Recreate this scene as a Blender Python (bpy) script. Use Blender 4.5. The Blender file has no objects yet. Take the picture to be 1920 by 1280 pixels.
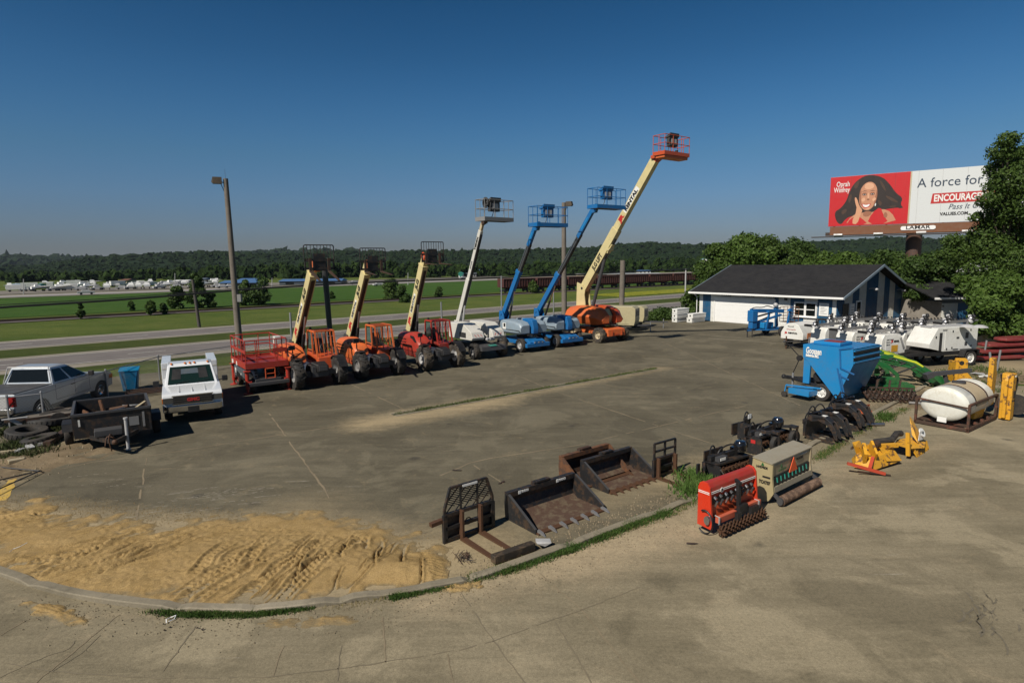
HAZE=True
import bpy, bmesh, math, random
from mathutils import Vector, Matrix, Euler, noise as mnoise
random.seed(7)
PI=math.pi
scene=bpy.context.scene
COL=scene.collection
# ---------------------------------------------------------------- camera geometry
CF=1130.; TH=math.radians(7.56); RO=.012; CH=5.6
_ct,_st=math.cos(TH),math.sin(TH); _cr,_sr=math.cos(RO),math.sin(RO)
FW=Vector((0,_ct,-_st)); _R0=Vector((1,0,0)); _U0=Vector((0,_st,_ct))
RT=_cr*_R0-_sr*_U0; UP=_sr*_R0+_cr*_U0
CP=Vector((0,0,CH))
def ray(px,py): return FW+RT*((px-960)/CF)+UP*((640-py)/CF)
def G(px,py,z=0.):
    d=ray(px,py); return CP+d*((z-CH)/d.z)
def PL(px,py,o,n):
    "surveyed point: where the line of sight meets the vertical plane through o with normal n"
    d=ray(px,py); n=Vector((n[0],n[1],0)); return CP+d*((Vector(o)-CP).dot(n)/d.dot(n))
SU=Vector((.81,.5864,0)); SN=Vector((-.5864,.81,0))      # along the highway / away from the yard
def W(s,d,z=0.): return SU*s+SN*d+Vector((0,0,z))
HEAD=math.atan2(-.81,.5864)                                # heading of the machines in the row
def smooth(t): t=max(0,min(1,t)); return t*t*(3-2*t)
def gz(x,y):
    s=x*.81+y*.5864; d=-.5864*x+.81*y
    z=-3.5*smooth((d-37.5)/26.)
    return z
SPLITN=dict(wheels='wheel',posts='post',legs='leg',barge_board='barge_board',tie_down_lugs='tie_down_lug',front_ribs='front_rib',hoses='hose',boom_hoses='boom_hose',work_lamps='work_lamp',pivot_pins='pivot_pin',warning_stripes='warning_stripe',tines='tine',teeth='tooth',rails='rail',cables='cable',cross_tubes='cross_tube',skids='skid',side_plates='side_plate',handles='handle',straps='strap')
# ---------------------------------------------------------------- mesh builder
class M:
    def __init__(s): s.v=[]; s.f=[]
    def add(s,vs,fs):
        o=len(s.v); s.v+= [tuple(v) for v in vs]; s.f+=[tuple(i+o for i in f) for f in fs]; return s
    def b2(s,x0,x1,y0,y1,z0,z1,m=None):
        vs=[Vector((x,y,z)) for z in (z0,z1) for y in (y0,y1) for x in (x0,x1)]
        if m is not None: vs=[m@v for v in vs]
        return s.add(vs,[(0,2,3,1),(4,5,7,6),(0,1,5,4),(2,6,7,3),(0,4,6,2),(1,3,7,5)])
    def box(s,c,d,rot=None):
        m=Matrix.Translation(c)
        if rot: m=m@Euler(rot).to_matrix().to_4x4()
        return s.b2(-d[0]/2,d[0]/2,-d[1]/2,d[1]/2,-d[2]/2,d[2]/2,m)
    def _fr(s,p,q,upv=None):
        p=Vector(p);q=Vector(q);x=(q-p);L=x.length;x=x.normalized() if L>1e-9 else Vector((1,0,0))
        u=Vector(upv) if upv else (Vector((0,0,1)) if abs(x.z)<.95 else Vector((1,0,0)))
        y=u.cross(x).normalized();z=x.cross(y);return p,q,x,y,z,L
    def bar(s,p,q,w,h=None,upv=None,w2=None,h2=None):
        h=w if h is None else h; w2=w if w2 is None else w2; h2=h if h2 is None else h2
        p,q,x,y,z,L=s._fr(p,q,upv)
        vs=[c+y*a*ww/2+z*b*hh/2 for c,ww,hh in ((p,w,h),(q,w2,h2)) for a,b in((-1,-1),(1,-1),(1,1),(-1,1))]
        return s.add(vs,[(3,2,1,0),(4,5,6,7),(0,1,5,4),(1,2,6,5),(2,3,7,6),(3,0,4,7)])
    def tube(s,p,q,r,n=8,r2=None,caps=True):
        r2=r if r2 is None else r2
        p,q,x,y,z,L=s._fr(p,q)
        vs=[c+y*math.cos(2*PI*i/n)*rr+z*math.sin(2*PI*i/n)*rr for c,rr in((p,r),(q,r2)) for i in range(n)]
        fs=[(i,(i+1)%n,n+(i+1)%n,n+i) for i in range(n)]
        if caps: fs+=[tuple(reversed(range(n))),tuple(range(n,2*n))]
        return s.add(vs,fs)
    def path(s,pts,r,n=6):
        pts=[Vector(p) for p in pts]; ring=[]
        pv=None
        for i,p in enumerate(pts):
            t=(pts[min(i+1,len(pts)-1)]-pts[max(i-1,0)]).normalized()
            u=Vector((0,0,1)) if pv is None and abs(t.z)<.9 else (Vector((1,0,0)) if pv is None else pv)
            y=u.cross(t).normalized() if u.cross(t).length>1e-6 else Vector((0,1,0)).cross(t).normalized()
            z=t.cross(y); pv=z
            ring.append([p+y*math.cos(2*PI*k/n)*r+z*math.sin(2*PI*k/n)*r for k in range(n)])
        vs=[v for rr in ring for v in rr]; fs=[]
        for i in range(len(pts)-1):
            for k in range(n): fs.append((i*n+k,i*n+(k+1)%n,(i+1)*n+(k+1)%n,(i+1)*n+k))
        fs+=[tuple(reversed(range(n))),tuple((len(pts)-1)*n+k for k in range(n))]
        return s.add(vs,fs)
    def prism(s,poly,a,b,ax='y',m=None):
        "2D polygon (first,second of the two other axes) pushed from a to b along ax"
        n=len(poly)
        def P(u,v,t): return {'y':(u,t,v),'x':(t,u,v),'z':(u,v,t)}[ax]
        vs=[Vector(P(u,v,a)) for u,v in poly]+[Vector(P(u,v,b)) for u,v in poly]
        if m is not None: vs=[m@v for v in vs]
        return s.add(vs,[tuple(range(n)),tuple(reversed(range(n,2*n)))]+[(i,n+i,n+(i+1)%n,(i+1)%n) for i in range(n)])
    def loft(s,rings,cap=True):
        n=len(rings[0]); vs=[v for r in rings for v in r]; fs=[]
        for i in range(len(rings)-1):
            for k in range(n): fs.append((i*n+k,i*n+(k+1)%n,(i+1)*n+(k+1)%n,(i+1)*n+k))
        if cap: fs+=[tuple(reversed(range(n))),tuple((len(rings)-1)*n+k for k in range(n))]
        return s.add(vs,fs)
    def lathe(s,prof,c=(0,0,0),ax='y',n=20,m=None):
        "profile of (radius, along)"
        vs=[];k=len(prof)
        for i in range(n):
            a=2*PI*i/n
            for r,t in prof:
                v={'y':(r*math.cos(a),t,r*math.sin(a)),'z':(r*math.cos(a),r*math.sin(a),t),'x':(t,r*math.cos(a),r*math.sin(a))}[ax]
                v=Vector(v)+Vector(c)
                vs.append(m@v if m is not None else v)
        fs=[(i*k+j,i*k+j+1,((i+1)%n)*k+j+1,((i+1)%n)*k+j) for i in range(n) for j in range(k-1)]
        return s.add(vs,fs)
    def quad(s,*p): return s.add(p,[tuple(range(len(p)))])
    def hull(s,pts):
        bm=bmesh.new()
        for p in pts: bm.verts.new(p)
        bmesh.ops.convex_hull(bm,input=bm.verts[:]); 
        bm.verts.index_update()
        vs=[v.co.copy() for v in bm.verts]; fs=[[v.index for v in f.verts] for f in bm.faces]; bm.free()
        return s.add(vs,fs)
    def sph(s,c,r,n=8,sq=(1,1,1)):
        pr=[(math.sin(PI*i/n)*r,-math.cos(PI*i/n)*r) for i in range(n+1)]
        m=Matrix.Translation(c)@Matrix.Diagonal((*sq,1))
        return s.lathe(pr,(0,0,0),'z',n*2,m)
    def comps(s):
        par=list(range(len(s.v)))
        def fd(a):
            while par[a]!=a: par[a]=par[par[a]]; a=par[a]
            return a
        for f in s.f:
            r=fd(f[0])
            for i in f[1:]: par[fd(i)]=r
        G_={}
        for f in s.f: G_.setdefault(fd(f[0]),[]).append(f)
        out=[]
        for fs in G_.values():
            ids=sorted({i for f in fs for i in f}); mp={a:k for k,a in enumerate(ids)}
            m=M(); m.v=[s.v[i] for i in ids]; m.f=[tuple(mp[i] for i in f) for f in fs]; out.append(m)
        return out
    def build(s,name,mat,parent=None,smooth=False,bevel=0,loc=None,fixn=True,merge=False):
        if name in SPLITN and name not in [None]:
          cs=s.comps()
          if len(cs)>1 or SPLITN[name]!=name:
            out=None
            for c in cs: out=c.build(SPLITN[name],mat,parent,smooth,bevel,loc,fixn,merge)
            return out
        me=bpy.data.meshes.new(name); me.from_pydata(s.v,[],s.f)
        if fixn or merge:
            bm=bmesh.new(); bm.from_mesh(me)
            if merge: bmesh.ops.remove_doubles(bm,verts=bm.verts,dist=1e-4)
            bmesh.ops.recalc_face_normals(bm,faces=bm.faces); bm.to_mesh(me); bm.free()
        me.materials.append(MT(mat)); o=bpy.data.objects.new(name,me); COL.objects.link(o)
        if parent: o.parent=parent
        if loc is not None: o.location=loc
        if smooth:
            for p in me.polygons: p.use_smooth=True
            if smooth!='all':
                try: me.set_sharp_from_angle(angle=math.radians(38))
                except Exception: pass
        if bevel:
            b=o.modifiers.new('bevel','BEVEL'); b.width=bevel; b.segments=2; b.limit_method='ANGLE'; b.angle_limit=math.radians(32)
            for p in me.polygons: p.use_smooth=True
            w=o.modifiers.new('wn','WEIGHTED_NORMAL'); w.keep_sharp=True
        return o
def T(name,label,cat,loc=(0,0,0),rz=0.,group=None):
    o=bpy.data.objects.new(name,None); COL.objects.link(o); o.location=loc; o.rotation_euler=(0,0,rz)
    o.empty_display_size=.3; o['label']=label; o['category']=cat
    if group: o['group']=group
    return o
def tag(o,label,cat,group=None,kind=None):
    if label: o['label']=label
    if cat: o['category']=cat
    if group: o['group']=group
    if kind: o['kind']=kind
    return o
def kids(o): return [c for c in bpy.data.objects if c.parent is o]
def dup(r,loc,rz,label,group=None):
    def cp(o,par):
        c=o.copy(); COL.objects.link(c); c.parent=par
        for k in kids(o): cp(k,c)
        return c
    n=cp(r,None); n.location=loc; n.rotation_euler=(0,0,rz); n['label']=label
    if group: n['group']=group
    return n
def text(body,o,xd,yd,size,mat,parent=None,name='lettering',ext=.004,width=None,align='LEFT',shear=0,bold=0):
    cu=bpy.data.curves.new(name,'FONT'); cu.body=body; cu.size=size; cu.extrude=ext; cu.align_x=align; cu.shear=shear
    cu.offset=bold; cu.resolution_u=3
    t=bpy.data.objects.new(name,cu); COL.objects.link(t)
    dg=bpy.context.evaluated_depsgraph_get(); dg.update()
    me=bpy.data.meshes.new_from_object(t.evaluated_get(dg)); bpy.data.objects.remove(t)
    xs=[v.co.x for v in me.vertices]
    if width and xs:
        k=width/(max(xs)-min(xs))
        for v in me.vertices: v.co.x*=k
    x=Vector(xd).normalized(); y=Vector(yd).normalized(); z=x.cross(y).normalized(); y=z.cross(x)
    m=Matrix((x,y,z)).transposed().to_4x4(); m.translation=Vector(o)
    me.transform(m); me.materials.clear(); me.materials.append(MT(mat)); me.name=name
    ob=bpy.data.objects.new(name,me); COL.objects.link(ob); ob.parent=parent
    return ob
# ---------------------------------------------------------------- materials
_mats={}
SPEC={}
def N(nt,t,**k):
    n=nt.nodes.new(t)
    for a,b in k.items(): setattr(n,a,b)
    return n
def base(name):
    m=bpy.data.materials.new(name); m.use_nodes=True; nt=m.node_tree
    b=nt.nodes.get('Principled BSDF'); return m,nt,b
def mix(nt,fac,a,b):
    n=N(nt,'ShaderNodeMix',data_type='RGBA')
    for s,v in ((0,fac),(6,a),(7,b)):
        if hasattr(v,'links') or isinstance(v,bpy.types.NodeSocket): nt.links.new(v,n.inputs[s])
        elif s==0: n.inputs[0].default_value=v
        else: n.inputs[s].default_value=(*v,1)
    return n.outputs[2]
def noise_(nt,scale,det=4,rough=.6,co=None,dist=0,dim='3D'):
    n=N(nt,'ShaderNodeTexNoise'); n.inputs['Scale'].default_value=scale; n.inputs['Detail'].default_value=det
    n.inputs['Roughness'].default_value=rough; n.inputs['Distortion'].default_value=dist
    if co is not None: nt.links.new(co,n.inputs['Vector'])
    return n.outputs['Fac']
def ramp(nt,v,a,b,lo=0.,hi=1.):
    n=N(nt,'ShaderNodeMapRange'); n.inputs[1].default_value=a; n.inputs[2].default_value=b; n.inputs[3].default_value=lo; n.inputs[4].default_value=hi
    nt.links.new(v,n.inputs[0]); return n.outputs[0]
def mul(nt,a,b,op='MULTIPLY'):
    n=N(nt,'ShaderNodeMath',operation=op)
    for i,v in enumerate((a,b)):
        if isinstance(v,bpy.types.NodeSocket): nt.links.new(v,n.inputs[i])
        else: n.inputs[i].default_value=v
    return n.outputs[0]
def objco(nt): return N(nt,'ShaderNodeTexCoord').outputs['Object']
def geoco(nt): return N(nt,'ShaderNodeNewGeometry').outputs['Position']
def sep(nt,co,i):
    n=N(nt,'ShaderNodeSeparateXYZ'); nt.links.new(co,n.inputs[0]); return n.outputs[i]
def scaled(nt,co,sx,sy,sz,rz=0,loc=(0,0,0)):
    n=N(nt,'ShaderNodeMapping'); n.inputs['Scale'].default_value=(sx,sy,sz); n.inputs['Rotation'].default_value=(0,0,rz); n.inputs['Location'].default_value=loc
    nt.links.new(co,n.inputs['Vector']); return n.outputs[0]
def bump(nt,b,h,st,dist=.02):
    n=N(nt,'ShaderNodeBump'); n.inputs['Strength'].default_value=st; n.inputs['Distance'].default_value=dist
    nt.links.new(h,n.inputs['Height']); nt.links.new(n.outputs[0],b.inputs['Normal'])
def paint(name,c,rough=.4,metal=0.,dirt=.35,dc=(.16,.12,.075),sc=2.2,coat=0.,bmp=.0,fine=14):
    m,nt,b=base(name); co=objco(nt)
    n1=noise_(nt,sc,6,.65,co); n2=noise_(nt,fine,5,.7,co)
    d=mul(nt,ramp(nt,n1,.42,.75),ramp(nt,n2,.3,.7)); d=mul(nt,d,dirt*1.6)
    cc=mix(nt,ramp(nt,n2,.2,.8,0,.25),c,tuple(x*.72 for x in c))
    nt.links.new(mix(nt,d,cc,dc),b.inputs['Base Color'])
    nt.links.new(mul(nt,ramp(nt,n1,.3,.8,rough*.8,min(1,rough*1.5)),1.),b.inputs['Roughness'])
    b.inputs['Metallic'].default_value=metal; b.inputs['Coat Weight'].default_value=coat
    if bmp: bump(nt,b,n2,bmp)
    return m
def rusty(name,c,rc=(.16,.065,.025),amt=.5,rough=.7):
    m,nt,b=base(name); co=objco(nt)
    n1=noise_(nt,5,8,.7,co); n2=noise_(nt,30,4,.7,co)
    f=ramp(nt,n1,.6-amt*.4,.62-amt*.2)
    r2=mix(nt,n2,rc,tuple(x*.4 for x in rc))
    nt.links.new(mix(nt,f,c,r2),b.inputs['Base Color']); b.inputs['Roughness'].default_value=rough
    bump(nt,b,n2,.3); return m
def glass(name,c=(.02,.03,.03)):
    m,nt,b=base(name); b.inputs['Base Color'].default_value=(*c,1); b.inputs['Roughness'].default_value=.06
    b.inputs['Specular IOR Level'].default_value=.3; return m
def clearglass(name,c,a):
    m,nt,b=base(name); b.inputs['Base Color'].default_value=(*c,1); b.inputs['Roughness'].default_value=.05
    b.inputs['Alpha'].default_value=a; return m
PAL=dict(olive_tan=(.36,.3,.165),
 orange=(.62,.13,.03),orange_deep=(.5,.075,.02),red=(.37,.03,.018),red_deep=(.22,.018,.014),cream=(.62,.53,.27),
 blue=(.008,.13,.36),blue_bright=(.012,.2,.46),white=(.72,.72,.68),white_dirty=(.6,.59,.54),grey_blue=(.24,.31,.37),
 black=(.012,.012,.013),dark=(.03,.03,.03),charcoal=(.055,.055,.058),grey=(.22,.22,.22),light_grey=(.42,.42,.42),
 tan=(.37,.31,.2),tan_lid=(.3,.27,.2),yellow=(.62,.32,.025),green=(.012,.11,.03),maroon=(.2,.03,.03),silver=(.42,.46,.5),
 teal=(.02,.2,.16),decal_red=(.45,.02,.02),decal_black=(.01,.01,.01),decal_white=(.75,.75,.72),lime=(.55,.6,.03),
 slate=(.07,.09,.11),panel_blue=(.012,.085,.18),roof_blue=(.06,.14,.3),billred=(.5,.005,.01),lamp_amber=(.6,.16,.02),
 skin=(.5,.23,.13),hair=(.018,.01,.008),buff=(.5,.42,.28),brown=(.18,.075,.035),trimwhite=(.78,.78,.76))
def mk(name):
    P=PAL
    if name in P:
        kw={}
        if name in('billred','skin','hair','decal_red','decal_black','decal_white','lime','trimwhite'): kw=dict(dirt=.06,rough=.5)
        if name in('black','charcoal','dark'): kw=dict(rough=.5,dirt=.3,dc=(.045,.036,.026))
        if name in('white','white_dirty'): kw=dict(dirt=.3,dc=(.25,.2,.13),rough=.35)
        if name=='silver': kw=dict(metal=.35,rough=.35,coat=.5,dirt=.15)
        if name in('blue','blue_bright'): kw=dict(dirt=.22,rough=.35)
        return paint(name,P[name],**kw)
    if name=='car_white': return paint(name,(.7,.72,.74),rough=.25,coat=.6,dirt=.12)
    if name=='glass': return glass(name,(.006,.008,.008))
    if name=='glass_green': return clearglass(name,(.05,.12,.1),.55)
    if name=='lens': return glass(name,(.07,.07,.065))
    if name=='mirror': 
        m=paint(name,(.85,.87,.9),rough=.08,metal=1.,dirt=.05); return m
    if name=='charcoal_tip': return paint(name,(.3,.3,.3),rough=.35,metal=.5,dirt=.5)
    if name=='chrome_grey': return paint(name,(.55,.55,.56),rough=.3,metal=.3,dirt=.3)
    if name=='chrome': return paint(name,(.6,.6,.6),rough=.15,metal=1.,dirt=.2)
    if name=='steel': return paint(name,(.4,.4,.41),rough=.3,metal=.9,dirt=.35)
    if name=='galv': return paint(name,(.3,.31,.32),rough=.5,metal=.5,dirt=.3)
    if name=='taillight': return glass(name,(.25,.01,.01))
    if name=='rubber': return paint(name,(.02,.019,.018),rough=.85,dirt=.5,dc=(.11,.085,.06),sc=3)
    if name=='rubber_mud': return paint(name,(.035,.03,.025),rough=.9,dirt=1.0,dc=(.16,.12,.075),sc=3)
    if name=='rust': return rusty(name,(.075,.034,.02),(.1,.045,.02),amt=.9)
    if name=='rust_bright': return rusty(name,(.07,.038,.024),(.19,.08,.032),amt=.42)
    if name=='rust_dark': return rusty(name,(.03,.024,.02),(.075,.036,.02),amt=.45)
    if name=='roller_rust': return rusty(name,(.16,.1,.065),(.09,.05,.03),amt=.5)
    if name=='worn_black': return rusty(name,(.016,.016,.017),(.07,.045,.03),amt=.25,rough=.5)
    if name=='bucket_floor': return rusty(name,(.11,.08,.05),(.1,.055,.035),amt=.5,rough=.9)
    if name=='yellow_worn': return rusty(name,(.6,.3,.02),(.2,.1,.04),amt=.14,rough=.5)
    if name=='brown_steel': return rusty(name,(.13,.045,.025),(.07,.04,.025),amt=.6)
    if name=='poly': 
        m=paint(name,(.66,.66,.6),rough=.35,dirt=.5,dc=(.4,.33,.2)); return m
    if name=='poly_dusty': return paint(name,(.42,.34,.22),rough=.7,dirt=.6,dc=(.3,.22,.12))
    raise KeyError(name)
def MT(n):
    if not isinstance(n,str): return n
    if n not in _mats: _mats[n]=mk(n)
    return _mats[n]
# ---------------------------------------------------------------- wheel
def wheel(parent,c,r,w,side,mat='rubber',rim='light_grey',rr=.55,lugs=0,rz=0.,spokes=6,name='wheel'):
    """side=+1 outer face towards +y, -1 towards -y"""
    m=M(); h=w/2
    m.lathe([(rr*r,-h*.8),(r*.82,-h),(r*.95,-h*.92),(r,-h*.7),(r,h*.7),(r*.95,h*.92),(r*.82,h),(rr*r,h*.8),(rr*r,-h*.8)],n=28)
    if lugs:
        for i in range(lugs):
            a=2*PI*i/lugs
            for sd in(-1,1):
                a2=a+(PI/lugs if sd>0 else 0)
                p=Vector((math.cos(a2)*r*1.005,sd*h*.08,math.sin(a2)*r*1.005)); q=Vector((math.cos(a2+.16)*r*.985,sd*h*.98,math.sin(a2+.16)*r*.985))
                m.bar(p,q,w*.13,r*.09,upv=(math.cos(a2),0,math.sin(a2)))
    o=m.build(name,mat,parent,smooth=True,loc=c); o.rotation_euler=(0,0,rz)
    m=M(); R=rr*r; s=side
    m.lathe([(R,s*h*.8),(R*.95,s*h*.82),(R*.9,s*h*.5),(R*.5,s*h*.25),(R*.42,s*h*.5),(R*.2,s*h*.62),(0.001,s*h*.62)],n=24)
    for i in range(spokes):
        a=2*PI*i/spokes; m.tube((math.cos(a)*R*.3,s*h*.5,math.sin(a)*R*.3),(math.cos(a)*R*.3,s*h*.68,math.sin(a)*R*.3),R*.05,6)
    m.lathe([(R,-s*h*.8),(R*.6,-s*h*.2),(0.001,-s*h*.2)],n=20)
    m.build('rim',rim,o,smooth=True)
    # dark hand holes
    m=M()
    for i in range(spokes):
        a=2*PI*(i+.5)/spokes; m.tube((math.cos(a)*R*.7,s*h*.30,math.sin(a)*R*.7),(math.cos(a)*R*.7,s*h*.42,math.sin(a)*R*.7),R*.11,8)
    m.build('hand_holes','black',o)
    return o
def rail(m,pts,r=.02): 
    for a,b in zip(pts,pts[1:]): m.tube(a,b,r,6)
import numpy as np
rng=np.random.default_rng(5)
def mesh_np(name,v,f,mat,parent=None,smooth=False):
    me=bpy.data.meshes.new(name); v=np.asarray(v,dtype=np.float32); f=np.asarray(f,dtype=np.int32)
    n=f.shape[1]
    me.vertices.add(len(v)); me.vertices.foreach_set('co',v.ravel())
    me.loops.add(f.size); me.loops.foreach_set('vertex_index',f.ravel())
    me.polygons.add(len(f)); me.polygons.foreach_set('loop_start',np.arange(len(f),dtype=np.int32)*n)
    me.polygons.foreach_set('use_smooth',np.full(len(f),smooth)); me.update(calc_edges=True); me.validate()
    me.materials.append(MT(mat)); o=bpy.data.objects.new(name,me); COL.objects.link(o); o.parent=parent
    return o
# ---------------------------------------------------------------- surface materials
def seg_mask(nt,co,p,q,r0,r1,nz=None,amp=0.):
    "1 near the segment p-q, 0 beyond r1 (ground plan)"
    p=Vector((p[0],p[1],0));q=Vector((q[0],q[1],0));d=(q-p);L=d.length;d.normalize()
    a=N(nt,'ShaderNodeVectorMath',operation='SUBTRACT'); nt.links.new(co,a.inputs[0]); a.inputs[1].default_value=p
    def dot(v):
        n=N(nt,'ShaderNodeVectorMath',operation='DOT_PRODUCT'); nt.links.new(a.outputs[0],n.inputs[0]); n.inputs[1].default_value=v; return n.outputs['Value']
    al=dot(d); ac=dot(Vector((-d.y,d.x,0)))
    al=mul(nt,mul(nt,mul(nt,al,L/2,'SUBTRACT'),0,'ABSOLUTE'),L/2,'SUBTRACT'); al=mul(nt,al,0,'MAXIMUM')
    s=mul(nt,mul(nt,mul(nt,al,al),mul(nt,ac,ac),'ADD'),.5,'POWER')
    if nz is not None: s=mul(nt,s,mul(nt,nz,amp),'ADD')
    return ramp(nt,s,r0,r1,1,0)
def ground_mat(name,c1,c2,sandc,masks,joint=None,gran=.95,stain=(.03,.028,.025)):
    m,nt,b=base(name); co=geoco(nt)
    big=noise_(nt,.22,5,.6,co); med=noise_(nt,1.3,6,.7,co); fin=noise_(nt,16,6,.85,co); gr=noise_(nt,70,3,.8,co)
    st=noise_(nt,1.,5,.65,scaled(nt,co,.35,2.6,1,.62)); st2=noise_(nt,1.,5,.7,scaled(nt,co,.3,3.5,1,-.5,(3,8,0)))
    col=mix(nt,ramp(nt,big,.32,.68),c1,c2)
    col=mix(nt,mul(nt,ramp(nt,st,.45,.75),.3),col,tuple(x*1.45 for x in c2))
    col=mix(nt,mul(nt,ramp(nt,st2,.5,.72),.4),col,tuple(x*.6 for x in c1))
    col=mix(nt,mul(nt,ramp(nt,med,.5,.75),.45),col,tuple(x*.62 for x in c1))
    # oil spots
    vo=N(nt,'ShaderNodeTexVoronoi'); vo.inputs['Scale'].default_value=.55; nt.links.new(co,vo.inputs['Vector'])
    sp=mul(nt,ramp(nt,mul(nt,vo.outputs['Distance'],mul(nt,med,.3),'ADD'),.17,.25,1,0),.6)
    wst=noise_(nt,1.,7,.75,scaled(nt,co,.5,7,1,-.35,(1,5,0)),.4); pat=noise_(nt,.38,7,.62,co,.5); col=mix(nt,mul(nt,ramp(nt,pat,.54,.6),.4),col,tuple(min(.4,x*1.45) for x in c2)); col=mix(nt,mul(nt,ramp(nt,pat,.43,.39),.35),col,tuple(x*.6 for x in c1)); col=mix(nt,mul(nt,mul(nt,ramp(nt,wst,.62,.7),ramp(nt,noise_(nt,.45,3,.6,co),.5,.6)),.55),col,(.36,.33,.27))
    col=mix(nt,sp,col,stain)
    m2=N(nt,'ShaderNodeMapRange')
    sandn=noise_(nt,3.2,7,.75,co,.6)
    for (p,q,r0,r1,s) in masks:
        k=seg_mask(nt,co,p,q,r0,r1,sandn,1.6)
        k=mul(nt,mul(nt,k,ramp(nt,st,.25,.6,.4,1)),s); k=mul(nt,k,1.,'MINIMUM')
        col=mix(nt,k,col,sandc)
    col=mix(nt,mul(nt,ramp(nt,noise_(nt,.9,8,.75,co,1.2),.56,.74),.4),col,sandc)
    g=ramp(nt,mul(nt,fin,gr,'ADD'),.65,1.35,1-gran*.5,1+gran*.5)
    mm=N(nt,'ShaderNodeVectorMath',operation='SCALE'); nt.links.new(col,mm.inputs[0]); nt.links.new(g,mm.inputs['Scale'])
    nt.links.new(mm.outputs[0],b.inputs['Base Color']); b.inputs['Roughness'].default_value=.88; b.inputs['Specular IOR Level'].default_value=.3
    bump(nt,b,mul(nt,fin,gr,'ADD'),.35,.012)
    return m
def grass_mat(name,a,b_,c,sc=.12):
    m,nt,b=base(name); co=geoco(nt)
    n1=noise_(nt,sc,6,.65,co); n2=noise_(nt,1.1,6,.75,co); n3=noise_(nt,1.,4,.6,scaled(nt,co,.05,.7,1,.63))
    col=mix(nt,ramp(nt,n1,.35,.65),a,b_); col=mix(nt,mul(nt,ramp(nt,n2,.45,.75),.6),col,c); col=mix(nt,mul(nt,ramp(nt,n3,.5,.7),.4),col,tuple(x*.55 for x in a))
    nt.links.new(col,b.inputs['Base Color']); b.inputs['Roughness'].default_value=.95; b.inputs['Specular IOR Level'].default_value=.1
    bump(nt,b,mul(nt,n2,noise_(nt,6,4,.8,co),'ADD'),.8,.25)
    return m
SANDC=(.34,.235,.115)
g=lambda x,y:G(x,y)
MAT_LOT=ground_mat('lot_concrete',(.082,.071,.046),(.128,.112,.076),(.31,.245,.145),[
  (g(690,794),g(930,752),.85,2.2,1.15),(g(960,744),g(1240,690),.45,1.55,1.),(g(-100,990),g(300,1040),1.6,2.9,1.1),(g(300,1040),g(800,1070),1.4,3.2,1.1),(g(560,960),g(620,1000),.5,2.6,.6),(g(880,905),g(1010,860),.0,.7,.5),(g(1180,845),g(1330,870),.0,.9,.5),
  (g(380,935),g(470,918),.0,.5,.7),(g(820,1040),g(1250,905),.3,1.8,.75),(g(1250,900),g(1660,740),.5,1.8,.75),
  (g(100,830),g(10,900),.6,1.8,.8),(g(1700,730),g(1920,690),2,4.5,.9),(g(300,850),g(500,820),0,.35,.4)])
MAT_FORE=ground_mat('forecourt_concrete',(.15,.127,.08),(.245,.208,.138),(.38,.3,.19),[
  (g(820,1120),g(1300,985),.3,1.7,.95),(g(1100,1060),g(1420,960),.3,1.9,.7),(g(1560,900),g(1780,830),.2,1.5,.6),(g(1000,1060),g(1340,950),.4,1.6,.6),(g(120,1160),g(840,1130),.2,.95,.9),(g(0,1110),g(170,1165),.2,.9,1.),(g(540,1190),g(640,1175),.1,.7,.9),
  (g(1400,950),g(1700,820),.1,1.0,.5),(g(200,1225),g(150,1250),.0,.6,.5)])
MAT_GRASS=grass_mat('meadow_grass',(.07,.105,.02),(.12,.14,.034),(.05,.085,.017))
MAT_VERGE=grass_mat('mown_verge',(.05,.072,.016),(.075,.09,.024),(.04,.055,.012),.3)
MAT_FIELD=grass_mat('crop_field',(.04,.09,.014),(.058,.108,.02),(.03,.072,.012))
def simple_road(name,c,k=.3):
    m,nt,b=base(name); co=geoco(nt); n=noise_(nt,.35,6,.7,co); n2=noise_(nt,1,4,.6,scaled(nt,co,.04,1.2,1,.63)); n3=noise_(nt,14,3,.7,co)
    col=mix(nt,ramp(nt,n,.3,.7),c,tuple(x*(1-k) for x in c)); col=mix(nt,mul(nt,ramp(nt,n2,.45,.65),.5),col,tuple(x*.6 for x in c))
    col=mix(nt,ramp(nt,n3,.3,.7,0,.2),col,tuple(x*.5 for x in c))
    nt.links.new(col,b.inputs['Base Color']); b.inputs['Roughness'].default_value=.9; return m
MAT_ROAD=simple_road('road_asphalt',(.17,.15,.14)); MAT_SHOULDER=simple_road('road_shoulder',(.27,.24,.19)); MAT_BALLAST=simple_road('rail_ballast',(.13,.11,.1),.4)
MAT_MARK=paint('road_marking',(.6,.6,.56),rough=.7,dirt=.5,dc=(.25,.22,.2)); MAT_YMARK=paint('yellow_marking',(.5,.33,.06),rough=.8,dirt=.8,dc=(.2,.17,.12),sc=5)
MAT_CURB=ground_mat('curb_concrete',(.17,.148,.105),(.24,.21,.155),(.34,.26,.15),[],gran=.6)
MAT_JOINT=paint('joint_sand',(.22,.175,.11),rough=.95,dirt=.6,dc=(.06,.05,.035),sc=1.5); MAT_CRACK=paint('crack_dirt',(.16,.135,.09),rough=1,dirt=.8,dc=(.2,.16,.1),sc=1.2)
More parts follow.
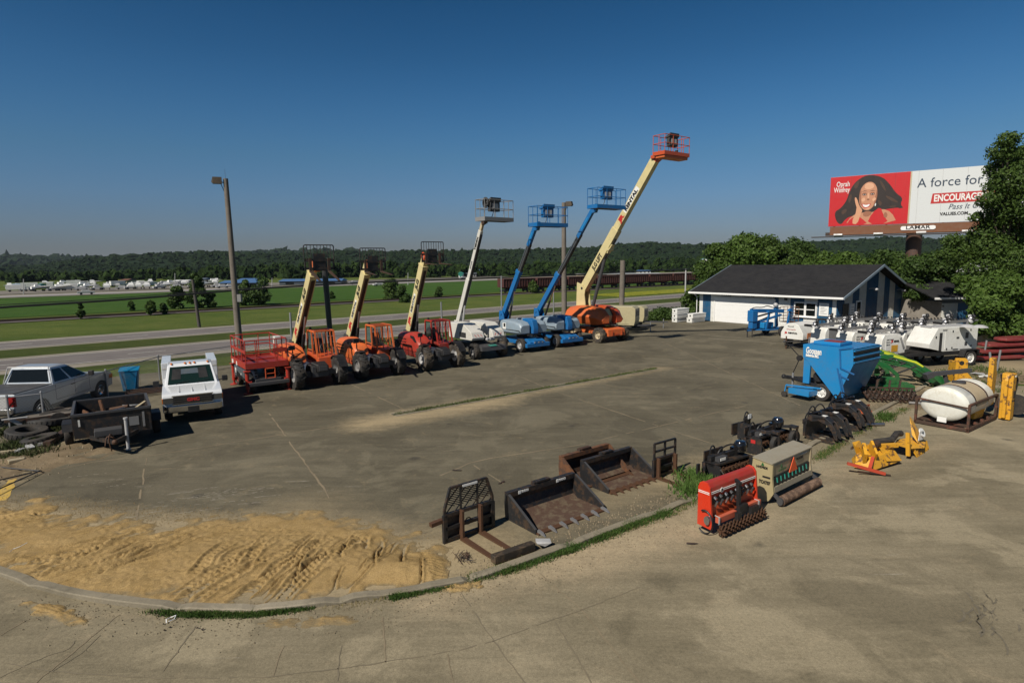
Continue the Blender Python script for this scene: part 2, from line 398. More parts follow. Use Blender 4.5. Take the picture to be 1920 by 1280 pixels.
# ---------------------------------------------------------------- ground sheets
def sd_sheet(name,ss,ds,mat,dz,zf=None):
    v=[];f=[]
    for s in ss:
        for d in ds:
            dd=d(s) if callable(d) else d
            p=W(s,dd); z=(zf(p.x,p.y) if zf else gz(p.x,p.y))+dz; v.append((p.x,p.y,z))
    n=len(ds)
    for i in range(len(ss)-1):
        for j in range(n-1): f.append((i*n+j,(i+1)*n+j,(i+1)*n+j+1,i*n+j+1))
    return mesh_np(name,v,f,mat,smooth=True)
ss=list(range(-900,-100,100))+list(range(-100,200,10))+list(range(200,3300,150))
ds=[-400,-120,0,36.5]+[37.5+i*1.3 for i in range(21)]+[70,85,100,130,170,240,320,420,600,900,1400,2200,3600]
tag(sd_sheet('ground',ss,ds,MAT_GRASS,-.02),None,None,kind='structure')
CURB=[(-420,930),(-250,985),(-120,1030),(0,1072),(75,1098),(150,1118),(250,1132),(350,1140),(440,1143),(540,1139),(650,1125),(750,1110),(840,1095),(880,1086),(940,1068),(1000,1047),(1080,1019),(1160,988),(1240,958),(1300,935),(1380,900),(1460,862),(1530,830),(1590,801),(1640,775),(1700,744),(1745,716)]
CW=[G(*p) for p in CURB]
from mathutils.geometry import tessellate_polygon
def flat(name,pts,z,mat,kind='structure'):
    vs=[(p[0],p[1],z) for p in pts]; fs=tessellate_polygon([[Vector(v) for v in vs]])
    m=M(); m.add(vs,fs); o=m.build(name,mat); 
    if kind: o['kind']=kind
    return o
back=36.6
lot=[Vector((p.x,p.y,0)) for p in CW]+[Vector((34,30,0)),Vector((52,40,0)),W(75,back),W(-40,back),Vector((-34,13,0))]
flat('lot_pavement',lot,0.0,MAT_LOT)
fore=[Vector((p.x,p.y,0)) for p in CW]+[Vector((24,25.0,0)),Vector((60,20,0)),Vector((60,-30,0)),Vector((-40,-30,0)),Vector((-40,8,0))]
flat('forecourt',list(reversed(fore)),-.004,MAT_FORE)
# curb
def offs(P,k):
    out=[]
    for i,p in enumerate(P):
        t=(P[min(i+1,len(P)-1)]-P[max(i-1,0)]); t.z=0; t.normalize(); n=Vector((t.y,-t.x,0)); out.append(Vector((p.x,p.y,0))+n*k)
    return out
def dense(P,step):
    out=[]
    for a,b in zip(P,P[1:]):
        n=max(1,int((b-a).length/step)); out+=[a.lerp(b,i/n) for i in range(n)]
    return out+[P[-1]]
def smoothline(P,it=3):
    for _ in range(it):
        Q=[P[0]]
        for a,b in zip(P,P[1:]): Q+= [a.lerp(b,.25),a.lerp(b,.75)]
        P=Q+[P[-1]]
    return P
CS=smoothline([Vector((p.x,p.y,0)) for p in CW],2)
m=M(); D=dense(CS,.25); A,B=offs(D,0.09),offs(D,-.09)
rings=[]
for i,(a,b) in enumerate(zip(A,B)):
    w=.012*math.sin(i*1.7)+.008*math.sin(i*.63); h=.075+.01*math.sin(i*.31+1)+(.0 if i%12 else -.05)-(.03 if mnoise.noise(Vector((a.x*1.3,a.y*1.3,0)))>.45 else 0)
    a2=a+Vector((w,0,0))
    rings.append([(a.x,a.y,-.05),(a2.x,a2.y,h-.015),(a2.x*.9+b.x*.1,a2.y*.9+b.y*.1,h),(b.x*.9+a.x*.1,b.y*.9+a.y*.1,h),(b.x,b.y,h-.015),(b.x,b.y,-.05)])
m.loft(rings); m.build('curb',MAT_CURB,smooth=False)['kind']='structure'
# joints and cracks laid as narrow strips
def strip(m,pts,w,z,jit=.02,step=.35,brk=0):
    P=dense([Vector((p.x,p.y,0)) for p in pts],step); prev=None
    for i,p in enumerate(P):
        t=(P[min(i+1,len(P)-1)]-P[max(i-1,0)]).normalized(); n=Vector((-t.y,t.x,0))
        c=p+n*random.uniform(-jit,jit); ww=w*random.uniform(.45,1.25)
        cur=(c+n*ww/2,c-n*ww/2)
        if prev and random.random()>=brk: m.quad(*( (q.x,q.y,z) for q in (prev[0],prev[1],cur[1],cur[0])))
        prev=cur
jl=[[(275,858),(262,935),(255,985)],[(505,775),(550,838),(600,905),(655,990)],[(876,864),(944,907)],[(826,892),(880,868),(925,858)],
 [(80,886),(175,866),(297,852),(480,822),(690,790)],[(1040,733),(1185,782)],[(1230,692),(1420,660)],[(960,700),(1040,733)],[(1185,782),(1330,830)],
 [(640,712),(760,768)],[(1000,905),(1200,870)],[(1240,640),(1500,760)],[(925,858),(1080,835),(1400,760)]]
m=M()
for l in jl: strip(m,[G(*p) for p in l],.05,.004,brk=.12)
m.build('pavement_joints',MAT_JOINT)['kind']='structure'
jf=[[(0,1191),(65,1153)],[(296,1270),(367,1173)],[(511,1267),(535,1200)],[(632,1276),(640,1209)],[(723,1241),(717,1155)],[(0,1241),(98,1258),(296,1271),(511,1268),(690,1245),(860,1218),(925,1200),(1090,1142),(1200,1100)],
 [(67,1279),(224,1151)],[(862,1108),(925,1200)],[(1010,1072),(1090,1142)],[(1040,1165),(1075,1220),(1110,1280)],[(840,1225),(850,1280)],[(925,1200),(985,1280)],[(1090,1142),(1200,1280)]]
m=M(); m2=M()
for k,l in enumerate(jf): strip(m if k%2==0 else m2,[G(*p) for p in l],.022,.001,jit=.012,step=.12,brk=.08)
strip(m2,[G(*p) for p in [(0,1270),(60,1240),(130,1215),(140,1200)]],.02,.0012,step=.08); strip(m2,[G(*p) for p in [(98,1258),(150,1225),(190,1190)]],.018,.0012,step=.08)
m.build('forecourt_joints',MAT_JOINT)['kind']='structure'; m2.build('forecourt_cracks',MAT_CRACK)['kind']='structure'
m=M(); strip(m,[G(1307,627),G(1468,640)],.1,.004,jit=.0,step=1.2,brk=.1); strip(m,[G(1327,634),G(1471,644)],.1,.004,jit=0,step=1.2,brk=.1)
m.build('parking_lines',paint('worn_line',(.33,.29,.2),rough=.9,dirt=.7,dc=(.14,.12,.09)))['kind']='structure'
m=M()
rs0=random.Random(21)
for (x,y,L,n) in((400,928,1.6,16),(300,950,1.5,14),(500,918,1.0,8),(250,905,1.2,8),(560,940,1.2,5)):
    for k in range(n):
        c=G(x+rs0.gauss(0,45),y+rs0.gauss(0,9)); a=.33+rs0.gauss(0,.1); l=L*rs0.uniform(.2,.8)/2; d=Vector((math.cos(a),math.sin(a),0)); strip(m,[c-d*l,c+d*l],rs0.uniform(.008,.03),.0035,jit=.012,step=.06,brk=.35)
mdk=M()
for (x,y,L,n,a0) in((1850,1160,.9,20,.9),(700,880,2.2,6,.5),(1100,820,2.6,6,.65),(1350,740,2.8,6,.7),(800,1000,1.5,4,.4)):
    for k in range(n):
        c=G(x+rs0.gauss(0,38),y+rs0.gauss(0,20)); a=a0+rs0.gauss(0,.12); l=L*rs0.uniform(.3,.9)/2; d=Vector((math.cos(a),math.sin(a),0)); n_=Vector((-d.y,d.x,0)); P=[c+d*l*t+n_*.25*l*t*t for t in(-1,-.5,0,.5,1)]; strip(mdk,P,rs0.uniform(.01,.05),.0036,jit=.01,step=.07,brk=.3)
mdk.build('dark_scuffs',paint('scuff_dark',(.12,.102,.07),rough=1,dirt=.8,dc=(.19,.165,.115),sc=7))['kind']='structure'
m.build('pale_scrapes',paint('scrape_chalk',(.3,.27,.21),rough=1,dirt=.7,dc=(.13,.115,.08),sc=6))['kind']='structure'
m=M(); strip(m,[G(24,898),G(-5,940)],.32,.004,jit=0,step=.3); 
m.build('yellow_line',MAT_YMARK)['kind']='structure'
# trench drain
a,b=G(737,778),G(1230,691); t=(b-a).normalized(); nn=Vector((-t.y,t.x,0))
m=M()
for k in(-1,1): m.bar(a+nn*.2*k+Vector((0,0,.004)),b+nn*.19*k+Vector((0,0,.004)),.1,.02)
m.build('trench_edge',MAT_CURB)['kind']='structure'
m=M(); m.bar(a+Vector((0,0,.001)),b+Vector((0,0,.001)),.27,.012)
m.build('trench_drain',paint('trench_fill',(.05,.055,.03),rough=1,dirt=.9,dc=(.19,.15,.09),sc=1.5))['kind']='structure'
# frontage road, highways, rail
R=[-400+i*10 for i in range(100)]
fr=sd_sheet('frontage_road',[-120,-60,-30,-15,-6,0],[29.5,33,36.6],MAT_SHOULDER,-.010); fr['kind']='structure'
def hw(name,d0,d1,mat,dz,ss=R): 
    o=sd_sheet(name,ss,[(lambda s,k=k:d0+(d1-d0)*k+.05*s) for k in(0,.34,.67,1)],mat,dz); o['kind']='structure'; return o
hw('near_highway_shoulder',67.2,79.3,MAT_SHOULDER,.0); hw('near_highway',69.6,77.6,MAT_ROAD,.02)
hw('far_highway_shoulder',87.2,97.6,MAT_SHOULDER,.0); hw('far_highway',88.6,95.6,MAT_ROAD,.02)
hw('median',79.3,87.2,MAT_VERGE,.0); hw('verge',37.5,67.2,MAT_VERGE,-.01)
m=M()
for d0,dash in((69.9,0),(73.6,1),(77.2,0),(88.9,0),(92.1,1),(95.2,0)):
    s=-200
    while s<420:
        L=3.5 if dash else 20
        for k in range(1):
            q=[W(s+x,d0+.05*(s+x)+y) for x,y in((0,-.08),(L,-.08),(L,.08),(0,.08))]
            m.quad(*[(p.x,p.y,gz(p.x,p.y)+.035) for p in q])
        s+=12 if dash else 20
m.build('road_markings',MAT_MARK)['kind']='structure'
m=M()
for s0,s1,d0,d1 in((14,19.5,69.8,76),):
    pass
hw('rail_bed',129,137,MAT_BALLAST,.1,[-400+i*10 for i in range(140)])
m=M()
for d in(131,132.4,134.2):
    for s in range(-300,600,50):
        p,q=W(s,d+.05*s),W(s+50,d+.05*(s+50)); m.bar((p.x,p.y,-3.25),(q.x,q.y,-3.25),.07,.15)
m.build('rail_track','rust_dark')['kind']='structure'
o=sd_sheet('crop_field',R,[(lambda s,k=k:143+.05*s+k*(92+.03*s)) for k in(0,.5,1)],MAT_FIELD,.06); o['kind']='structure'
hw('distant_highway_shoulder',235,262,MAT_SHOULDER,.1); hw('distant_highway',238,249,simple_road('pale_concrete',(.34,.32,.31)),.2)
hw('dealer_lot',266,306,simple_road('dealer_gravel',(.2,.18,.15)),.15,[-300+i*10 for i in range(52)])
# yellow flowers / straw tint strip beyond highway on the right
m=grass_mat('flowering_weeds',(.12,.15,.02),(.35,.33,.03),(.07,.11,.02),.9)
o=sd_sheet('flower_strip',list(range(110,230,8)),[(lambda s,k=k:101+.05*s+k*12) for k in(0,.5,1)],m,.05); o['kind']='structure'
# ---------------------------------------------------------------- sand
SP=[(-200,930),(-60,925),(0,935),(60,945),(150,962),(245,970),(275,985),(360,980),(420,972),(560,982),(700,1004),(800,1026),(836,1056),(842,1090)]
poly=[G(*p) for p in SP]+[p for p in reversed(CW[2:13])]
px_=np.array([(p.x,p.y) for p in poly])
x0,x1,y0,y1=-13.5,-.9,8.9,15.5; st=.025
X,Y=np.meshgrid(np.arange(x0,x1,st),np.arange(y0,y1,st),indexing='ij')
def sdist(X,Y,P):
    d=np.full(X.shape,1e9); ins=np.zeros(X.shape,bool)
    for i in range(len(P)):
        a=P[i];b=P[(i+1)%len(P)];e=b-a;L=(e**2).sum()
        t=np.clip(((X-a[0])*e[0]+(Y-a[1])*e[1])/max(L,1e-9),0,1)
        d=np.minimum(d,np.hypot(X-a[0]-t*e[0],Y-a[1]-t*e[1]))
        c=((a[1]>Y)!=(b[1]>Y))&(X<(b[0]-a[0])*(Y-a[1])/(b[1]-a[1]+1e-12)+a[0]); ins^=c
    return np.where(ins,d,-d)
def vnoise(X,Y,sc,oct=4,seed=0):
    out=np.zeros(X.shape);amp=1;tot=0
    for o in range(oct):
        r=np.random.default_rng(seed+o); gsz=64; Gd=r.random((gsz,gsz))
        u=X/sc+100;v=Y/sc+100;i=np.floor(u).astype(int);j=np.floor(v).astype(int);fu=u-i;fv=v-j;fu=fu*fu*(3-2*fu);fv=fv*fv*(3-2*fv)
        g_=lambda a,b:Gd[a%gsz,b%gsz]
        out+=amp*((g_(i,j)*(1-fu)+g_(i+1,j)*fu)*(1-fv)+(g_(i,j+1)*(1-fu)+g_(i+1,j+1)*fu)*fv);tot+=amp;amp*=.5;sc/=2.03
    return out/tot
D=sdist(X,Y,px_)
cd=sdist(X,Y,np.array([(p.x,p.y) for p in CW[2:13]]+[(-1,30),(-30,30)]))   # distance from the curb
n1=vnoise(X,Y,1.6,5,3); n2=vnoise(X,Y,.25,3,9); n3=vnoise(X,Y,.5,4,20)
near=np.clip(1-(cd-.1)/2.6,0,1)
hgt=(D+ (n1-.5)*1.7+(n3-.5)*1.3*np.clip(1.3-D,0,1)+(n2-.5)*1.1*np.clip(1.3-D,0,1)+.12)*.05; hgt=np.minimum(hgt,.03+.14*near)
hgt=np.where(hgt>0,hgt,hgt*2)+(n3-.5)*.03*np.clip(D*2,0,1)+(np.abs(n2-.5)*2-.3)*.022*np.clip(D*3,.3,1)+(vnoise(X,Y,.07,2,77)-.5)*.03*np.clip(D*3,0,1)*(n1>.42)
# tyre tracks fanning out over the sand
ang=np.radians(np.interp(X,[-11,-8,-6,-4,-2],[44,52,66,78,84]))
w=X*np.sin(ang)-Y*np.cos(ang)+ .35*(n1-.5)
al=X*np.cos(ang)+Y*np.sin(ang)
tr=np.zeros(X.shape); rk=np.random.default_rng(8)
for k in range(64):
    cx=rk.uniform(-11.5,-1.6); base_=np.interp(cx,[-11,-8,-6,-4,-2],[36,44,62,78,88])+rk.normal()*11; a_=np.radians(base_)
    cy=rk.uniform(9.6,12.2) if cx>-7.5 else rk.uniform(10.2,13.6)
    u_=(X-cx)*np.cos(a_)+(Y-cy)*np.sin(a_); v_=(X-cx)*np.sin(a_)-(Y-cy)*np.cos(a_)+rk.uniform(-.12,.12)*u_*u_+.05*np.sin(u_*3+k)+(n3-.5)*.12
    ln=rk.uniform(.7,1.6); win=np.clip((ln-np.abs(u_))*4,0,1)
    if k%3==0:
        hw_=.11; ins=np.clip((hw_-np.abs(v_))*40,0,1); tr+=win*(-.03*ins+.04*np.exp(-((np.abs(v_)-hw_-.03)/.025)**2)+.026*ins*(np.sin(u_*52+np.abs(v_)*40)>.1))
    else:
        wd=rk.uniform(.012,.032); tr+=win*(-rk.uniform(.06,.12)*np.exp(-(v_/wd)**2)+.04*np.exp(-((v_-wd*2)/(wd*1.2))**2))
# fine grooves of a blade and of many tyres, following the same fan
ph2=(X*np.cos(np.radians(62))+Y*np.sin(np.radians(62))*-1)*5+(n1-.5)*5; gr2=-np.clip(np.sin(ph2*2*np.pi)-.75,0,1)*.05*(vnoise(X,Y,.9,3,61)>.55)
tr=tr+gr2*.35
hgt+=tr*np.clip(.15+near*1.8,0,1)*np.clip(D*3,0,1)
# heap at the east end with tread prints
hx,hy=G(760,1070).x,G(760,1070).y
hgt+=.13*np.exp(-(((X-hx)/.9)**2+((Y-hy)/.45)**2))*np.clip(D*4,0,1)
tx=G(815,1065); r_=np.abs((X-tx.x)*.9+(Y-tx.y)*.35); hgt-=(r_<.12)*.035*(np.sin((Y-tx.y)*60)>0)*np.clip(D*6,0,1)
hgt=np.minimum(hgt,.045+np.clip(cd*.8,0,1)); hgt=np.where(cd<.08,np.minimum(hgt,.05),hgt)
ni,nj=X.shape; idx=np.arange(ni*nj).reshape(ni,nj)
f=np.stack([idx[:-1,:-1],idx[1:,:-1],idx[1:,1:],idx[:-1,1:]],-1).reshape(-1,4)
keep=(hgt>-.03); kf=(keep[:-1,:-1]|keep[1:,:-1]|keep[1:,1:]|keep[:-1,1:]).reshape(-1)&((cd>.04)[:-1,:-1].reshape(-1))
f=f[kf]; used=np.unique(f); remap=-np.ones(ni*nj,int); remap[used]=np.arange(len(used))
m_,nt,b=base('sand'); co=geoco(nt); n_a=noise_(nt,2.2,6,.7,co); n_b=noise_(nt,45,4,.8,co)
col=mix(nt,ramp(nt,n_a,.3,.7),(.32,.215,.085),(.43,.3,.135)); col=mix(nt,ramp(nt,n_b,.42,.7,0,.75),col,(.12,.078,.035)); col=mix(nt,ramp(nt,noise_(nt,70,3,.7,co),.58,.7,0,.6),col,(.5,.37,.19)); col=mix(nt,ramp(nt,noise_(nt,9,5,.8,co),.5,.7,0,.3),col,(.28,.19,.1))
thn=ramp(nt,mul(nt,sep(nt,co,2),mul(nt,mul(nt,noise_(nt,26,5,.8,co),.5,'SUBTRACT'),.035),'ADD'),.002,.022,1,0); col=mix(nt,mul(nt,thn,.8),col,(.19,.155,.095))
nt.links.new(col,b.inputs['Base Color']); b.inputs['Roughness'].default_value=1; b.inputs['Specular IOR Level'].default_value=.1; bump(nt,b,mul(nt,n_b,noise_(nt,150,2,.6,co),'ADD'),.55,.025)
V=np.stack([X,Y,hgt+.001],-1).reshape(-1,3)[used]
o=mesh_np('sand',V,remap[f],m_,smooth=True); o['kind']='stuff'; o['label']='tan sand spread inside the curved curb, printed with tyre tracks'
MAT_SAND=m_
# spill outside the curb
def mound(name,px,py,rx,ry,h,rot=0,mat=MAT_SAND,lab=None,seed=1):
    c=G(px,py); n=40; v=[];f=[]
    for i in range(n+1):
        for j in range(n+1):
            u=-1+2*i/n; w_=-1+2*j/n; x=u*rx*1.3; y=w_*ry*1.3
            X_=c.x+x*math.cos(rot)-y*math.sin(rot); Y_=c.y+x*math.sin(rot)+y*math.cos(rot)
            r=u*u*1.7+w_*w_*1.7; nz=mnoise.noise(Vector((X_*2.5+seed,Y_*2.5,0)))*.5+mnoise.noise(Vector((X_*9,Y_*9,seed)))*.4+mnoise.noise(Vector((X_*22,Y_*22,seed)))*.25
            v.append((X_,Y_,h*(.75-r+nz*2.2)-.004))
    for i in range(n):
        for j in range(n):
            q=(i*(n+1)+j,(i+1)*(n+1)+j,(i+1)*(n+1)+j+1,i*(n+1)+j+1)
            if max(v[k][2] for k in q)>-.01: f.append(q)
    o=mesh_np(name,v,f,mat,smooth=True); o['kind']='stuff'
    if lab: o['label']=lab
    return o
mound('sand',110,1150,.9,.16,.035,-.35,lab='thin tan sand spilled over the left end of the curb',seed=3)
mound('sand',860,1100,.35,.28,.05,.3,lab='tan sand spilled round the east end of the curved curb',seed=5)
mound('sand',590,1165,.8,.16,.02,.05,lab='thin tan sand spilled below the middle of the curved curb',seed=8)
MAT_DIRT=ground_mat('verge_dirt',(.13,.095,.055),(.17,.13,.08),(.24,.18,.1),[],gran=.9)
mound('dirt_bank',30,870,3.2,1.6,.09,.9,MAT_DIRT,'brown dirt and litter along the left edge of the lot',11)
mound('dirt_bank',1770,745,3.5,1.5,.05,.6,MAT_DIRT,'brown dirt between the row of generators and the tank',12)
mound('dirt_bank',1855,705,2.5,1.6,.07,.4,MAT_DIRT,'brown dirt and stones behind the yellow machine',15)
# ---------------------------------------------------------------- grass blades
def blades(name,lines,n,h,w,label,cols=((.03,.07,.012),(.06,.1,.02)),spread=.12,zb=0.):
    m_,nt,b=base(name+'_leaf'); co=geoco(nt); k=noise_(nt,3,4,.7,co); col=mix(nt,ramp(nt,k,.3,.7),cols[0],cols[1]); nt.links.new(col,b.inputs['Base Color']); b.inputs['Roughness'].default_value=.8; b.inputs['Specular IOR Level'].default_value=.2
    segs=[]
    for L in lines:
        P=[G(*p) for p in L]
        for a,b_ in zip(P,P[1:]): segs.append((a,b_,(b_-a).length))
    tot=sum(s[2] for s in segs); V=[];F=[]
    for a,b_,L in segs:
        cnt=int(n*L/tot); 
        for _ in range(cnt):
            t=random.random(); p=a.lerp(b_,t)
            dn=mnoise.noise(Vector((p.x*1.6,p.y*1.6,3)))*.5+.5
            if random.random()>dn*2.2-.55: continue
            p=p+Vector((random.gauss(0,spread),random.gauss(0,spread),zb)); a_=random.uniform(0,2*PI); hh=h*random.uniform(.4,1.3)*(.5+dn); ww=w*random.uniform(.6,1.3)
            dx,dy=math.cos(a_)*ww/2,math.sin(a_)*ww/2; lx,ly=random.gauss(0,.45)*hh,random.gauss(0,.45)*hh
            i=len(V); V+=[(p.x-dx,p.y-dy,p.z),(p.x+dx,p.y+dy,p.z),(p.x+dx*.5+lx*.5,p.y+dy*.5+ly*.5,p.z+hh*.6),(p.x+lx,p.y+ly,p.z+hh)]; F.append((i,i+1,i+2,i+3))
    o=mesh_np(name,V,F,m_); o['kind']='stuff'; o['label']=label; return o
GR='grass'
blades(GR,[[(268,1146),(350,1152),(470,1153),(590,1137)]],9000,.05,.014,'green grass growing under the left part of the curved curb',spread=.05)
blades(GR,[[(735,1121),(790,1110),(848,1097)]],4500,.055,.014,'green grass growing under the curb by the sand heap',spread=.045)
blades(GR,[[(884,1086),(960,1066),(1040,1040),(1100,1018),(1180,986),(1250,962)]],14000,.07,.016,'green grass along the curb in front of the toothed buckets',spread=.07)
blades(GR,[[(1250,962),(1300,940)],[(1530,862),(1590,822),(1650,790),(1700,765)]],4000,.055,.016,'green grass along the curb near the white tank',spread=.08)
blades(GR,[[(745,776),(1228,691)]],9000,.06,.03,'sparse grass growing in the trench drain across the lot',spread=.08,cols=((.05,.075,.02),(.1,.11,.04)))
blades(GR,[[(20,840),(100,818),(140,800)],[(10,860),(70,850)],[(0,815),(60,800)]],9000,.16,.03,'weeds round the tyres and boards at the left edge',spread=.35,cols=((.03,.05,.012),(.07,.08,.03)))
blades(GR,[[(1835,735),(1800,700),(1850,690),(1880,705)]],4500,.14,.03,'weeds between the white generator and the yellow machine',spread=.5,cols=((.03,.06,.012),(.08,.1,.03)))
blades(GR,[[(1658,788),(1663,782)]],700,.22,.035,'leafy weed clump beside the orange blade',spread=.14,cols=((.03,.07,.012),(.06,.1,.02)))
blades(GR,[[(1290,890),(1320,905),(1300,930)]],1800,.2,.035,'leafy weed clump growing beside the fork tines',spread=.25,cols=((.04,.09,.015),(.08,.13,.03)))
blades(GR,[[(268,1148),(590,1140),(848,1100),(960,1070),(1250,966),(1300,942),(1530,860),(1700,765)]],6000,.05,.012,'dry straw coloured grass mixed in along the whole curb',spread=.1,cols=((.14,.12,.045),(.22,.18,.08)))
# ---------------------------------------------------------------- gravel
def gravel(name,label,lines,n,r0,r1,spread,mat):
    V=[];F=[];segs=[(G(*a),G(*b)) for L in lines for a,b in zip(L,L[1:])]; tot=sum((b-a).length for a,b in segs)
    for a,b in segs:
        for _ in range(int(n*(b-a).length/tot)):
            p=a.lerp(b,random.random())+Vector((random.gauss(0,spread),random.gauss(0,spread),0)); r=random.uniform(r0,r1)*random.random()**.5+r0*.5; i=len(V); an=random.uniform(0,6)
            for k in range(4): V.append((p.x+math.cos(an+k*1.6)*r*random.uniform(.6,1.2),p.y+math.sin(an+k*1.6)*r*random.uniform(.6,1.2),.002))
            V.append((p.x,p.y,r*.9+.01)); F+=[(i,i+1,i+4),(i+1,i+2,i+4),(i+2,i+3,i+4),(i+3,i,i+4)]
    o=mesh_np(name,V,F,mat); o['kind']='stuff'; o['label']=label
GM=paint('gravel_stone',(.24,.19,.12),rough=1,dirt=.9,dc=(.09,.07,.05),sc=9)
gravel('gravel','loose stones and clods along the lot side of the curb',[[(870,1068),(1000,1028),(1300,915),(1530,812),(1700,730)]],2600,.006,.028,.22,GM)
gravel('gravel','thin scatter of grit on the forecourt side of the curb',[[(60,1130),(440,1165),(840,1120),(1300,965),(1600,830)]],2600,.004,.016,.35,GM)
gravel('gravel','pebbles and clods lying about on the left end of the lot',[[(0,900),(90,860),(150,825)]],500,.01,.05,.5,GM)
gravel('gravel','sand grains scattered beyond the edge of the sand',[[(0,935),(245,965),(420,968),(700,998),(840,1050)]],3500,.004,.013,.3,MAT_SAND)
gravel('gravel','small stones lying between the yellow machine and the generator',[[(1700,745),(1800,720),(1880,700)]],500,.01,.06,.9,GM)
# ---------------------------------------------------------------- trees
def leaf_mat(name,a,b_,c):
    m,nt,b=base(name); co=geoco(nt); n1=noise_(nt,.35,3,.6,co); n2=noise_(nt,2.3,5,.75,co)
    rnd=N(nt,'ShaderNodeNewGeometry').outputs['Random Per Island']
    col=mix(nt,ramp(nt,n2,.35,.65),a,b_); col=mix(nt,mul(nt,rnd,.6),col,c)
    nt.links.new(col,b.inputs['Base Color']); b.inputs['Roughness'].default_value=.6; b.inputs['Specular IOR Level'].default_value=.25
    tr=N(nt,'ShaderNodeBsdfTranslucent'); nt.links.new(col,tr.inputs['Color']); mx=N(nt,'ShaderNodeMixShader'); mx.inputs[0].default_value=.25
    out=nt.nodes.get('Material Output'); nt.links.new(b.outputs[0],mx.inputs[1]); nt.links.new(tr.outputs[0],mx.inputs[2]); nt.links.new(mx.outputs[0],out.inputs[0])
    return m
LEAF=leaf_mat('leaf_mid',(.028,.06,.01),(.056,.1,.017),(.085,.13,.026)); LEAF2=leaf_mat('leaf_bright',(.036,.078,.011),(.07,.122,.019),(.1,.155,.03))
LEAFD=leaf_mat('leaf_dark',(.022,.05,.01),(.045,.085,.016),(.075,.12,.025)); BARK=paint('bark',(.075,.055,.04),rough=.95,bmp=.6)
def leaves(cs,n,size,rs):
    "cs: list of (center,radius); n leaf quads"
    w=np.array([r**2 for c,r in cs]); w=w/w.sum(); k=rs.choice(len(cs),n,p=w)
    C=np.array([c for c,r in cs])[k]; Rr=np.array([r for c,r in cs])[k]
    d=rs.normal(size=(n,3)); d/=np.linalg.norm(d,axis=1)[:,None]; rad=Rr*(1-.45*rs.random(n)**2)*(1+.14*rs.normal(size=n))
    P=C+d*rad[:,None]*np.array([1,1,.8])
    nrm=d+rs.normal(size=(n,3))*.6; nrm/=np.linalg.norm(nrm,axis=1)[:,None]
    t=np.cross(nrm,rs.normal(size=(n,3))); t/=np.linalg.norm(t,axis=1)[:,None]; b=np.cross(nrm,t)
    s=size*(.6+.8*rs.random(n))[:,None]
    V=np.stack([P-t*s*.5,P+b*s*.32+t*s*.05,P+t*s*.6-nrm*s*.12,P-b*s*.32+t*s*.05],1).reshape(-1,3)
    return V,np.arange(4*n).reshape(n,4)
def tree(name,cat,label,x,y,h,wd,n,size,mat,seed,group=None,trunk=True,low=.2,nb=26,zb=None,lean=0,crowns=None,bk=1.):
    rs=np.random.default_rng(seed); z0=gz(x,y) if zb is None else zb
    r=T(name,label,cat,(x,y,z0),0,group)
    cs=[]
    if crowns: cs=crowns
    else:
        for i in range(nb):
            t=rs.random(); zz=h*(low+(1-low)*t*.93); env=math.sin(PI*min(1,(t*.8+.17)))**.7
            a=rs.random()*2*PI; rr=wd/2*env*math.sqrt(rs.random())*.8; br=bk*wd*(.11+.13*rs.random())*(.65+.5*env)
            cs.append(((math.cos(a)*rr+lean*t,math.sin(a)*rr,min(zz,h-br*.8)),br))
    V,F=leaves(cs,n,size,rs); mesh_np('crown' if trunk else 'foliage',V,F,mat,r)
    m=M(); tr=h*.022+.06
    if trunk:
        m.tube((0,0,-.1),(lean*.2,0,h*.45),tr,8,tr*.6)
        for c,rr in cs[:14]: m.tube((lean*.15,0,h*(.2+.2*rs.random())),(c[0]*.9,c[1]*.9,c[2]),tr*.4,5,tr*.12,caps=False)
        m.build('trunk',BARK,r,smooth=True)
    return r
def at(px,py,dist):
    "ground point under the sight line at a given forward distance"
    d=ray(px,py); t=dist/d.y; return CP+d*t
TG='trees behind the garage'
for i,(px,dist,h,wd,n,lab) in enumerate([
  (1352,74,6.6,5.5,9000,'round green tree rising over the left end of the garage roof'),
  (1398,72,7.4,6.0,10000,'tall green tree over the garage roof, second from its left end'),
  (1446,76,7.3,6.2,9000,'dense green tree behind the garage, under the clear sky left of the billboard'),
  (1494,80,7.6,6.0,9000,'green tree with a ragged top just left of the billboard panel'),
  (1542,70,5.4,5.5,9000,'lower bright green tree below the left end of the billboard'),
  (1600,66,5.4,5.5,9000,'bright green tree above the garage gable, under the red half of the billboard'),
  (1658,70,5.6,5.5,9000,'green tree left of the billboard post, beyond the gable'),
  (1728,62,4.9,6.5,11000,'spreading green tree beside the foot of the billboard post')]):
    p=at(px,480,dist); tree('tree','tree',lab,p.x,p.y,h*1.16,wd*1.15,int(n*1.6),.33,(LEAF,LEAF2,LEAF,LEAFD,LEAF2,LEAF2,LEAFD,LEAF)[i],30+i,TG,low=.05,zb=0)
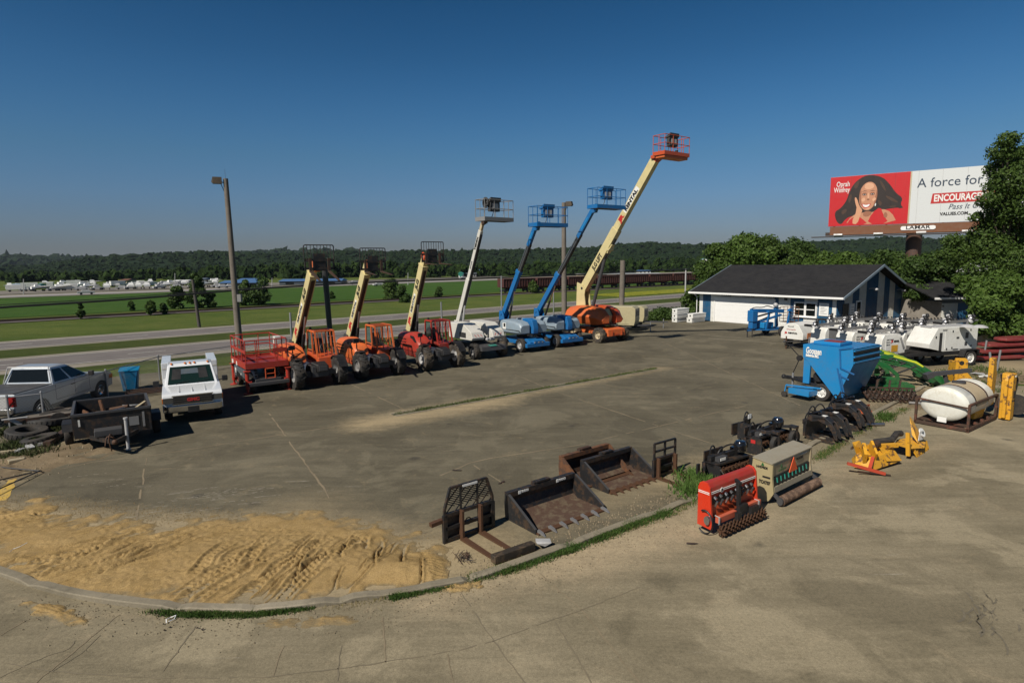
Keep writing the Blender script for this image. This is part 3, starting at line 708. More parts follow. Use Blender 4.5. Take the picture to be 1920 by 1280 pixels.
# right big trees
p=at(1885,470,46)
cr=[]
rs_=np.random.default_rng(3)
def bl(px,py,dist,r):
    q=at(px,py,dist); return (np.array((q.x-p.x,q.y-p.y,q.z)),r)
for px,py,r in [(1890,262,.7),(1878,285,.9),(1905,300,1.1),(1868,318,.8),(1905,340,1.5),(1930,300,1.6),(1865,350,.75),(1852,375,.7),(1880,390,1.2),(1925,385,1.8),(1862,412,.9),(1845,436,1.0),(1830,408,.5),(1895,430,1.6),(1935,450,1.9),(1820,458,1.1),(1860,468,1.4),(1785,452,.7),(1800,480,1.1),(1845,505,1.4),(1905,495,1.7),(1940,520,1.8),(1775,478,.7)]:
    cr.append(bl(px,py,46+rs_.uniform(-2,2),r))
tree('tree','tree','tallest dark green tree at the right edge, covering the end of the billboard',p.x,p.y,14,8,36000,.2,LEAF,77,crowns=cr,zb=0)
for i,(px,py0,dist,cl,n,lab,mt) in enumerate([
 (1735,520,52,[(1720,500,1.0),(1745,495,1.1),(1770,500,1.2),(1710,530,.9),(1745,530,1.1),(1725,550,.8),(1775,530,.9)],9000,'leafy tree directly right of the gable end of the garage',LEAFD),
 (1880,560,38,[(1838,590,.6),(1860,575,.9),(1885,560,1.2),(1912,570,1.3),(1850,610,.8),(1880,600,1.2),(1905,615,1.1),(1935,590,1.2),(1830,560,.6),(1895,540,.9),(1860,545,.8),(1925,625,.7)],20000,'low spreading green tree hanging over the right end of the shed',LEAF2),
 (1825,530,44,[(1812,540,.6),(1830,530,.8),(1850,540,.9),(1800,525,.5),(1865,525,.9),(1880,530,1.0)],9000,'bright green branches over the shed roof, right of the pale sheeting',LEAF2),
 ]):
    p=at(px,py0,dist); cr=[]
    for x_,y_,r in cl:
        q=at(x_,y_,dist+rs_.uniform(-1.5,1.5)); cr.append((np.array((q.x-p.x,q.y-p.y,q.z)),r))
    tree('tree','tree',lab,p.x,p.y,6,5,n,.24,mt,90+i,crowns=cr,zb=0)
# shrubs round the garage corner and in the fields
for i,(px,py,r,h,lab) in enumerate([(1300,598,.0,2.9,'green shrub against the left corner of the garage'),(1312,560,0,3.6,'young green tree leaning over the left eave of the garage')]):
    p=at(px,py,57+i*5); tree('shrub','shrub',lab,p.x,p.y,h,2.2+i,5000,.22,LEAF,60+i,zb=0,low=.05)
p=G(1262,600); tree('shrub','shrub','low dark bush left of the white tool boxes',p.x-.3,p.y+1.2,1.1,3.0,3500,.16,LEAFD,64,trunk=False,low=.0,zb=0)
p=G(1232,603); tree('shrub','shrub','low weedy bush behind the tan trailer drawbar',p.x-.3,p.y+1.8,.8,2.6,3000,.14,LEAF,65,trunk=False,low=.0,zb=0)
for i,(px,py,w_,h_,lab) in enumerate([
 (333,578,26,5,'leftmost dark bush of the clump left of the light pole'),(372,577,30,7.5,'tallest round bush behind the leaning wooden pole'),(398,576,16,4.5,'narrow bush just right of the leaning wooden pole'),
 (460,572,22,6,'dark bush just right of the tall light pole'),(488,571,34,6.5,'wide dark bush right of the tall light pole'),(152,597,10,3,'small lone bush by the railway at far left'),(284,590,14,2.6,'small bush by the railway, left of the clump'),(308,588,10,2.4,'tiny bush by the railway touching the clump on its left'),(247,582,8,2,'lone small shrub in the field above the railway'),
 (738,560,32,5.5,'wide dark bush between the second and third telehandler booms'),(756,566,20,4,'round green bush just right of the wide dark bush'),(822,558,12,3,'small dark bush right of the third telehandler boom'),(1000,549,16,4.5,'green bush in front of the red freight cars'),(622,560,8,2,'small shrub near the railway right of the short wooden pole')]):
    q=G(px,py,-3.4); tree('bush','bush',lab,q.x,q.y,h_,w_/CF*q.y*1.1,3000 if w_>12 else 900,.5,LEAFD if i%3 else LEAF,200+i,'bushes along the railway',trunk=False,low=.02,nb=16,bk=1.35)
# ---------------------------------------------------------------- woods and hills
def ico(sub=1):
    bm=bmesh.new(); bmesh.ops.create_icosphere(bm,subdivisions=sub,radius=1); bm.verts.ensure_lookup_table()
    v=np.array([x.co[:] for x in bm.verts]); f=np.array([[q.index for q in x.verts] for x in bm.faces]); bm.free(); return v,f
IV,IF=ico(2)
def blobs(name,cen,rad,mat,label,jit=.28,zs=1.,parent=None):
    n=len(cen); V=IV[None]*(1+jit*rng.normal(size=(n,len(IV),1)))*np.asarray(rad)[:,None,None]*np.array([1,1,zs])+np.asarray(cen)[:,None]
    F=IF[None]+np.arange(n)[:,None,None]*len(IV)
    o=mesh_np(name,V.reshape(-1,3),F.reshape(-1,3),mat,parent); o['kind']='stuff'; o['label']=label; return o
def wood_mat(name,a,b_):
    m,nt,b=base(name); co=geoco(nt); rnd=N(nt,'ShaderNodeNewGeometry').outputs['Random Per Island']; n=noise_(nt,.25,6,.75,co)
    col=mix(nt,rnd,a,b_); col=mix(nt,ramp(nt,n,.35,.65,0,.75),col,tuple(x*.5 for x in a)); nt.links.new(col,b.inputs['Base Color']); b.inputs['Roughness'].default_value=.9; b.inputs['Specular IOR Level'].default_value=.1; return m
WOOD=wood_mat('wood_leaf',(.012,.026,.006),(.028,.05,.01)); HILLW=wood_mat('hill_leaf',(.009,.02,.007),(.017,.032,.01))
tops=[(-300,505),(0,507),(120,505),(250,502),(380,496),(440,492),(560,488),(640,484),(760,486),(880,490),(980,487),(1100,484),(1180,482),(1280,478),(1340,474),(1500,470),(1700,466),(2100,460)]
def itp(x,T_): return float(np.interp(x,[a for a,b in T_],[b for a,b in T_]))
cen=[];rad=[]
for k in range(620):
    px=random.uniform(-320,2080); dist=random.uniform(365,440) if px<1150 else random.uniform(420,520)
    if random.random()<.35: dist=random.uniform(440,620)
    q=at(px,itp(px,tops)+random.uniform(-2,9),dist); x,y,zt=q.x,q.y,q.z; hh=zt+3.5; R_=random.uniform(2.6,4.4)
    for j in range(6):
        t=j/5; zz=-3.5+hh*(.1+.72*t)-R_*.35; rr=R_*(1.05-.45*t)*random.uniform(.75,1.1)
        cen.append((x+random.gauss(0,R_*.45),y+random.gauss(0,R_*.45),zz)); rad.append(rr*.8)
blobs('woodland',cen,rad,WOOD,'dark green woodland along the foot of the hills',zs=1.1)
def ridge(name,crest,r0,r1,r2,z0,n,rt,label,mat,xa=-500,xb=2500):
    cols=[]; xs=np.arange(xa,xb,25)
    V=[];F=[]
    for px in xs:
        c=at(px,itp(px,crest),r1); zc=c.z; d=ray(px,480); d=Vector((d.x,d.y,0)); d=d/d.y
        row=[]
        for t in np.linspace(0,1,8):
            rr=r0+(r1-r0)*t; row.append((d.x*rr,rr,z0+(zc-z0)*smooth(t)*1.0-2))
        row.append((d.x*r2,r2,zc*.4)); V+=row
    k=9
    for i in range(len(xs)-1):
        for j in range(k-1): F.append((i*k+j,(i+1)*k+j,(i+1)*k+j+1,i*k+j+1))
    o=mesh_np(name,V,F,mat,smooth=True); o['kind']='structure'
    cen=[];rad=[]
    for _ in range(n):
        px=random.uniform(xa,xb-30); t=random.random()**.8; rr=r0+(r1-r0)*t; zc=at(px,itp(px,crest),r1).z; d=ray(px,480); q=rt*random.uniform(.6,1.25)
        cen.append((d.x/d.y*rr,rr,z0+(zc-z0)*smooth(t)-2-q*.15-(0 if t<.8 else q*.55))); rad.append(q)
    blobs('hill_forest',cen,rad,mat,label,zs=.8)
ridge('near_hill',[(-500,512),(60,498),(150,484),(230,478),(300,473),(350,471),(412,471),(480,474),(560,474),(640,470),(700,470),(860,468),(1000,466),(1100,463),(1160,457),(1217,453),(1300,457),(1400,455),(1500,452),(1580,451),(1650,444),(1700,444),(1780,448),(1900,446),(2500,440)],700,1250,1600,-3,4400,6.5,'dark green trees covering the nearer ridge of hills',HILLW)
ridge('distant_hill',[(-500,476),(0,478),(60,480),(100,482),(200,481),(300,477),(500,470),(2500,442)],1700,2500,3000,5,900,18,'blue green trees covering the distant ridge at left',HILLW,-500,700)
# ---------------------------------------------------------------- garage
GB=G(1311,600); FD=Vector((.6,-.8,0)); GD=Vector((.8,.6,0))      # facade runs along FD, the gable end along GD
FL=12.3; GW=12.0; ZE=2.75
gar=T('garage','blue and white striped garage with black shingle roof and white overhead door','building',GB,math.atan2(FD.y,FD.x))
# local x along facade, local y towards the back (GD)
inv=gar.matrix_basis if False else (Matrix.Translation(GB)@Matrix.Rotation(math.atan2(FD.y,FD.x),4,'Z')).inverted()
def fx(px,py=575): return (inv@PL(px,py,GB,(GD.x,GD.y))).x
def fz(px,py): return PL(px,py,GB,(GD.x,GD.y)).z
GR_=GB+FD*FL
def gy(px,py=575): return (inv@PL(px,py,GR_,(FD.x,FD.y))).y
def gzz(px,py): return PL(px,py,GR_,(FD.x,FD.y)).z
zr=ZE+2.15
m=M(); m.prism([(0,0),(GW,0),(GW,ZE),(GW/2,zr-.1),(0,ZE)],0.03,FL-.03,'x'); m.build('wall','white_dirty',gar)
def panel(nm,mat,x0,x1,z0,z1,plane='f',rib=.2,th=.03,top=None):
    m=M()
    if plane=='f':
        m.b2(x0,x1,-th,.03,z0,z1); n=int((x1-x0)/rib)
        for i in range(n+1):
            x=x0+.05+i*rib
            if x<x1-.02: m.b2(x-.018,x+.018,-th-.02,-th+.004,z0+.01,z1-.01)
    else:
        zt=lambda y:top(y)
        m.prism([(x0,z0),(x1,z0),(x1,zt(x1))]+([(GW/2,zt(GW/2))] if x0<GW/2<x1 else [])+[(x0,zt(x0))],FL-.03,FL+th,'x'); n=int((x1-x0)/rib)
        for i in range(n+1):
            y=x0+.05+i*rib
            if y<x1-.02: m.b2(FL+th-.004,FL+th+.025,y-.03,y+.03,z0+.01,zt(y)-.03)
    return m.build(nm,mat,gar)
xs=[fx(v) for v in(1318,1333,1341,1452,1460,1482,1508,1533,1561,1571)]
xs[0]=max(.3,xs[0]); xs[-1]=FL-.02
zt_=ZE-.05
panel('siding','white',0.0,xs[0],0,zt_); panel('siding','panel_blue',xs[0],xs[1],0,zt_); panel('siding','white',xs[1],xs[2],0,zt_)
dz=2.13
panel('siding','white',xs[2],xs[3],dz+.12,zt_); panel('siding','panel_blue',xs[3],xs[4],0,zt_); panel('siding','white',xs[4],xs[5],0,zt_)
wz0,wz1=.95,2.05
panel('siding','panel_blue',xs[5],xs[6],0,zt_); panel('siding','white',xs[6],xs[7],0,zt_); panel('siding','panel_blue',xs[7],xs[8],0,zt_); panel('siding','white',xs[8],xs[9],0,zt_)
m=M(); m.b2(xs[2],xs[3],-.02,.03,.02,dz)
for i in range(1,4): m.b2(xs[2],xs[3],-.03,-.016,dz*i/4-.012,dz*i/4+.012)
m.build('garage_door','trimwhite',gar)
m=M(); m.b2(xs[2]-.1,xs[2],-.08,.03,0,dz+.1); m.b2(xs[3],xs[3]+.1,-.08,.03,0,dz+.1); m.b2(xs[2],xs[3],-.08,.03,dz,dz+.1); m.build('door_frame','trimwhite',gar)
for a,b_ in((1352,1371),(1392,1414),(1436,1452)):
    m=M(); m.b2(fx(a),fx(b_),-.05,.0,dz+.22,ZE-.12); m.build('transom_window','glass',gar)
def window(x0,x1,z0,z1,n=2):
    fr=M(); t=.09
    fr.b2(x0-t,x1+t,-.1,-.03,z0-t,z0); fr.b2(x0-t,x1+t,-.1,-.03,z1,z1+t); fr.b2(x0-t,x0,-.1,-.03,z0,z1); fr.b2(x1,x1+t,-.1,-.03,z0,z1)
    for i in range(1,n): x=x0+(x1-x0)*i/n; fr.b2(x-.08,x+.08,-.1,-.03,z0,z1)
    w=fr.build('window','trimwhite',gar)
    m=M(); m.b2(x0,x1,-.055,-.02,z0,z1); m.build('pane','glass',w)
    m=M()
    for i in range(n): a=x0+(x1-x0)*i/n+.08; b=x0+(x1-x0)*(i+1)/n-.08; m.b2(a,b,-.085,-.056,(z0+z1)/2-.03,(z0+z1)/2+.03)
    m.build('sash','trimwhite',w)
    m=M(); m.b2(x0-.14,x1+.14,-.2,-.1,z0-.14,z0-.09); m.build('sill','trimwhite',w)
window(fx(1492),fx(1530),fz(1500,591),fz(1500,568))
m=M(); x0,x1=fx(1537),fx(1555); z0,z1=fz(1545,592),fz(1545,568); m.b2(x0,x1,-.1,-.055,z0,z1); nb=m.build('notice_board','trimwhite',gar)
m=M()
for k in range(7):
    z=z1-.12-(z1-z0-.2)*k/7; m.b2(x0+.12,x1-.12-(k%3)*.1,-.108,-.099,z-.03,z)
m.build('printed_lines','grey',nb)
# wall lamp
m=M(); m.b2(fx(1472),fx(1476),-.2,-.03,2.2,2.45); m.build('wall_lamp','dark',gar)
# gable end
top=lambda y: ZE-.02+(zr-ZE-.12)*(1-abs(y-GW/2)/(GW/2))
ys=[0]+[gy(v) for v in(1582,1597,1609,1622,1643,1655,1665,1675)]+[GW]
for i in range(9): panel('siding','panel_blue' if i%2==0 else 'white_dirty',ys[i]+ (0.0 if i else .02),ys[i+1]-(0 if i<8 else .02),0,0,'g',.22,.03,top)
m=M(); m.b2(FL+.03,FL+.07,gy(1579),gy(1590),0,2.05); m.build('side_door','dark',gar)
m=M(); m.b2(FL+.055,FL+.1,gy(1592),gy(1600),.5,2.0); s_=m.build('price_board','trimwhite',gar)
m=M()
for k in range(6): m.b2(FL+.098,FL+.108,gy(1592)+.12,gy(1600)-.12,.7+k*.2,.74+k*.2)
m.build('printed_lines','grey',s_)
y0,y1=gy(1603),gy(1613); m=M(); m.b2(FL+.055,FL+.1,y0,y0+.12,0,2.2); m.b2(FL+.055,FL+.1,y1-.12,y1,0,2.2); m.b2(FL+.055,FL+.1,y0+.12,y1-.12,2.08,2.2); dd_=m.build('entry_door','trimwhite',gar)
m=M(); m.b2(FL+.055,FL+.075,y0+.12,y1-.12,0,2.08); m.build('pane','glass',dd_)
for px,py in((1629,541),(1681,543)):
    y=gy(px,py); z=gzz(px,py); m=M(); m.bar((FL+.03,y,z),(FL+.5,y,z+.05),.06); m.sph((FL+.55,y,z-.05),.17,6,(1,1,.7)); m.build('flood_lamp','light_grey',gar)
# roof
OV=.6; OG=.75
sl=(zr-ZE)/(GW/2); zo=ZE-sl*OV
def roof_slab(sgn):
    y0,y1=(-OV,GW/2) if sgn<0 else (GW+OV,GW/2)
    m=M(); A=[(-OG,y0,zo+.1),(FL+OG,y0,zo+.1),(FL+OG,y1,zr+.1),(-OG,y1,zr+.1)]; B=[(x,y,z-.1) for x,y,z in A]
    m.add(A+B,[(0,1,2,3),(7,6,5,4),(0,4,5,1),(1,5,6,2),(2,6,7,3),(3,7,4,0)]); return m
m_,nt,b=base('shingles'); co=objco(nt)
br=N(nt,'ShaderNodeTexBrick'); br.inputs['Scale'].default_value=1; br.inputs['Brick Width'].default_value=.35; br.inputs['Row Height'].default_value=.14; br.inputs['Mortar Size'].default_value=.006
br.inputs['Color1'].default_value=(.016,.016,.018,1); br.inputs['Color2'].default_value=(.026,.026,.028,1); br.inputs['Mortar'].default_value=(.006,.006,.006,1); nt.links.new(co,br.inputs['Vector'])
nn_=noise_(nt,.8,6,.7,co); nt.links.new(mix(nt,ramp(nt,nn_,.4,.7,0,.5),br.outputs['Color'],(.035,.034,.033)),b.inputs['Base Color']); b.inputs['Roughness'].default_value=.95; b.inputs['Specular IOR Level'].default_value=.15
bump(nt,b,noise_(nt,40,3,.8,co),.5,.02)
SH=m_
rf=T('roof','','',(0,0,0)); rf.parent=gar
for k in('label','category'): del rf[k]
bpy.data.objects.remove(rf)
m=roof_slab(-1); 
m2=roof_slab(1); m.add(m2.v,m2.f); rf=m.build('roof',SH,gar)
m=M(); m.b2(-OG-.02,FL+OG+.02,-OV-.13,-OV,zo-.06,zo+.1); m.b2(-OG-.02,FL+OG+.02,GW+OV,GW+OV+.1,zo-.06,zo+.1); m.build('gutter','trimwhite',gar,bevel=.02)
m=M()
for x in(-OG-.05,FL+OG):
    for sg in(0,1):
        p=(x+.025,-OV if sg==0 else GW+OV,zo+.02); q=(x+.025,GW/2,zr+.02); m.bar(p,q,.05,.2,upv=(1,0,0)) if False else m.add([(x,p[1],p[2]-.1),(x+.05,p[1],p[2]-.1),(x+.05,q[1],q[2]-.1),(x,q[1],q[2]-.1),(x,p[1],p[2]+.1),(x+.05,p[1],p[2]+.1),(x+.05,q[1],q[2]+.1),(x,q[1],q[2]+.1)],[(0,1,2,3),(7,6,5,4),(0,4,5,1),(1,5,6,2),(2,6,7,3),(3,7,4,0)])
m.build('barge_board','grey_blue',gar)
m=M(); m.tube((-.25,-OV+.0,zo-.05),(-.25,-.08,zo-.35),.04); m.tube((-.25,-.08,zo-.35),(-.25,-.08,.1),.04); m.build('downpipe','trimwhite',gar)
# ---------------------------------------------------------------- wooden fence and shed
sa=PL(1764,600,(40,49,0),(-.1,1)); _d=Vector((34.2,52.4,0))-sa; _n=(-_d.y,_d.x); pa=PL(1684,600,sa,_n); pb=PL(1766,600,sa,_n)
def board_fence(a,b,h,label):
    a=Vector((a.x,a.y,0));b=Vector((b.x,b.y,0)); L=(b-a).length; r=T('board_fence',label,'fence',a,math.atan2((b-a).y,(b-a).x))
    m=M(); n=int(L/.15)
    for i in range(n): m.b2(i*.15,i*.15+.142,random.uniform(-.008,.008),.02+random.uniform(0,.008),.05,h+random.uniform(-.02,.02))
    m.build('boards',paint('weathered_board',(.3,.27,.23),rough=.95,dirt=.6,dc=(.08,.07,.06),sc=1.2,fine=9),r)
    m=M(); m.b2(0,L,.032,.08,.4,.5); m.b2(0,L,.032,.08,h-.4,h-.3); m.build('rails','rust_dark',r)
    m=M()
    for i in range(int(L/2.4)+1): m.b2(i*2.4,i*2.4+.1,.082,.18,0,h-.05)
    m.build('posts','rust_dark',r); return r
fh=PL(1720,562,pa,_n).z
board_fence(pa,pb,fh,'weathered grey board fence joining the garage to the shed')
sa=PL(1764,600,(40,49,0),(-.1,1)); sb=PL(1832,600,(42,49,0),(-.1,1)); sa.z=sb.z=0
shd=T('shed','low shed with black roof, pale sheeting and blue door beside the board fence','shed',sa,math.atan2((sb-sa).y,(sb-sa).x)); L=(sb-sa).length
sx=lambda v:(Vector((*PL(v,600,sa,(-.1,1)).xy,0))-sa).length
m=M(); m.b2(0,L,.05,3.5,0,2.35); m.build('wall','slate',shd)
m=M(); m.b2(.0,sx(1792),0,.05,0,1.85)
for i in range(int(sx(1792)/.25)): m.b2(.1+i*.25,.14+i*.25,-.02,.0,0,1.84)
m.build('pale_sheeting','white_dirty',shd)
m=M(); m.b2(sx(1793),sx(1818),0,.045,0,1.85); m.build('door','panel_blue',shd)
a_,b_=sx(1822),sx(1832); m=M(); m.b2(a_,b_,-.25,0.04,.1,1.75); lv=m.build('louvre_box','trimwhite',shd)
m=M()
for k in range(9): m.b2(a_+.06,b_-.06,-.262,-.249,.35+k*.15,.41+k*.15)
m.build('slats','grey',lv)
ze=PL(1775,557,sa,(-.1,1)).z
m=M(); m.prism([(-.6,ze),(4,ze+1.3),(4,ze+1.2),(-.6,ze-.1)],-1.1,L+2.5,'x'); m.build('roof',SH,shd)
m=M(); m.b2(-1.1,L+2.5,-.72,-.6,ze-.14,ze+.02); m.build('gutter','trimwhite',shd)
# white sheeting seen through the branches behind the shed
q=at(1800,515,64); wb=T('metal_building','white metal building glimpsed through branches behind the shed','building',(q.x-4,q.y,0),-.1)
m=M(); m.b2(0,20,0,8,0,4.0); m.build('wall','trimwhite',wb); m=M(); m.prism([(-.3,4.0),(4,4.9),(8.3,4.0),(8.3,3.9),(-.3,3.9)],-.3,20.3,'x'); m.build('roof','light_grey',wb)
# ---------------------------------------------------------------- billboard
K=1.35; BA=at(1553,425,54.8*K); BZ=BA.z; bd=Vector((.82,-.572,0)).normalized(); BW=14.63*K; BH=4.27*K
bb=T('billboard','tall roadside billboard with red portrait half and white half, on one brown post','billboard',(BA.x,BA.y,0),math.atan2(bd.y,bd.x))
# local x along the face, local -y is the side we see
m=M(); m.b2(0,BW,0,.25,BZ,BZ+BH); m.build('panel',paint('vinyl_white',(.6,.62,.62),rough=.5,dirt=.05),bb)
rw=BW*.405
m=M(); m.b2(0,rw,-.01,0.0,BZ+.01,BZ+BH-.01); poster=m.build('poster','billred',bb)
m=M(); m.b2(rw,rw+.14,-.012,-.001,BZ+.01,BZ+BH-.01); m.build('gold_edge','buff',bb)
m=M(); m.b2(.15*K,BW-.1,.02,.2,BZ-1.05,BZ-.04)
for i in range(int(BW/.3)): m.b2(.2+i*.3,.24+i*.3,.0,.03,BZ-1.04,BZ-.06)
m.build('apron','brown',bb)
X_=lambda f:f*rw; Z_=lambda f:BZ+f*BH
def flatpoly(pts,mat,nm,d,par):
    n=len(pts); a=[(X_(u),-.01-d,Z_(v)) for u,v in pts]; m=M(); fs=tessellate_polygon([[Vector(p) for p in a]]); m.add(a,fs); 
    return m.build(nm,mat,par)
def spl(pts,it=2):
    for _ in range(it):
        Q=[]
        for i in range(len(pts)):
            a=pts[i];b=pts[(i+1)%len(pts)]; Q+=[(a[0]*.75+b[0]*.25,a[1]*.75+b[1]*.25),(a[0]*.25+b[0]*.75,a[1]*.25+b[1]*.75)]
        pts=Q
    return pts
hair=flatpoly(spl([(.1,.1),(.17,.02),(.22,.14),(.3,.2),(.55,.25),(.72,.3),(.86,.32),(.95,.3),(.9,.38),(.93,.5),(.84,.6),(.76,.78),(.66,.94),(.5,1.),(.4,.96),(.3,.84),(.25,.66),(.22,.5),(.15,.36),(.07,.3)]),'hair','portrait_hair',.004,poster)
flatpoly(spl([(.22,.02),(.3,.2),(.42,.26),(.58,.25),(.68,.32),(.8,.24),(.88,.02)],1),'skin','portrait_shoulders',.008,poster)
flatpoly(spl([(.24,.01),(.28,.14),(.38,.2),(.45,.12),(.52,.02)],1),'billred','portrait_dress',.012,poster)
flatpoly(spl([(.5,.02),(.56,.24),(.66,.36),(.7,.2),(.78,.02)],1),'billred','portrait_dress',.012,poster)
flatpoly(spl([(.385,.5),(.4,.4),(.45,.31),(.505,.29),(.56,.34),(.6,.46),(.615,.6),(.6,.76),(.54,.86),(.46,.85),(.4,.74),(.385,.62)]),'skin','portrait_face',.016,poster)
flatpoly(spl([(.3,.05),(.37,.32),(.33,.5),(.33,.58),(.36,.54),(.39,.4),(.44,.3),(.42,.24),(.38,.02)],1),paint('skin_light',(.6,.3,.17),rough=.6,dirt=.05),'portrait_hand',.02,poster)
flatpoly(spl([(.43,.425),(.48,.4),(.53,.425),(.515,.375),(.48,.355),(.445,.375)],1),'trimwhite','portrait_smile',.024,poster)
for u in(.45,.55):
    flatpoly(spl([(u-.033,.61),(u,.635),(u+.033,.61),(u,.595)],1),'hair','portrait_eye',.024,poster)
    flatpoly([(u-.04,.665),(u,.69),(u+.04,.67),(u,.678)],'hair','portrait_brow',.024,poster)
flatpoly(spl([(.48,.51),(.5,.53),(.525,.51),(.5,.495)],1),'brown','portrait_nose',.024,poster)
flatpoly(spl([(.585,.4),(.6,.44),(.605,.4),(.595,.36)],1),'decal_white','portrait_earring',.026,poster)
SK2=paint('skin_lit',(.66,.36,.22),rough=.6,dirt=.03); SK3=paint('skin_deep',(.3,.12,.065),rough=.6,dirt=.03); HR2=paint('hair_brown',(.06,.03,.018),rough=.6,dirt=.03)
for pts in([(.46,.84),(.55,.83),(.57,.74),(.5,.7),(.44,.74)],[(.41,.52),(.45,.56),(.47,.5),(.43,.46)],[(.55,.52),(.59,.55),(.6,.5),(.56,.46)],[(.46,.34),(.5,.35),(.54,.34),(.5,.31)],[(.49,.64),(.505,.64),(.515,.53),(.49,.53)]): flatpoly(spl(pts,1),SK2,'portrait_highlight',.018,poster)
for pts in([(.39,.7),(.41,.72),(.41,.5),(.43,.38),(.4,.42),(.385,.55)],[(.6,.72),(.615,.6),(.6,.46),(.57,.36),(.58,.5),(.595,.62)],[(.46,.28),(.54,.28),(.56,.22),(.5,.16),(.44,.2)],[(.72,.26),(.76,.2),(.74,.12),(.7,.16)],[(.42,.65),(.48,.65),(.48,.59),(.42,.59)],[(.52,.65),(.58,.65),(.58,.59),(.52,.59)]): flatpoly(spl(pts,1),SK3,'portrait_shadow',.017,poster)
flatpoly(spl([(.415,.435),(.48,.415),(.545,.435),(.52,.36),(.48,.335),(.44,.36)],1),'decal_red','portrait_lips',.021,poster)
for u in(.45,.55): flatpoly([(u-.022,.612),(u,.622),(u+.022,.612),(u,.604)],'decal_white','portrait_eye_white',.026,poster); flatpoly([(u-.008,.62),(u+.008,.62),(u+.006,.604),(u-.006,.604)],'hair','portrait_pupil',.028,poster)
for pts in([(.3,.8),(.36,.9),(.38,.86),(.34,.72)],[(.62,.9),(.68,.8),(.72,.66),(.7,.66),(.65,.78)],[(.7,.58),(.8,.52),(.88,.42),(.85,.42),(.76,.48)],[(.24,.55),(.28,.66),(.29,.56),(.26,.44)],[(.16,.3),(.22,.36),(.24,.3),(.18,.22)],[(.62,.5),(.68,.44),(.66,.36),(.63,.42)],[(.78,.36),(.86,.36),(.84,.33),(.76,.34)]): flatpoly(spl(pts,1),HR2,'portrait_hair_light',.006,poster)
for k in range(9): flatpoly(spl([(.86+.03*math.cos(k*.7)+.01*k,.3+.028*k),(.9+.03*math.cos(k*.7)+.01*k*.4,.31+.028*k),(.87+.02*k*.4,.33+.026*k)],1),'hair','portrait_curl',.005,poster)
text('Oprah',(X_(.08),-.04,Z_(.8)),(1,0,0),(0,0,1),.62*K,'decal_white',poster,width=X_(.17),bold=.008)
text('Winfrey',(X_(.05),-.04,Z_(.685)),(1,0,0),(0,0,1),.62*K,'decal_white',poster,width=X_(.21),bold=.008)
NAVY=paint('navy_ink',(.02,.04,.07),rough=.5,dirt=.03)
x0=rw+.5*K
text('A force for good.',(x0,-.01,Z_(.68)),(1,0,0),(0,0,1),1.05*K,NAVY,bb,width=6.7*K,bold=.004)
m=M(); m.add([(x0+1.0*K,-.012,Z_(.36)),(x0+5.7*K,-.012,Z_(.36)),(x0+5.8*K,-.012,Z_(.55)),(x0+1.1*K,-.012,Z_(.55))],[(0,1,2,3)]); m.build('red_banner','decal_red',bb)
text('ENCOURAGEMENT',(x0+1.2*K,-.02,Z_(.4)),(1,0,0),(0,0,1),.74*K,'decal_white',bb,width=4.4*K,bold=.03)
text('Pass It On.',(x0+2.2*K,-.01,Z_(.24)),(1,0,0),(0,0,1),.6*K,NAVY,bb,width=2.3*K,shear=.3,bold=.003)
text('VALUES.COM',(x0+1.7*K,-.01,Z_(.13)),(1,0,0),(0,0,1),.34*K,'decal_black',bb,width=1.85*K,bold=.02)
# plaque
px0=BW*.375; m=M(); m.prism([(px0,BZ-.62),(px0+.12,BZ-.72),(px0+2.3*K,BZ-.72),(px0+2.42*K,BZ-.62),(px0+2.42*K,BZ-.38),(px0+2.3*K,BZ-.28),(px0+.12,BZ-.28),(px0,BZ-.38)],-.05,.0,'y'); pq=m.build('plaque','trimwhite',bb)
text('LAMAR',(px0+.35*K,-.06,BZ-.63),(1,0,0),(0,0,1),.42*K,'decal_black',pq,width=1.7*K,bold=.012)
for i in range(1,9):
    x=BW*i/9; m=M(); m.b2(x-.012,x+.012,-.0135,-.0125,BZ+.01,BZ+BH-.01); m.build('panel_seam','light_grey' if x>rw else 'maroon',bb)
# catwalk and lights
m=M(); m.b2(-1.6,BW,-1.5,-.1,BZ-1.3,BZ-1.22); m.build('catwalk','rust_dark',bb)
for i in range(5):
    x=.9+i*BW/4.9; m=M(); m.bar((x,-1.9,BZ-1.15),(x+.9,-1.9,BZ-1.15),.7,.18,upv=(0,.3,1)); m.build('flood_lamp','light_grey',bb)
xp=(BA.xy-at(1712,440,60).xy).length
t_=PL(1714,440,BA,(-bd.y,bd.x)); xp=(Vector((t_.x,t_.y))-BA.xy).length
m=M(); m.tube((xp,.9,0),(xp,.9,BZ-.6),.78,20); m.build('post',rusty('post_steel',(.05,.035,.03),(.12,.06,.04),amt=.5),bb,smooth=True)
m=M(); m.bar((-.3,.45,BZ-.9),(BW,.45,BZ-.9),.4,.4); m.b2(0,BW,.45,.8,BZ+.3,BZ+.5); m.b2(0,BW,.45,.8,BZ+BH-.6,BZ+BH-.4)
for i in range(8): x=.5+i*(BW-1)/7; m.b2(x,x+.2,.25,.46,BZ-.8,BZ+BH-.1)
m.build('back_frame','rust_dark',bb)
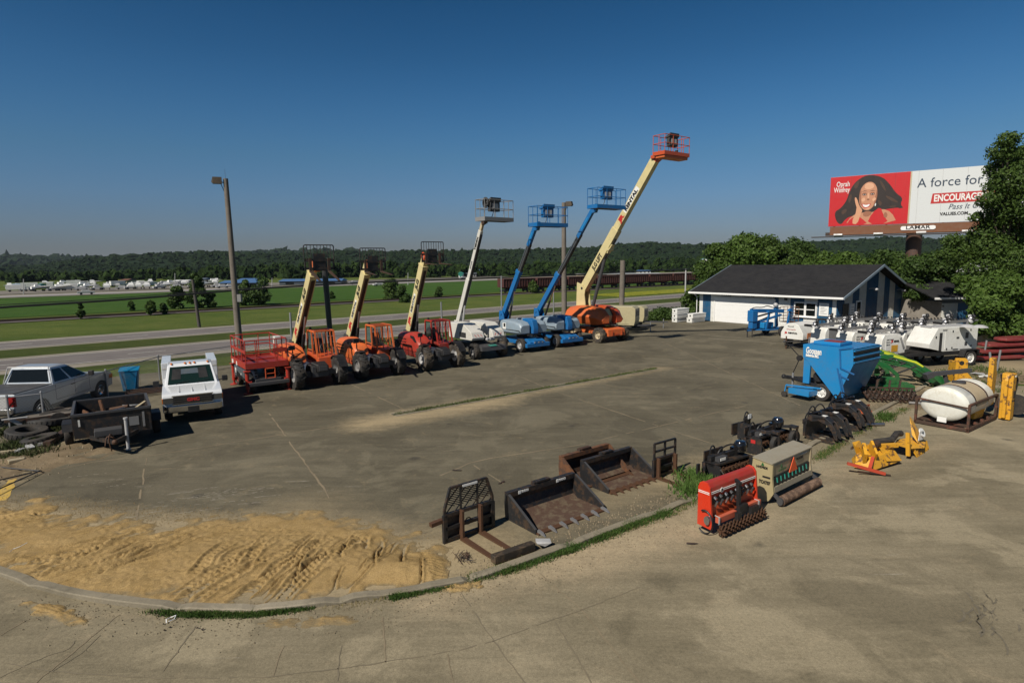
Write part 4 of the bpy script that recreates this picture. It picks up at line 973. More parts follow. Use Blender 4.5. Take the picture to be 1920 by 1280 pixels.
# ---------------------------------------------------------------- poles, wires
def pole_(name,cat,label,base_px,zb,top_px,r,mat,Y=None,lamp=None,r2=None):
    b_=G(*base_px,zb) if Y is None else at(*base_px,Y); b_.z=zb
    d=ray(*base_px); t=PL(*top_px,b_,(d.x,d.y)); r_=T(name,label,cat,b_)
    t=t-b_; m=M(); m.tube((0,0,-.2),t,r,10,(r2 or r*.65)); m.build('shaft',mat,r_,smooth=True)
    return r_,t,b_
WOODP=paint('pole_wood',(.17,.145,.12),rough=.95,dirt=.7,dc=(.06,.05,.04),sc=.8,fine=6)
def flood(r_,t,off,drop=0):
    o=Vector(off); m=M(); m.bar(t+Vector((0,0,-.3)),t+o+Vector((0,0,-.2)),.06); m.bar(t+Vector((0,0,-1.2)),t+o*.8+Vector((0,0,-.35)),.04); m.build('bracket','dark',r_)
    m=M(); c=t+o*.8+Vector((0,0,-.15+drop)); d=o.normalized()*.62; m.hull([c+d*a+Vector((-d.y,d.x,0))*b+Vector((0,0,z)) for a in(-.1,.75) for b in(-.3,.3) for z in(-.2,.22)]+[c+d*.9+Vector((-d.y,d.x,0))*b+Vector((0,0,-.1)) for b in(-.25,.25)]); m.build('flood_lamp',paint('lamp_bronze',(.06,.045,.03),dirt=.5,rough=.6),r_)
r_,t,b_=pole_('light_pole','light pole','tall wooden light pole with one flood lamp behind the red scissor lift',(450,660),-.3,(423,335),.23,WOODP,r2=.15)
flood(r_,t,(-.35,-.15,0)); m=M(); m.tube(t+Vector((0,0,0)),t+Vector((-.02,0,.6)),.008,5); m.build('antenna','dark',r_); m=M(); m.box(t*.32+Vector((.28,0,0)),(.25,.25,.5)); m.build('meter_box','grey',r_)
r_,t,b_=pole_('light_pole','light pole','tall wooden light pole behind the blue boom lifts',(1058,604),-.1,(1057,380),.27,WOODP,r2=.19); flood(r_,t,(.35,-.2,0))
pole_('utility_pole','pole','short wooden pole without a lamp, right of the orange boom lift',(1165,580),0,(1168,488),.26,WOODP,Y=58,r2=.25)
pole_('utility_pole','pole','dark leaning wooden pole standing by the highway at left',(374,613),-3.5,(361,524),.24,paint('pole_dark',(.06,.055,.05),rough=.95),r2=.2)
pole_('utility_pole','pole','dark wooden pole behind the forks of the first telehandler',(620,618),-1.2,(607,485),.19,'dark',Y=46,r2=.22)
for i,(bp,tp,Y,lab) in enumerate([((548,652),(544,586),36,'thin steel post between the scissor lift and the first telehandler'),((829,606),(827,566),46,'thin steel post left of the white boom'),((940,577),(940,517),52,'tall thin steel post left of the first blue boom'),((1038,595),(1038,548),58,'thin steel post right of the first blue boom'),((1285,552),(1286,504),105,'thin white post in front of the freight cars at right')]):
    q=at(*bp,Y); pole_('steel_post','post',lab,bp,min(q.z,gz(q.x,q.y)),tp,.07 if i<4 else .14,'galv' if i<4 else 'light_grey',Y=Y,r2=.06 if i<4 else .12)
WP=[(-60,583),(0,576),(120,569),(240,561),(360,551),(480,541),(600,534),(700,529),(780,526),(900,522),(1060,516),(1160,511),(1300,505),(1400,499)]
o_=W(0,56,0); m=M(); pts=[PL(x,y,o_,(SN.x,SN.y)) for x,y in WP]; m.path(smoothline(pts,1),.085,5)
m2=M(); pts2=[p+Vector((0,.3,.16)) for p in pts]; m.path(pts2,.03,5)
tag(m.build('overhead_cable','black',None),'thick black overhead cable crossing low over the highway','cable')
# ---------------------------------------------------------------- freight cars
A=G(937,549.5,-3.3); B=G(1336,530.5,-3.3); dv=(B-A); L=dv.length; dv.normalize(); rz=math.atan2(dv.y,dv.x); ncar=8; cl=L/ncar
def hopper():
    r=T('freight_car','x','freight car',(0,0,0),0,'red freight cars standing on the railway'); w=3; h=3.9; l=cl-.9
    m=M(); m.hull([(x,y,z) for x in(0,l) for y in(-w/2,w/2) for z in(1.6,h)]+[(x,y,.9) for x in(2,l-2) for y in(-.7,.7)])
    for i in range(13): x=l*i/12; m.b2(x-.07,x+.07,-w/2-.12,w/2+.12,1.55,h)
    m.b2(-.05,l+.05,-w/2-.15,w/2+.15,h-.12,h+.05); m.build('hopper_body',paint('car_red',(.07,.02,.015),rough=.8,dirt=.7,dc=(.04,.02,.015),sc=.5),r)
    for x in(1.6,l-1.6):
        m=M(); m.b2(x-1.2,x+1.2,-1.2,1.2,.4,.85)
        for dx in(-.85,.85):
            for y in(-1,1): m.tube((x+dx,y-.1,.45),(x+dx,y+.1,.45),.45,12)
        m.build('bogie','black',r)
    return r
pr=hopper(); names=['leftmost, partly behind the first blue boom','second from the left, behind the green bush','third from the left, between the two blue booms','fourth from the left, behind the second blue boom','fifth from the left, just right of the cream boom foot','sixth from the left, by the short wooden pole','seventh from the left, left of the white post','last on the right, running into the garage shrubs']
for i in range(ncar):
    p=A+dv*(cl*i+.4); lab='rusty red freight car '+names[i]
    if i==0: pr.location=(p.x,p.y,-3.2); pr.rotation_euler=(0,0,rz); pr['label']=lab
    else: dup(pr,(p.x,p.y,-3.2),rz,lab)
# ---------------------------------------------------------------- arched sign
q=at(1320,560,95); sg=T('arched_sign','blue and white arched roadside sign on two legs left of the garage roof','sign',(q.x,q.y,0),-.0)
def sp_(px,py): v=PL(px,py,(q.x,q.y,0),(0,1)); return (v.x-q.x,v.z)
x0,zb_=sp_(1311,503); x1,_=sp_(1328,503); zt=sp_(1320,484)[1]; cx=(x0+x1)/2; rr=(x1-x0)/2
arc=[(cx+rr*math.cos(a),zt-rr*.9+rr*math.sin(a)*.9) for a in np.linspace(0,PI,14)]
m=M(); m.prism([(x1,zb_),*arc,(x0,zb_)],-.15,.15,'y'); m.build('sign_panel',paint('sign_teal',(.06,.2,.25),dirt=.1),sg)
zz=sp_(1320,496.5)[1]; arc2=[(cx+rr*.86*math.cos(a),zt-rr*.9+rr*math.sin(a)*.76) for a in np.linspace(0,PI,14)]
m=M(); m.prism([(cx+rr*.86,zz),*arc2,(cx-rr*.86,zz)],-.2,-.15,'y'); m.build('sign_face','trimwhite',sg)
m=M(); arc3=[(cx+rr*.62*math.cos(a),zz+.35+rr*math.sin(a)*.5) for a in np.linspace(0,PI,10)]; arc4=[(cx+rr*.48*math.cos(a),zz+.35+rr*math.sin(a)*.38) for a in np.linspace(PI,0,10)]; m.prism(arc3+arc4,-.22,-.2,'y'); m.b2(cx-rr*.7,cx+rr*.7,-.22,-.2,zz+.12,zz+.3); m.build('emblem','slate',sg)
m=M(); m.b2(x0+.1,x1-.1,-.19,-.15,zb_+.15,zb_+.55); m.build('name_strip','light_grey',sg)
m=M(); m.b2(x0,x0+.3,-.1,.1,-3,zb_); m.b2(x1-.3,x1,-.1,.1,-3,zb_); m.build('legs','teal',sg); z2=sp_(1320,511)[1]; z3=sp_(1320,506)[1]; m=M(); m.b2(x0,x1-.6,-.14,.14,z2,z3); m.build('lower_panel','trimwhite',sg)
# ---------------------------------------------------------------- far buildings
def far_building(name,label,px0,px1,pyb,pyt,wall,roof,rh=.35,dep=12,cat='building',wins=3,hip=False):
    a=G(px0,pyb,-3.4); b=G(px1,pyb,-3.4); m_=(a+b)/2; s=ray((px0+px1)/2,pyb); Y=m_.y
    zt=at((px0+px1)/2,pyt,Y).z; x0=at(px0,pyb,Y).x; x1=at(px1,pyb,Y).x; w=x1-x0; h=zt+3.4
    r=T(name,label,cat,(x0,Y,-3.4),0); wh=h*(1-rh)
    m=M(); m.b2(0,w,0,dep,0,wh); m.build('wall',wall,r)
    m=M()
    ins=w*.12 if hip else 0
    m.hull([(-.5,-.6,wh),(w+.5,-.6,wh),(-.5,dep+.5,wh),(w+.5,dep+.5,wh),(ins,dep/2,h),(w-ins,dep/2,h)]); m.build('roof',roof,r)
    for i in range(wins):
        m=M(); x=w*(i+.3)/wins; m.b2(x,x+w/wins*.4,-.06,.0,wh*.25,wh*.75); m.build('window','glass',r)
    return r,w,wh,h
rw_='roof_blue'
r,w,wh,h=far_building('pavilion','white building with a bright blue hipped roof beyond the highways',893,945,515.5,504,'trimwhite',rw_,.45,16,wins=6,hip=True)
m=M(); m.hull([(w*.32,-1.2,wh*.2*0),(w*.6,-1.2,0),(w*.32,-1.2,wh*1.15),(w*.6,-1.2,wh*1.15),(w*.46,-1.2,h*1.12),(w*.32,2,0),(w*.6,2,0),(w*.32,2,wh*1.15),(w*.6,2,wh*1.15),(w*.46,2,h*1.12)]); e=m.build('entrance_gable','trimwhite',r)
m=M(); m.prism([(w*.4,0),(w*.52,0),(w*.52,wh*.5),(w*.46,wh*.75),(w*.4,wh*.5)],-1.3,-1.2,'y'); m.build('entrance_arch','slate',e)
m=M(); m.hull([(w*.38,0,h*1.02),(w*.58,0,h*1.02),(w*.38,5,h*1.02),(w*.58,5,h*1.02),(w*.48,2.5,h*1.3)]); m.build('cupola_roof',rw_,r)
far_building('shop_building','low dark roofed shop left of the white building with blue roof',868,893,519,511,'grey','slate',.3,8,wins=4)
r,w,wh,h=far_building('kiosk','small kiosk with a rounded teal front beyond the highway',860,868,521,511,'trimwhite','teal',.2,6,wins=0)
m=M(); m.lathe([(0.01,-.1),(w*.55,-.1),(w*.55,.3),(.01,.3)],(w/2,-.3,h*.72),'y',20); m.build('round_front','teal',r)
for px0,px1,yb,yt,wl,rf_,lab in [(413,486,538,526,'slate','roof_blue','long low blue roofed building right of the light pole'),(445,480,533,522,'grey_blue','roof_blue','shorter blue roofed building behind the long low one'),(524,640,534,523,'slate','roof_blue','long blue roofed building behind the first telehandler boom'),
 (10,36,541,532,'trimwhite','grey_blue','pale green roofed building at the far left edge'),(38,66,541,533,'grey_blue','teal','low teal roofed building at far left, right of the pale one'),(131,144,537,532,'trimwhite','white','small white house under the woods at far left'),
 (224,238,531,523,'buff','brown','small house with a brown roof among the dealer vehicles'),(258,275,535,528,'trimwhite','white','white box building among the dealer vehicles'),(367,382,533,521,'buff','slate','buff house under the trees left of the light pole'),(1198,1220,512,506,'trimwhite','roof_blue','small white building with a blue roof right of the cream boom'),
 (1015,1030,515,507,'trimwhite','white','small white building half hidden by the first blue boom'),(322,350,530,525,'light_grey','white','long pale shed under the woods right of the dealer vehicles')]:
    far_building('building',lab,px0,px1,yb,yt,wl,rf_,.35,9,wins=3)
far_building('sales_hall','wide flat roofed building in the gap of the far highway at right',1085,1240,517,512.5,'buff','light_grey',.25,14,wins=5)
# far vehicles
def small_vehicle(kind):
    r=T('parked_vehicle','x','vehicle',(0,0,0))
    m=M()
    if kind==0: m.hull([(x,y,z) for x in(0,4.6) for y in(-.9,.9) for z in(.4,.95)]); m.hull([(.9,-.75,.9),(.9,.75,.9),(3.6,-.75,.9),(3.6,.75,.9),(1.4,-.65,1.5),(1.4,.65,1.5),(3.1,-.65,1.5),(3.1,.65,1.5)])
    elif kind==1: m.hull([(x,y,z) for x in(0,5.6) for y in(-1.1,1.1) for z in(.7,2.5)]); m.hull([(x,y,z) for x in(5.5,6.6) for y in(-1.0,1.0) for z in(.6,1.4)])
    else: m.hull([(0,-1,.9),(0,1,.9),(5.6,0,1.6),(0,-1.1,1.7),(0,1.1,1.7),(3.5,-1,1.8),(3.5,1,1.8),(6.4,0,2.)]); m.hull([(1,-.8,1.7),(1,.8,1.7),(3.4,-.6,1.7),(3.4,.6,1.7),(1.2,-.7,2.5),(1.2,.7,2.5),(2.6,-.5,2.5),(2.6,.5,2.5)])
    m.build('body',['light_grey','white','trimwhite'][kind],r)
    m=M()
    for x in(1.,3.7 if kind!=1 else 5.8):
        for y in(-1,.8): m.tube((x,y,.35),(x,y+.2,.35),.35,10)
    m.build('wheels','black',r); return r
protos={}
kinds=['car','motorhome','boat']
zones=[('white rooftop','by the far left building',8,75),('pale','left of the white box house',85,125),('white','below the small white house',125,165),('shiny','in the middle of the dealer lot',165,215),('white','below the brown roofed house',215,260),('pale','below the white box building',260,300),('white','at the right end of the dealer lot',300,352),('white','between the dealer lot and the leaning pole',352,412)]
cnt=0
for zi,(adj,where,xa,xb) in enumerate(zones):
    for k in range(9):
        px=xa+(xb-xa)*(k+random.random())/9; row=k%3; py=[548-px*.022,543-px*.02,537.5-px*.014][row]-random.random()
        kd=random.choice([0,0,0,0,2,2,1]); q=G(px,py,-3.3)
        lab=f"distant white {kinds[kd]} parked {where}"
        gp=f"distant {kinds[kd]}s parked {where}"
        rz_=.6+random.choice([0,PI/2,.3])
        if kd not in protos:
            protos[kd]=small_vehicle(kd); o=protos[kd]; o.location=(q.x,q.y,-3.3); o.rotation_euler=(0,0,rz_); o['label']=lab; o['group']=gp
        else: o=dup(protos[kd],(q.x,q.y,-3.3),rz_,lab,gp)
        o.name='parked_'+kinds[kd]; o['category']=kinds[kd]
for i,(px,py,lab) in enumerate([(405,540.5,'white car driving on the far highway left of the light pole'),(420,540,'second white car on the far highway right by the light pole'),(145,552.5,'white car driving on the far highway at far left'),(862,524,'white car in front of the teal kiosk'),(655,533,'white car at the end of the long blue roofed building'),(700,536.5,'white car in a row on the far highway right of the second boom'),(715,536,'white truck on the far highway left of the third boom')]):
    q=G(px,py,-3.2); o=dup(protos[0],(q.x,q.y,-3.2),.65,lab,'cars on the far highway'); o.name='distant_car'; o['category']='car'
for i,(x,yb,yt,lab) in enumerate([(44,548,523,'slim light pole at the far left of the dealer lot'),(328,536,512,'slim pole standing in the woods edge right of the dealer lot'),(765,531,511,'slim street light between the second and third booms'),(510,536,521,'slim pole behind the scissor lift'),(443,533,521,'slim pole by the shorter blue roofed building'),(1152,507,492,'slim pole beyond the far highway right of the cream boom'),(1200,506,491,'left one of two slim poles right of the cream boom'),(1257,503,487,'right one of two slim pale poles near the garage'),(1243,503,490,'middle slim pale pole near the garage trees')]):
    q=G(x,yb+3,-3.4); r_=T('lamp_post','post',lab,(0,0,0)) if False else None
    pole_('lamp_post','post',lab,(x,yb+3),-3.4,(x,yt),.16,'light_grey',r2=.1)
# ================================================================ row of lifting machines (local: x forward, y left, z up)
HV=Vector((math.cos(HEAD),math.sin(HEAD),0)); LV=Vector((-math.sin(HEAD),math.cos(HEAD),0))
def base_from(fr,fl,xf):
    "machine origin from the ground contact pixels of its two front wheels"
    a,b=G(*fr),G(*fl); c=(a+b)/2; return Vector((c.x,c.y,0))-HV*xf
def inplane(loc,yo,px,py):
    "point of the boom plane (through the machine, at local y=yo) under a sight line, in local x,z"
    o=loc+LV*yo; v=PL(px,py,o,(LV.x,LV.y)); d=v-loc; return Vector((d.dot(HV),yo,v.z))
def label_on_side(m_par,p,q,frac,body,h,mat,off,side=-1,width=None,name='lettering',bold=.006):
    "lettering that runs up the -y side of a boom from p to q"
    x=(q-p).normalized(); n=Vector((0,side,0)); y=n.cross(x) if side<0 else x.cross(n)*-1
    y=n.cross(x)
    o=p+(q-p)*frac-y*h*.36+n*off
    return text(body,o,x,y,h,mat,m_par,name,width=width,bold=bold)
def hose(m,pts,r=.018): m.path(smoothline([Vector(p) for p in pts],2),r,5)
def telehandler(label,fr,fl,foot,tip,body_mat,lo_mat,muddy,rack,seed,six=False,tiltf=0.):
    XF=1.55; loc=base_from(fr,fl,XF); r=T('telehandler',label,'telehandler',loc,HEAD,'telehandlers with raised booms')
    rnd=random.Random(seed); wm='rubber_mud' if muddy else 'rubber'
    for x in(XF,-XF):
        for s in(-1,1): wheel(r,(x,s*.98,.64),.64,.42,s,wm,'light_grey' if muddy else 'grey',.5,lugs=14,rz=0)
    m=M(); m.prism([(-2.15,.55),(1.9,.5),(1.9,1.),(-1.9,1.05),(-2.15,.9)],-.38,.38); 
    for x in(XF,-XF): m.bar((x,-.8,.64),(x,.8,.64),.22,.24)
    m.b2(-2.25,-1.75,-.95,.95,.55,1.0); m.b2(-1.,1.,-.6,.6,.42,.6); m.build('chassis','charcoal',r,bevel=.02)
    # front frame box with grab rail
    m=M(); m.hull([(x,y,z) for x,z0,z1,ya in((1.6,.66,1.18,-.36),(2.05,.74,1.06,-.16)) for y in(ya,.3) for z in(z0,z1)]); fb=m.build('front_cover','black',r,bevel=.04)
    m=M(); m.b2(2.05,2.08,-.13,.27,.78,1.02); m.build('cover_plate','charcoal',fb,bevel=.02)
    m=M(); 
    for k in range(5): hose(m,[(2.0-.12*k,-.5,1.2),(2.05-.12*k,-.72,1.15-.02*k),(2.1-.14*k,-.78,.85),(1.9-.12*k,-.6,.62)],.022)
    m.build('hoses','steel',r)
    # engine hood on the right side
    m=M(); sec=[(-1.35,1.02,1.5),(-1.3,.98,1.78),(-.2,.9,1.86),(.75,.9,1.76),(1.15,.92,1.5),(1.3,.95,1.18)]
    rings=[]
    for x,z0,z1 in sec:
        rings.append([(x,-1.12,z0),(x,-.42,z0),(x,-.42,z1),(x,-.55,z1+.02),(x,-.9,z1-.02),(x,-1.06,z1-.12),(x,-1.12,z1-.3 if z1-.3>z0 else z0+.05)])
    m.loft(rings); hd=m.build('engine_hood',body_mat,r,smooth=True,bevel=.03)
    m=M()
    for k in range(6):
        for j in range(3): m.bar((-1.2+k*.17,-1.118,1.14+j*.16),(-1.08+k*.17,-1.118,1.2+j*.16),.03,.05)
    m.build('grille_slots','black',hd)
    m=M(); m.prism([(.25,1.74),(.6,1.72),(.95,1.42),(.75,1.4),(.45,1.6),(.3,1.6)],-1.075,-1.12) ; m.build('hood_stripe','decal_black',hd)
    m=M(); m.hull([(x,y,z) for x in(-1.3,.8) for y in(-1.1,-.45) for z in(.62,1.0)]); m.build('hood_lower',lo_mat,r,bevel=.02)
    # fenders
    for s in(-1,1):
        for x in(XF,-XF):
            m=M(); pr=[]
            for i in range(9): a=PI*(.12+.76*i/8); pr.append((x+.76*math.cos(a),.64+.74*math.sin(a)))
            for i in range(8,-1,-1): a=PI*(.12+.76*i/8); pr.append((x+.72*math.cos(a),.64+.70*math.sin(a)))
            m.prism(pr,s*.76,s*1.16) if not (s<0 and x>0) else m.prism(pr[3:15],s*.76,s*1.1)
            m.build('fender','black',r)
    # mirror
    m=M(); m.tube((1.15,-.95,1.3),(1.35,-1.05,1.75),.02); hose(m,[(1.35,-1.05,1.75),(1.4,-1.1,1.6),(1.45,-1.1,1.45),(1.5,-1.08,1.5)],.015); m.box((1.36,-1.08,1.86),(.06,.3,.2),(0,0,.3)); m.build('mirror','black',r)
    # cab on the left
    cx0,cx1,cy0,cy1,z0,z1=-.55,.95,.22,1.12,1.0,2.42
    cab=M()
    for (x,xt) in((cx0,cx0+.06),(cx1,cx1-.34)):
        for y in(cy0,cy1): cab.bar((x,y,z0),(xt,y,z1),.075)
    mid=.25
    for y in(cy0,cy1): cab.bar((mid,y,z0),(mid-.1,y,z1),.06); cab.bar((cx0+.06,y,z1),(cx1-.34,y,z1),.075); cab.bar((cx0,y,1.5),(mid,y,1.5),.04)
    for k in range(7): x=cx0+.06+(cx1-.34-cx0-.06)*k/6; cab.bar((x,cy0,z1),(x,cy1,z1),.035,.05)
    for k in range(4): y=cy0+.13+k*.2; cab.bar((cx1-.02,y,1.25),(cx1-.36,y,z1),.02)
    c=cab.build('cab_frame',body_mat,r)
    m=M(); m.prism([(cx0-.02,.72),(cx1+.18,.72),(cx1+.1,1.25),(cx0-.02,1.38)],cy0-.02,cy1+.02); m.build('cab_tub',lo_mat,r,bevel=.03)
    m=M(); m.quad((cx0+.08,cy1,1.4),(cx0+.1,cy1,z1-.08),(cx0+.1,cy0,z1-.08),(cx0+.08,cy0,1.4)); m.quad((cx0+.1,cy0+.0,1.45),(mid-.05,cy0,1.45),(mid-.12,cy0,z1-.1),(cx0+.14,cy0,z1-.1)); m.build('cab_glass','glass_green',c)
    m=M(); m.b2(-.3,.15,.45,.9,1.3,1.42); m.hull([(x,y,z) for x,z in((-.32,1.4),(-.2,1.4),(-.42,2.0),(-.34,2.0)) for y in(.47,.88)]); m.build('seat','black',c,bevel=.02)
    m=M(); m.tube((.62,.68,1.2),(.42,.68,1.62),.02); m.lathe([(.15,-.015),(.18,0),(.15,.015)],(0,0,0),'x',14,Matrix.Translation((.42,.68,1.64))@Matrix.Rotation(-.5,4,'Y')); m.build('steering_wheel','black',c)
    m=M(); m.tube((-.4,.35,z1),(-.4,.35,z1+.14),.06); m.build('beacon','black',c)
    m=M(); m.box((.62,cy0-.06,z1-.15),(.08,.12,.12)); m.build('work_lamp','charcoal',c)
    # rear boom support
    P=inplane(loc,0,*foot); Tp=inplane(loc,0,*tip)
    m=M()
    for s in(-1,1): m.prism([(P.x-.5,.9),(P.x+.65,.9),(P.x+.3,P.z-.1),(P.x+.12,P.z+.18),(P.x-.14,P.z+.16),(P.x-.3,P.z-.3)],s*.26,s*.31)
    m.tube((P.x,-.36,P.z),(P.x,.36,P.z),.09,12); m.b2(P.x-.4,P.x-.1,-.26,.26,1.1,P.z-.1); m.build('boom_support','charcoal',r)
    u=(Tp-P).normalized(); nn=Vector((-u.z,0,u.x)); nn=nn if nn.x<0 else -nn    # nn: upper/back side of the boom
    Lb=(Tp-P).length; J=P+u*Lb*.36
    bm_=M(); bm_.bar(P-u*.18,P+u*Lb*.9,.32,.5,upv=nn); b1=bm_.build('boom','cream',r,bevel=.018)
    m=M(); m.bar(P+u*Lb*.88,Tp,.25,.38,upv=nn); m.build('inner_boom','cream',b1,bevel=.012)
    m=M(); m.bar(P+u*.3-nn*.265,P+u*Lb*.86-nn*.265,.17,.05,upv=nn); m.build('boom_underside','rust_dark',b1)
    m=M(); 
    m.bar(P+u*(Lb*.9-.03),P+u*(Lb*.9+.05),.35,.53,upv=nn)
    m.build('boom_collar','cream',b1)
    # lift cylinder and black hose carrier on the underside
    m=M(); c0=Vector((P.x+.75,0,.95)); c1=P+u*Lb*.42-nn*.3; m.tube(c0,c0.lerp(c1,.6),.085,10); m.build('lift_cylinder','black',r)
    m=M(); m.tube(c0.lerp(c1,.58),c1,.05,10); m.build('cylinder_rod','steel',r)
    m=M()
    for k in range(3): hose(m,[P+Vector((.2,-.1+.1*k,-.1)),P+u*.5-nn*.3+Vector((0,-.1+.1*k,0)),P+u*1.4-nn*.28+Vector((0,-.1+.1*k,0))],.03)
    m.build('boom_hoses','black',r)
    # decals up the right side
    label_on_side(b1,P,P+u*Lb,.12,'JR',.34,'decal_red',.166,width=.62,bold=.02)
    m=M(); m.bar(P+u*Lb*.275+Vector((0,-.163,0)),P+u*Lb*.53+Vector((0,-.163,0)),.004,.2,upv=nn); st=m.build('decal_strip','decal_white',b1)
    label_on_side(st,P,P+u*Lb,.285,'RENTAL',.2,'decal_black',.17,width=Lb*.23,bold=.012)
    label_on_side(b1,P,P+u*Lb,.6,'JLG',.36,'decal_black',.166,width=.62,bold=.02)
    # head, carriage, forks : carriage faces forward (+x)
    hx=Tp.x; hz_=Tp.z
    m=M(); m.hull([Tp+nn*.14+Vector((0,y,0)) for y in(-.13,.13)]+[Tp-nn*.14+Vector((0,y,0)) for y in(-.13,.13)]+[Vector((hx+.42,y,hz_+z)) for y in(-.13,.13) for z in(-.02,-.3)]+[Vector((hx+.15,y,hz_+.26)) for y in(-.13,.13)])
    hh=m.build('boom_head','orange',r,bevel=.03)
    if six:
        m=M(); m.lathe([(.001,-.02),(.2,-.02),(.22,0),(.2,.02)],(hx+.08,-.16,hz_+.08),'y',18); m.build('number_disc','orange_deep',hh); text('6',(hx+.0,-.19,hz_-.03),(1,0,0),(0,0,1),.3,'decal_white',hh,bold=.015)
    cxx=hx+.55+rack[0]; cz=hz_+rack[1]; yo=rack[2]; wd=.66
    m=M(); m.bar((hx+.3,0,hz_-.12),(cxx,yo*.6,cz+.25),.24,.28); m.b2(cxx-.08,cxx+.04,yo-.26,yo+.26,cz+.0,cz+.75); m.build('tilt_head','worn_black',r)
    m=M()
    for z in(.05,.42): m.b2(cxx,cxx+.07,yo-wd,yo+wd,cz+z,cz+z+.1)
    for y in(-.66,.6): m.b2(cxx,cxx+.07,yo+y,yo+y+.06,cz+.05,cz+.5)
    cg=m.build('fork_carriage','worn_black',r)
    m=M(); zt=cz+1.12
    rail(m,[(cxx+.03,yo-wd,cz+.5),(cxx+.03,yo-wd,zt-.05),(cxx+.03,yo-wd+.05,zt),(cxx+.03,yo+wd-.05,zt),(cxx+.03,yo+wd,zt-.05),(cxx+.03,yo+wd,cz+.5)],.025)
    for k in range(1,9): y=yo-wd+2*wd*k/9; m.tube((cxx+.03,y,cz+.5),(cxx+.03,y,zt),.014,5)
    m.build('load_backrest','worn_black',r)
    for y in(-.42,.4):
        m=M(); t=rack[3]; m.b2(cxx+.07,cxx+.13,yo+y-.06,yo+y+.06,cz-.05,cz+.55)
        a=Vector((cxx+.1,yo+y,cz-.02)); b=a+Vector((math.cos(t),0,math.sin(t)))*1.25; m.bar(a,b,.12,.06,w2=.1,h2=.02); m.build('fork','rust_dark',r)
    return r
telehandler('orange telehandler nearest the red scissor lift, first boom in the row',(555,730),(640,718),(556,642),(589,497),'orange','orange_deep',False,(0,-.25,.05,-.32),1)
telehandler('orange telehandler in the middle of the three, JLG on its boom',(675,712),(748,700),(657,630),(689,497),'orange','orange_deep',False,(0,-.3,.05,-.12),2)
telehandler('darker red telehandler with muddy tyres beside the white boom lift',(793,695),(860,686),(768,622),(797,483),'red','red_deep',True,(0,-.3,.15,-.05),3,six=True)
# ---------------------------------------------------------------- boom lifts
def basket(r,c,w,d,mat,yaw=0,panel=True,hr=1.1,floor='rust_dark'):
    "platform centred on c (floor level), w across (local y), d deep"
    m=M(); x0,x1,y0,y1=-d/2,d/2,-w/2,w/2; R=Matrix.Translation(c)@Matrix.Rotation(yaw,4,'Z')
    fl=M(); fl.b2(x0,x1,y0,y1,-.06,.0,R); f=fl.build('platform_floor',floor,r)
    m.b2(x0-.02,x1+.02,y0-.02,y0,-.08,.14,R); m.b2(x0-.02,x1+.02,y1,y1+.02,-.08,.14,R); m.b2(x0-.02,x0,y0,y1,-.08,.14,R); m.b2(x1,x1+.02,y0,y1,-.08,.14,R)
    m.build('toe_board',mat,r)
    m=M(); q=lambda x,y,z:tuple(R@Vector((x,y,z)))
    for z in(hr,hr*.55): rail(m,[q(x0,y0,z),q(x1,y0,z),q(x1,y1,z),q(x0,y1,z),q(x0,y0,z)],.022)
    for x,y in((x0,y0),(x1,y0),(x1,y1),(x0,y1),(x0,y0+w*.3),(x0,y1-w*.3),(x1,y0+w*.33),(x1,y1-w*.33),(0,y0),(0,y1)): m.tube(q(x,y,0),q(x,y,hr),.02,6)
    m.build('guard_rails',mat,r)
    if panel:
        m=M(); m.b2(x1-.3,x1-.05,y0+w*.22,y0+w*.55,.45,1.0,R); m.hull([R@Vector(v) for v in [(x1-.42,y0+w*.2,1.0),(x1-.42,y0+w*.57,1.0),(x1+.02,y0+w*.2,1.22),(x1+.02,y0+w*.57,1.22),(x1-.4,y0+w*.2,.92),(x1-.4,y0+w*.57,.92),(x1,y0+w*.2,1.0),(x1,y0+w*.57,1.0)]]); cb=m.build('control_box',mat if panel==2 else 'charcoal',r,bevel=.02)
        m=M(); m.b2(x1-.04,x1-.03+.01,y0+w*.28,y0+w*.48,.55,.88,R); m.build('manual_box','light_grey',cb)
    m=M(); hose(m,[q(x0+.1,0,.1),q(x0+.1,.2,.5),q(x0+.15,.1,.9),q(x1-.3,y0+w*.4,.8)],.02); m.build('hoses','black',r)
def bar_boom(r,nm,P,Q,w,h,mat,nn,bev=.015,par=None): 
    m=M(); m.bar(P,Q,w,h,upv=nn); return m.build(nm,mat,par or r,bevel=bev)
def covers(r,mat,x0,x1,yi,yo_,z0,z1,stripe=True,slope=.25):
    out=[]
    for s in(-1,1):
        rings=[]
        for t,(kx) in enumerate([0,.08,.3,.7,.92,1.]):
            x=x0+(x1-x0)*kx; e=[.22,.06,0,0,.06,.24][t]; zt=z1-e*(z1-z0)-(slope*(z1-z0)*max(0,kx-.6)); zb=z0+e*.35*(z1-z0); yo2=yo_-e*.35
            rings.append([(x,s*yi,zb),(x,s*(yo2-.1),zb),(x,s*yo2,zb+.12),(x,s*yo2,zt-.2),(x,s*(yo2-.08),zt-.06),(x,s*(yo2-.22),zt),(x,s*yi,zt)])
        m=M(); m.loft(rings); c=m.build('engine_cover' if s<0 else 'tank_cover',mat,r,smooth=True,bevel=.02); out.append(c)
        if stripe:
            m=M(); m.b2(x0+.06,x1-.05,s*(yo_-.01),s*(yo_+.012),z0+.28*(z1-z0),z0+.33*(z1-z0)); m.build('trim_line','dark',c)
    return out
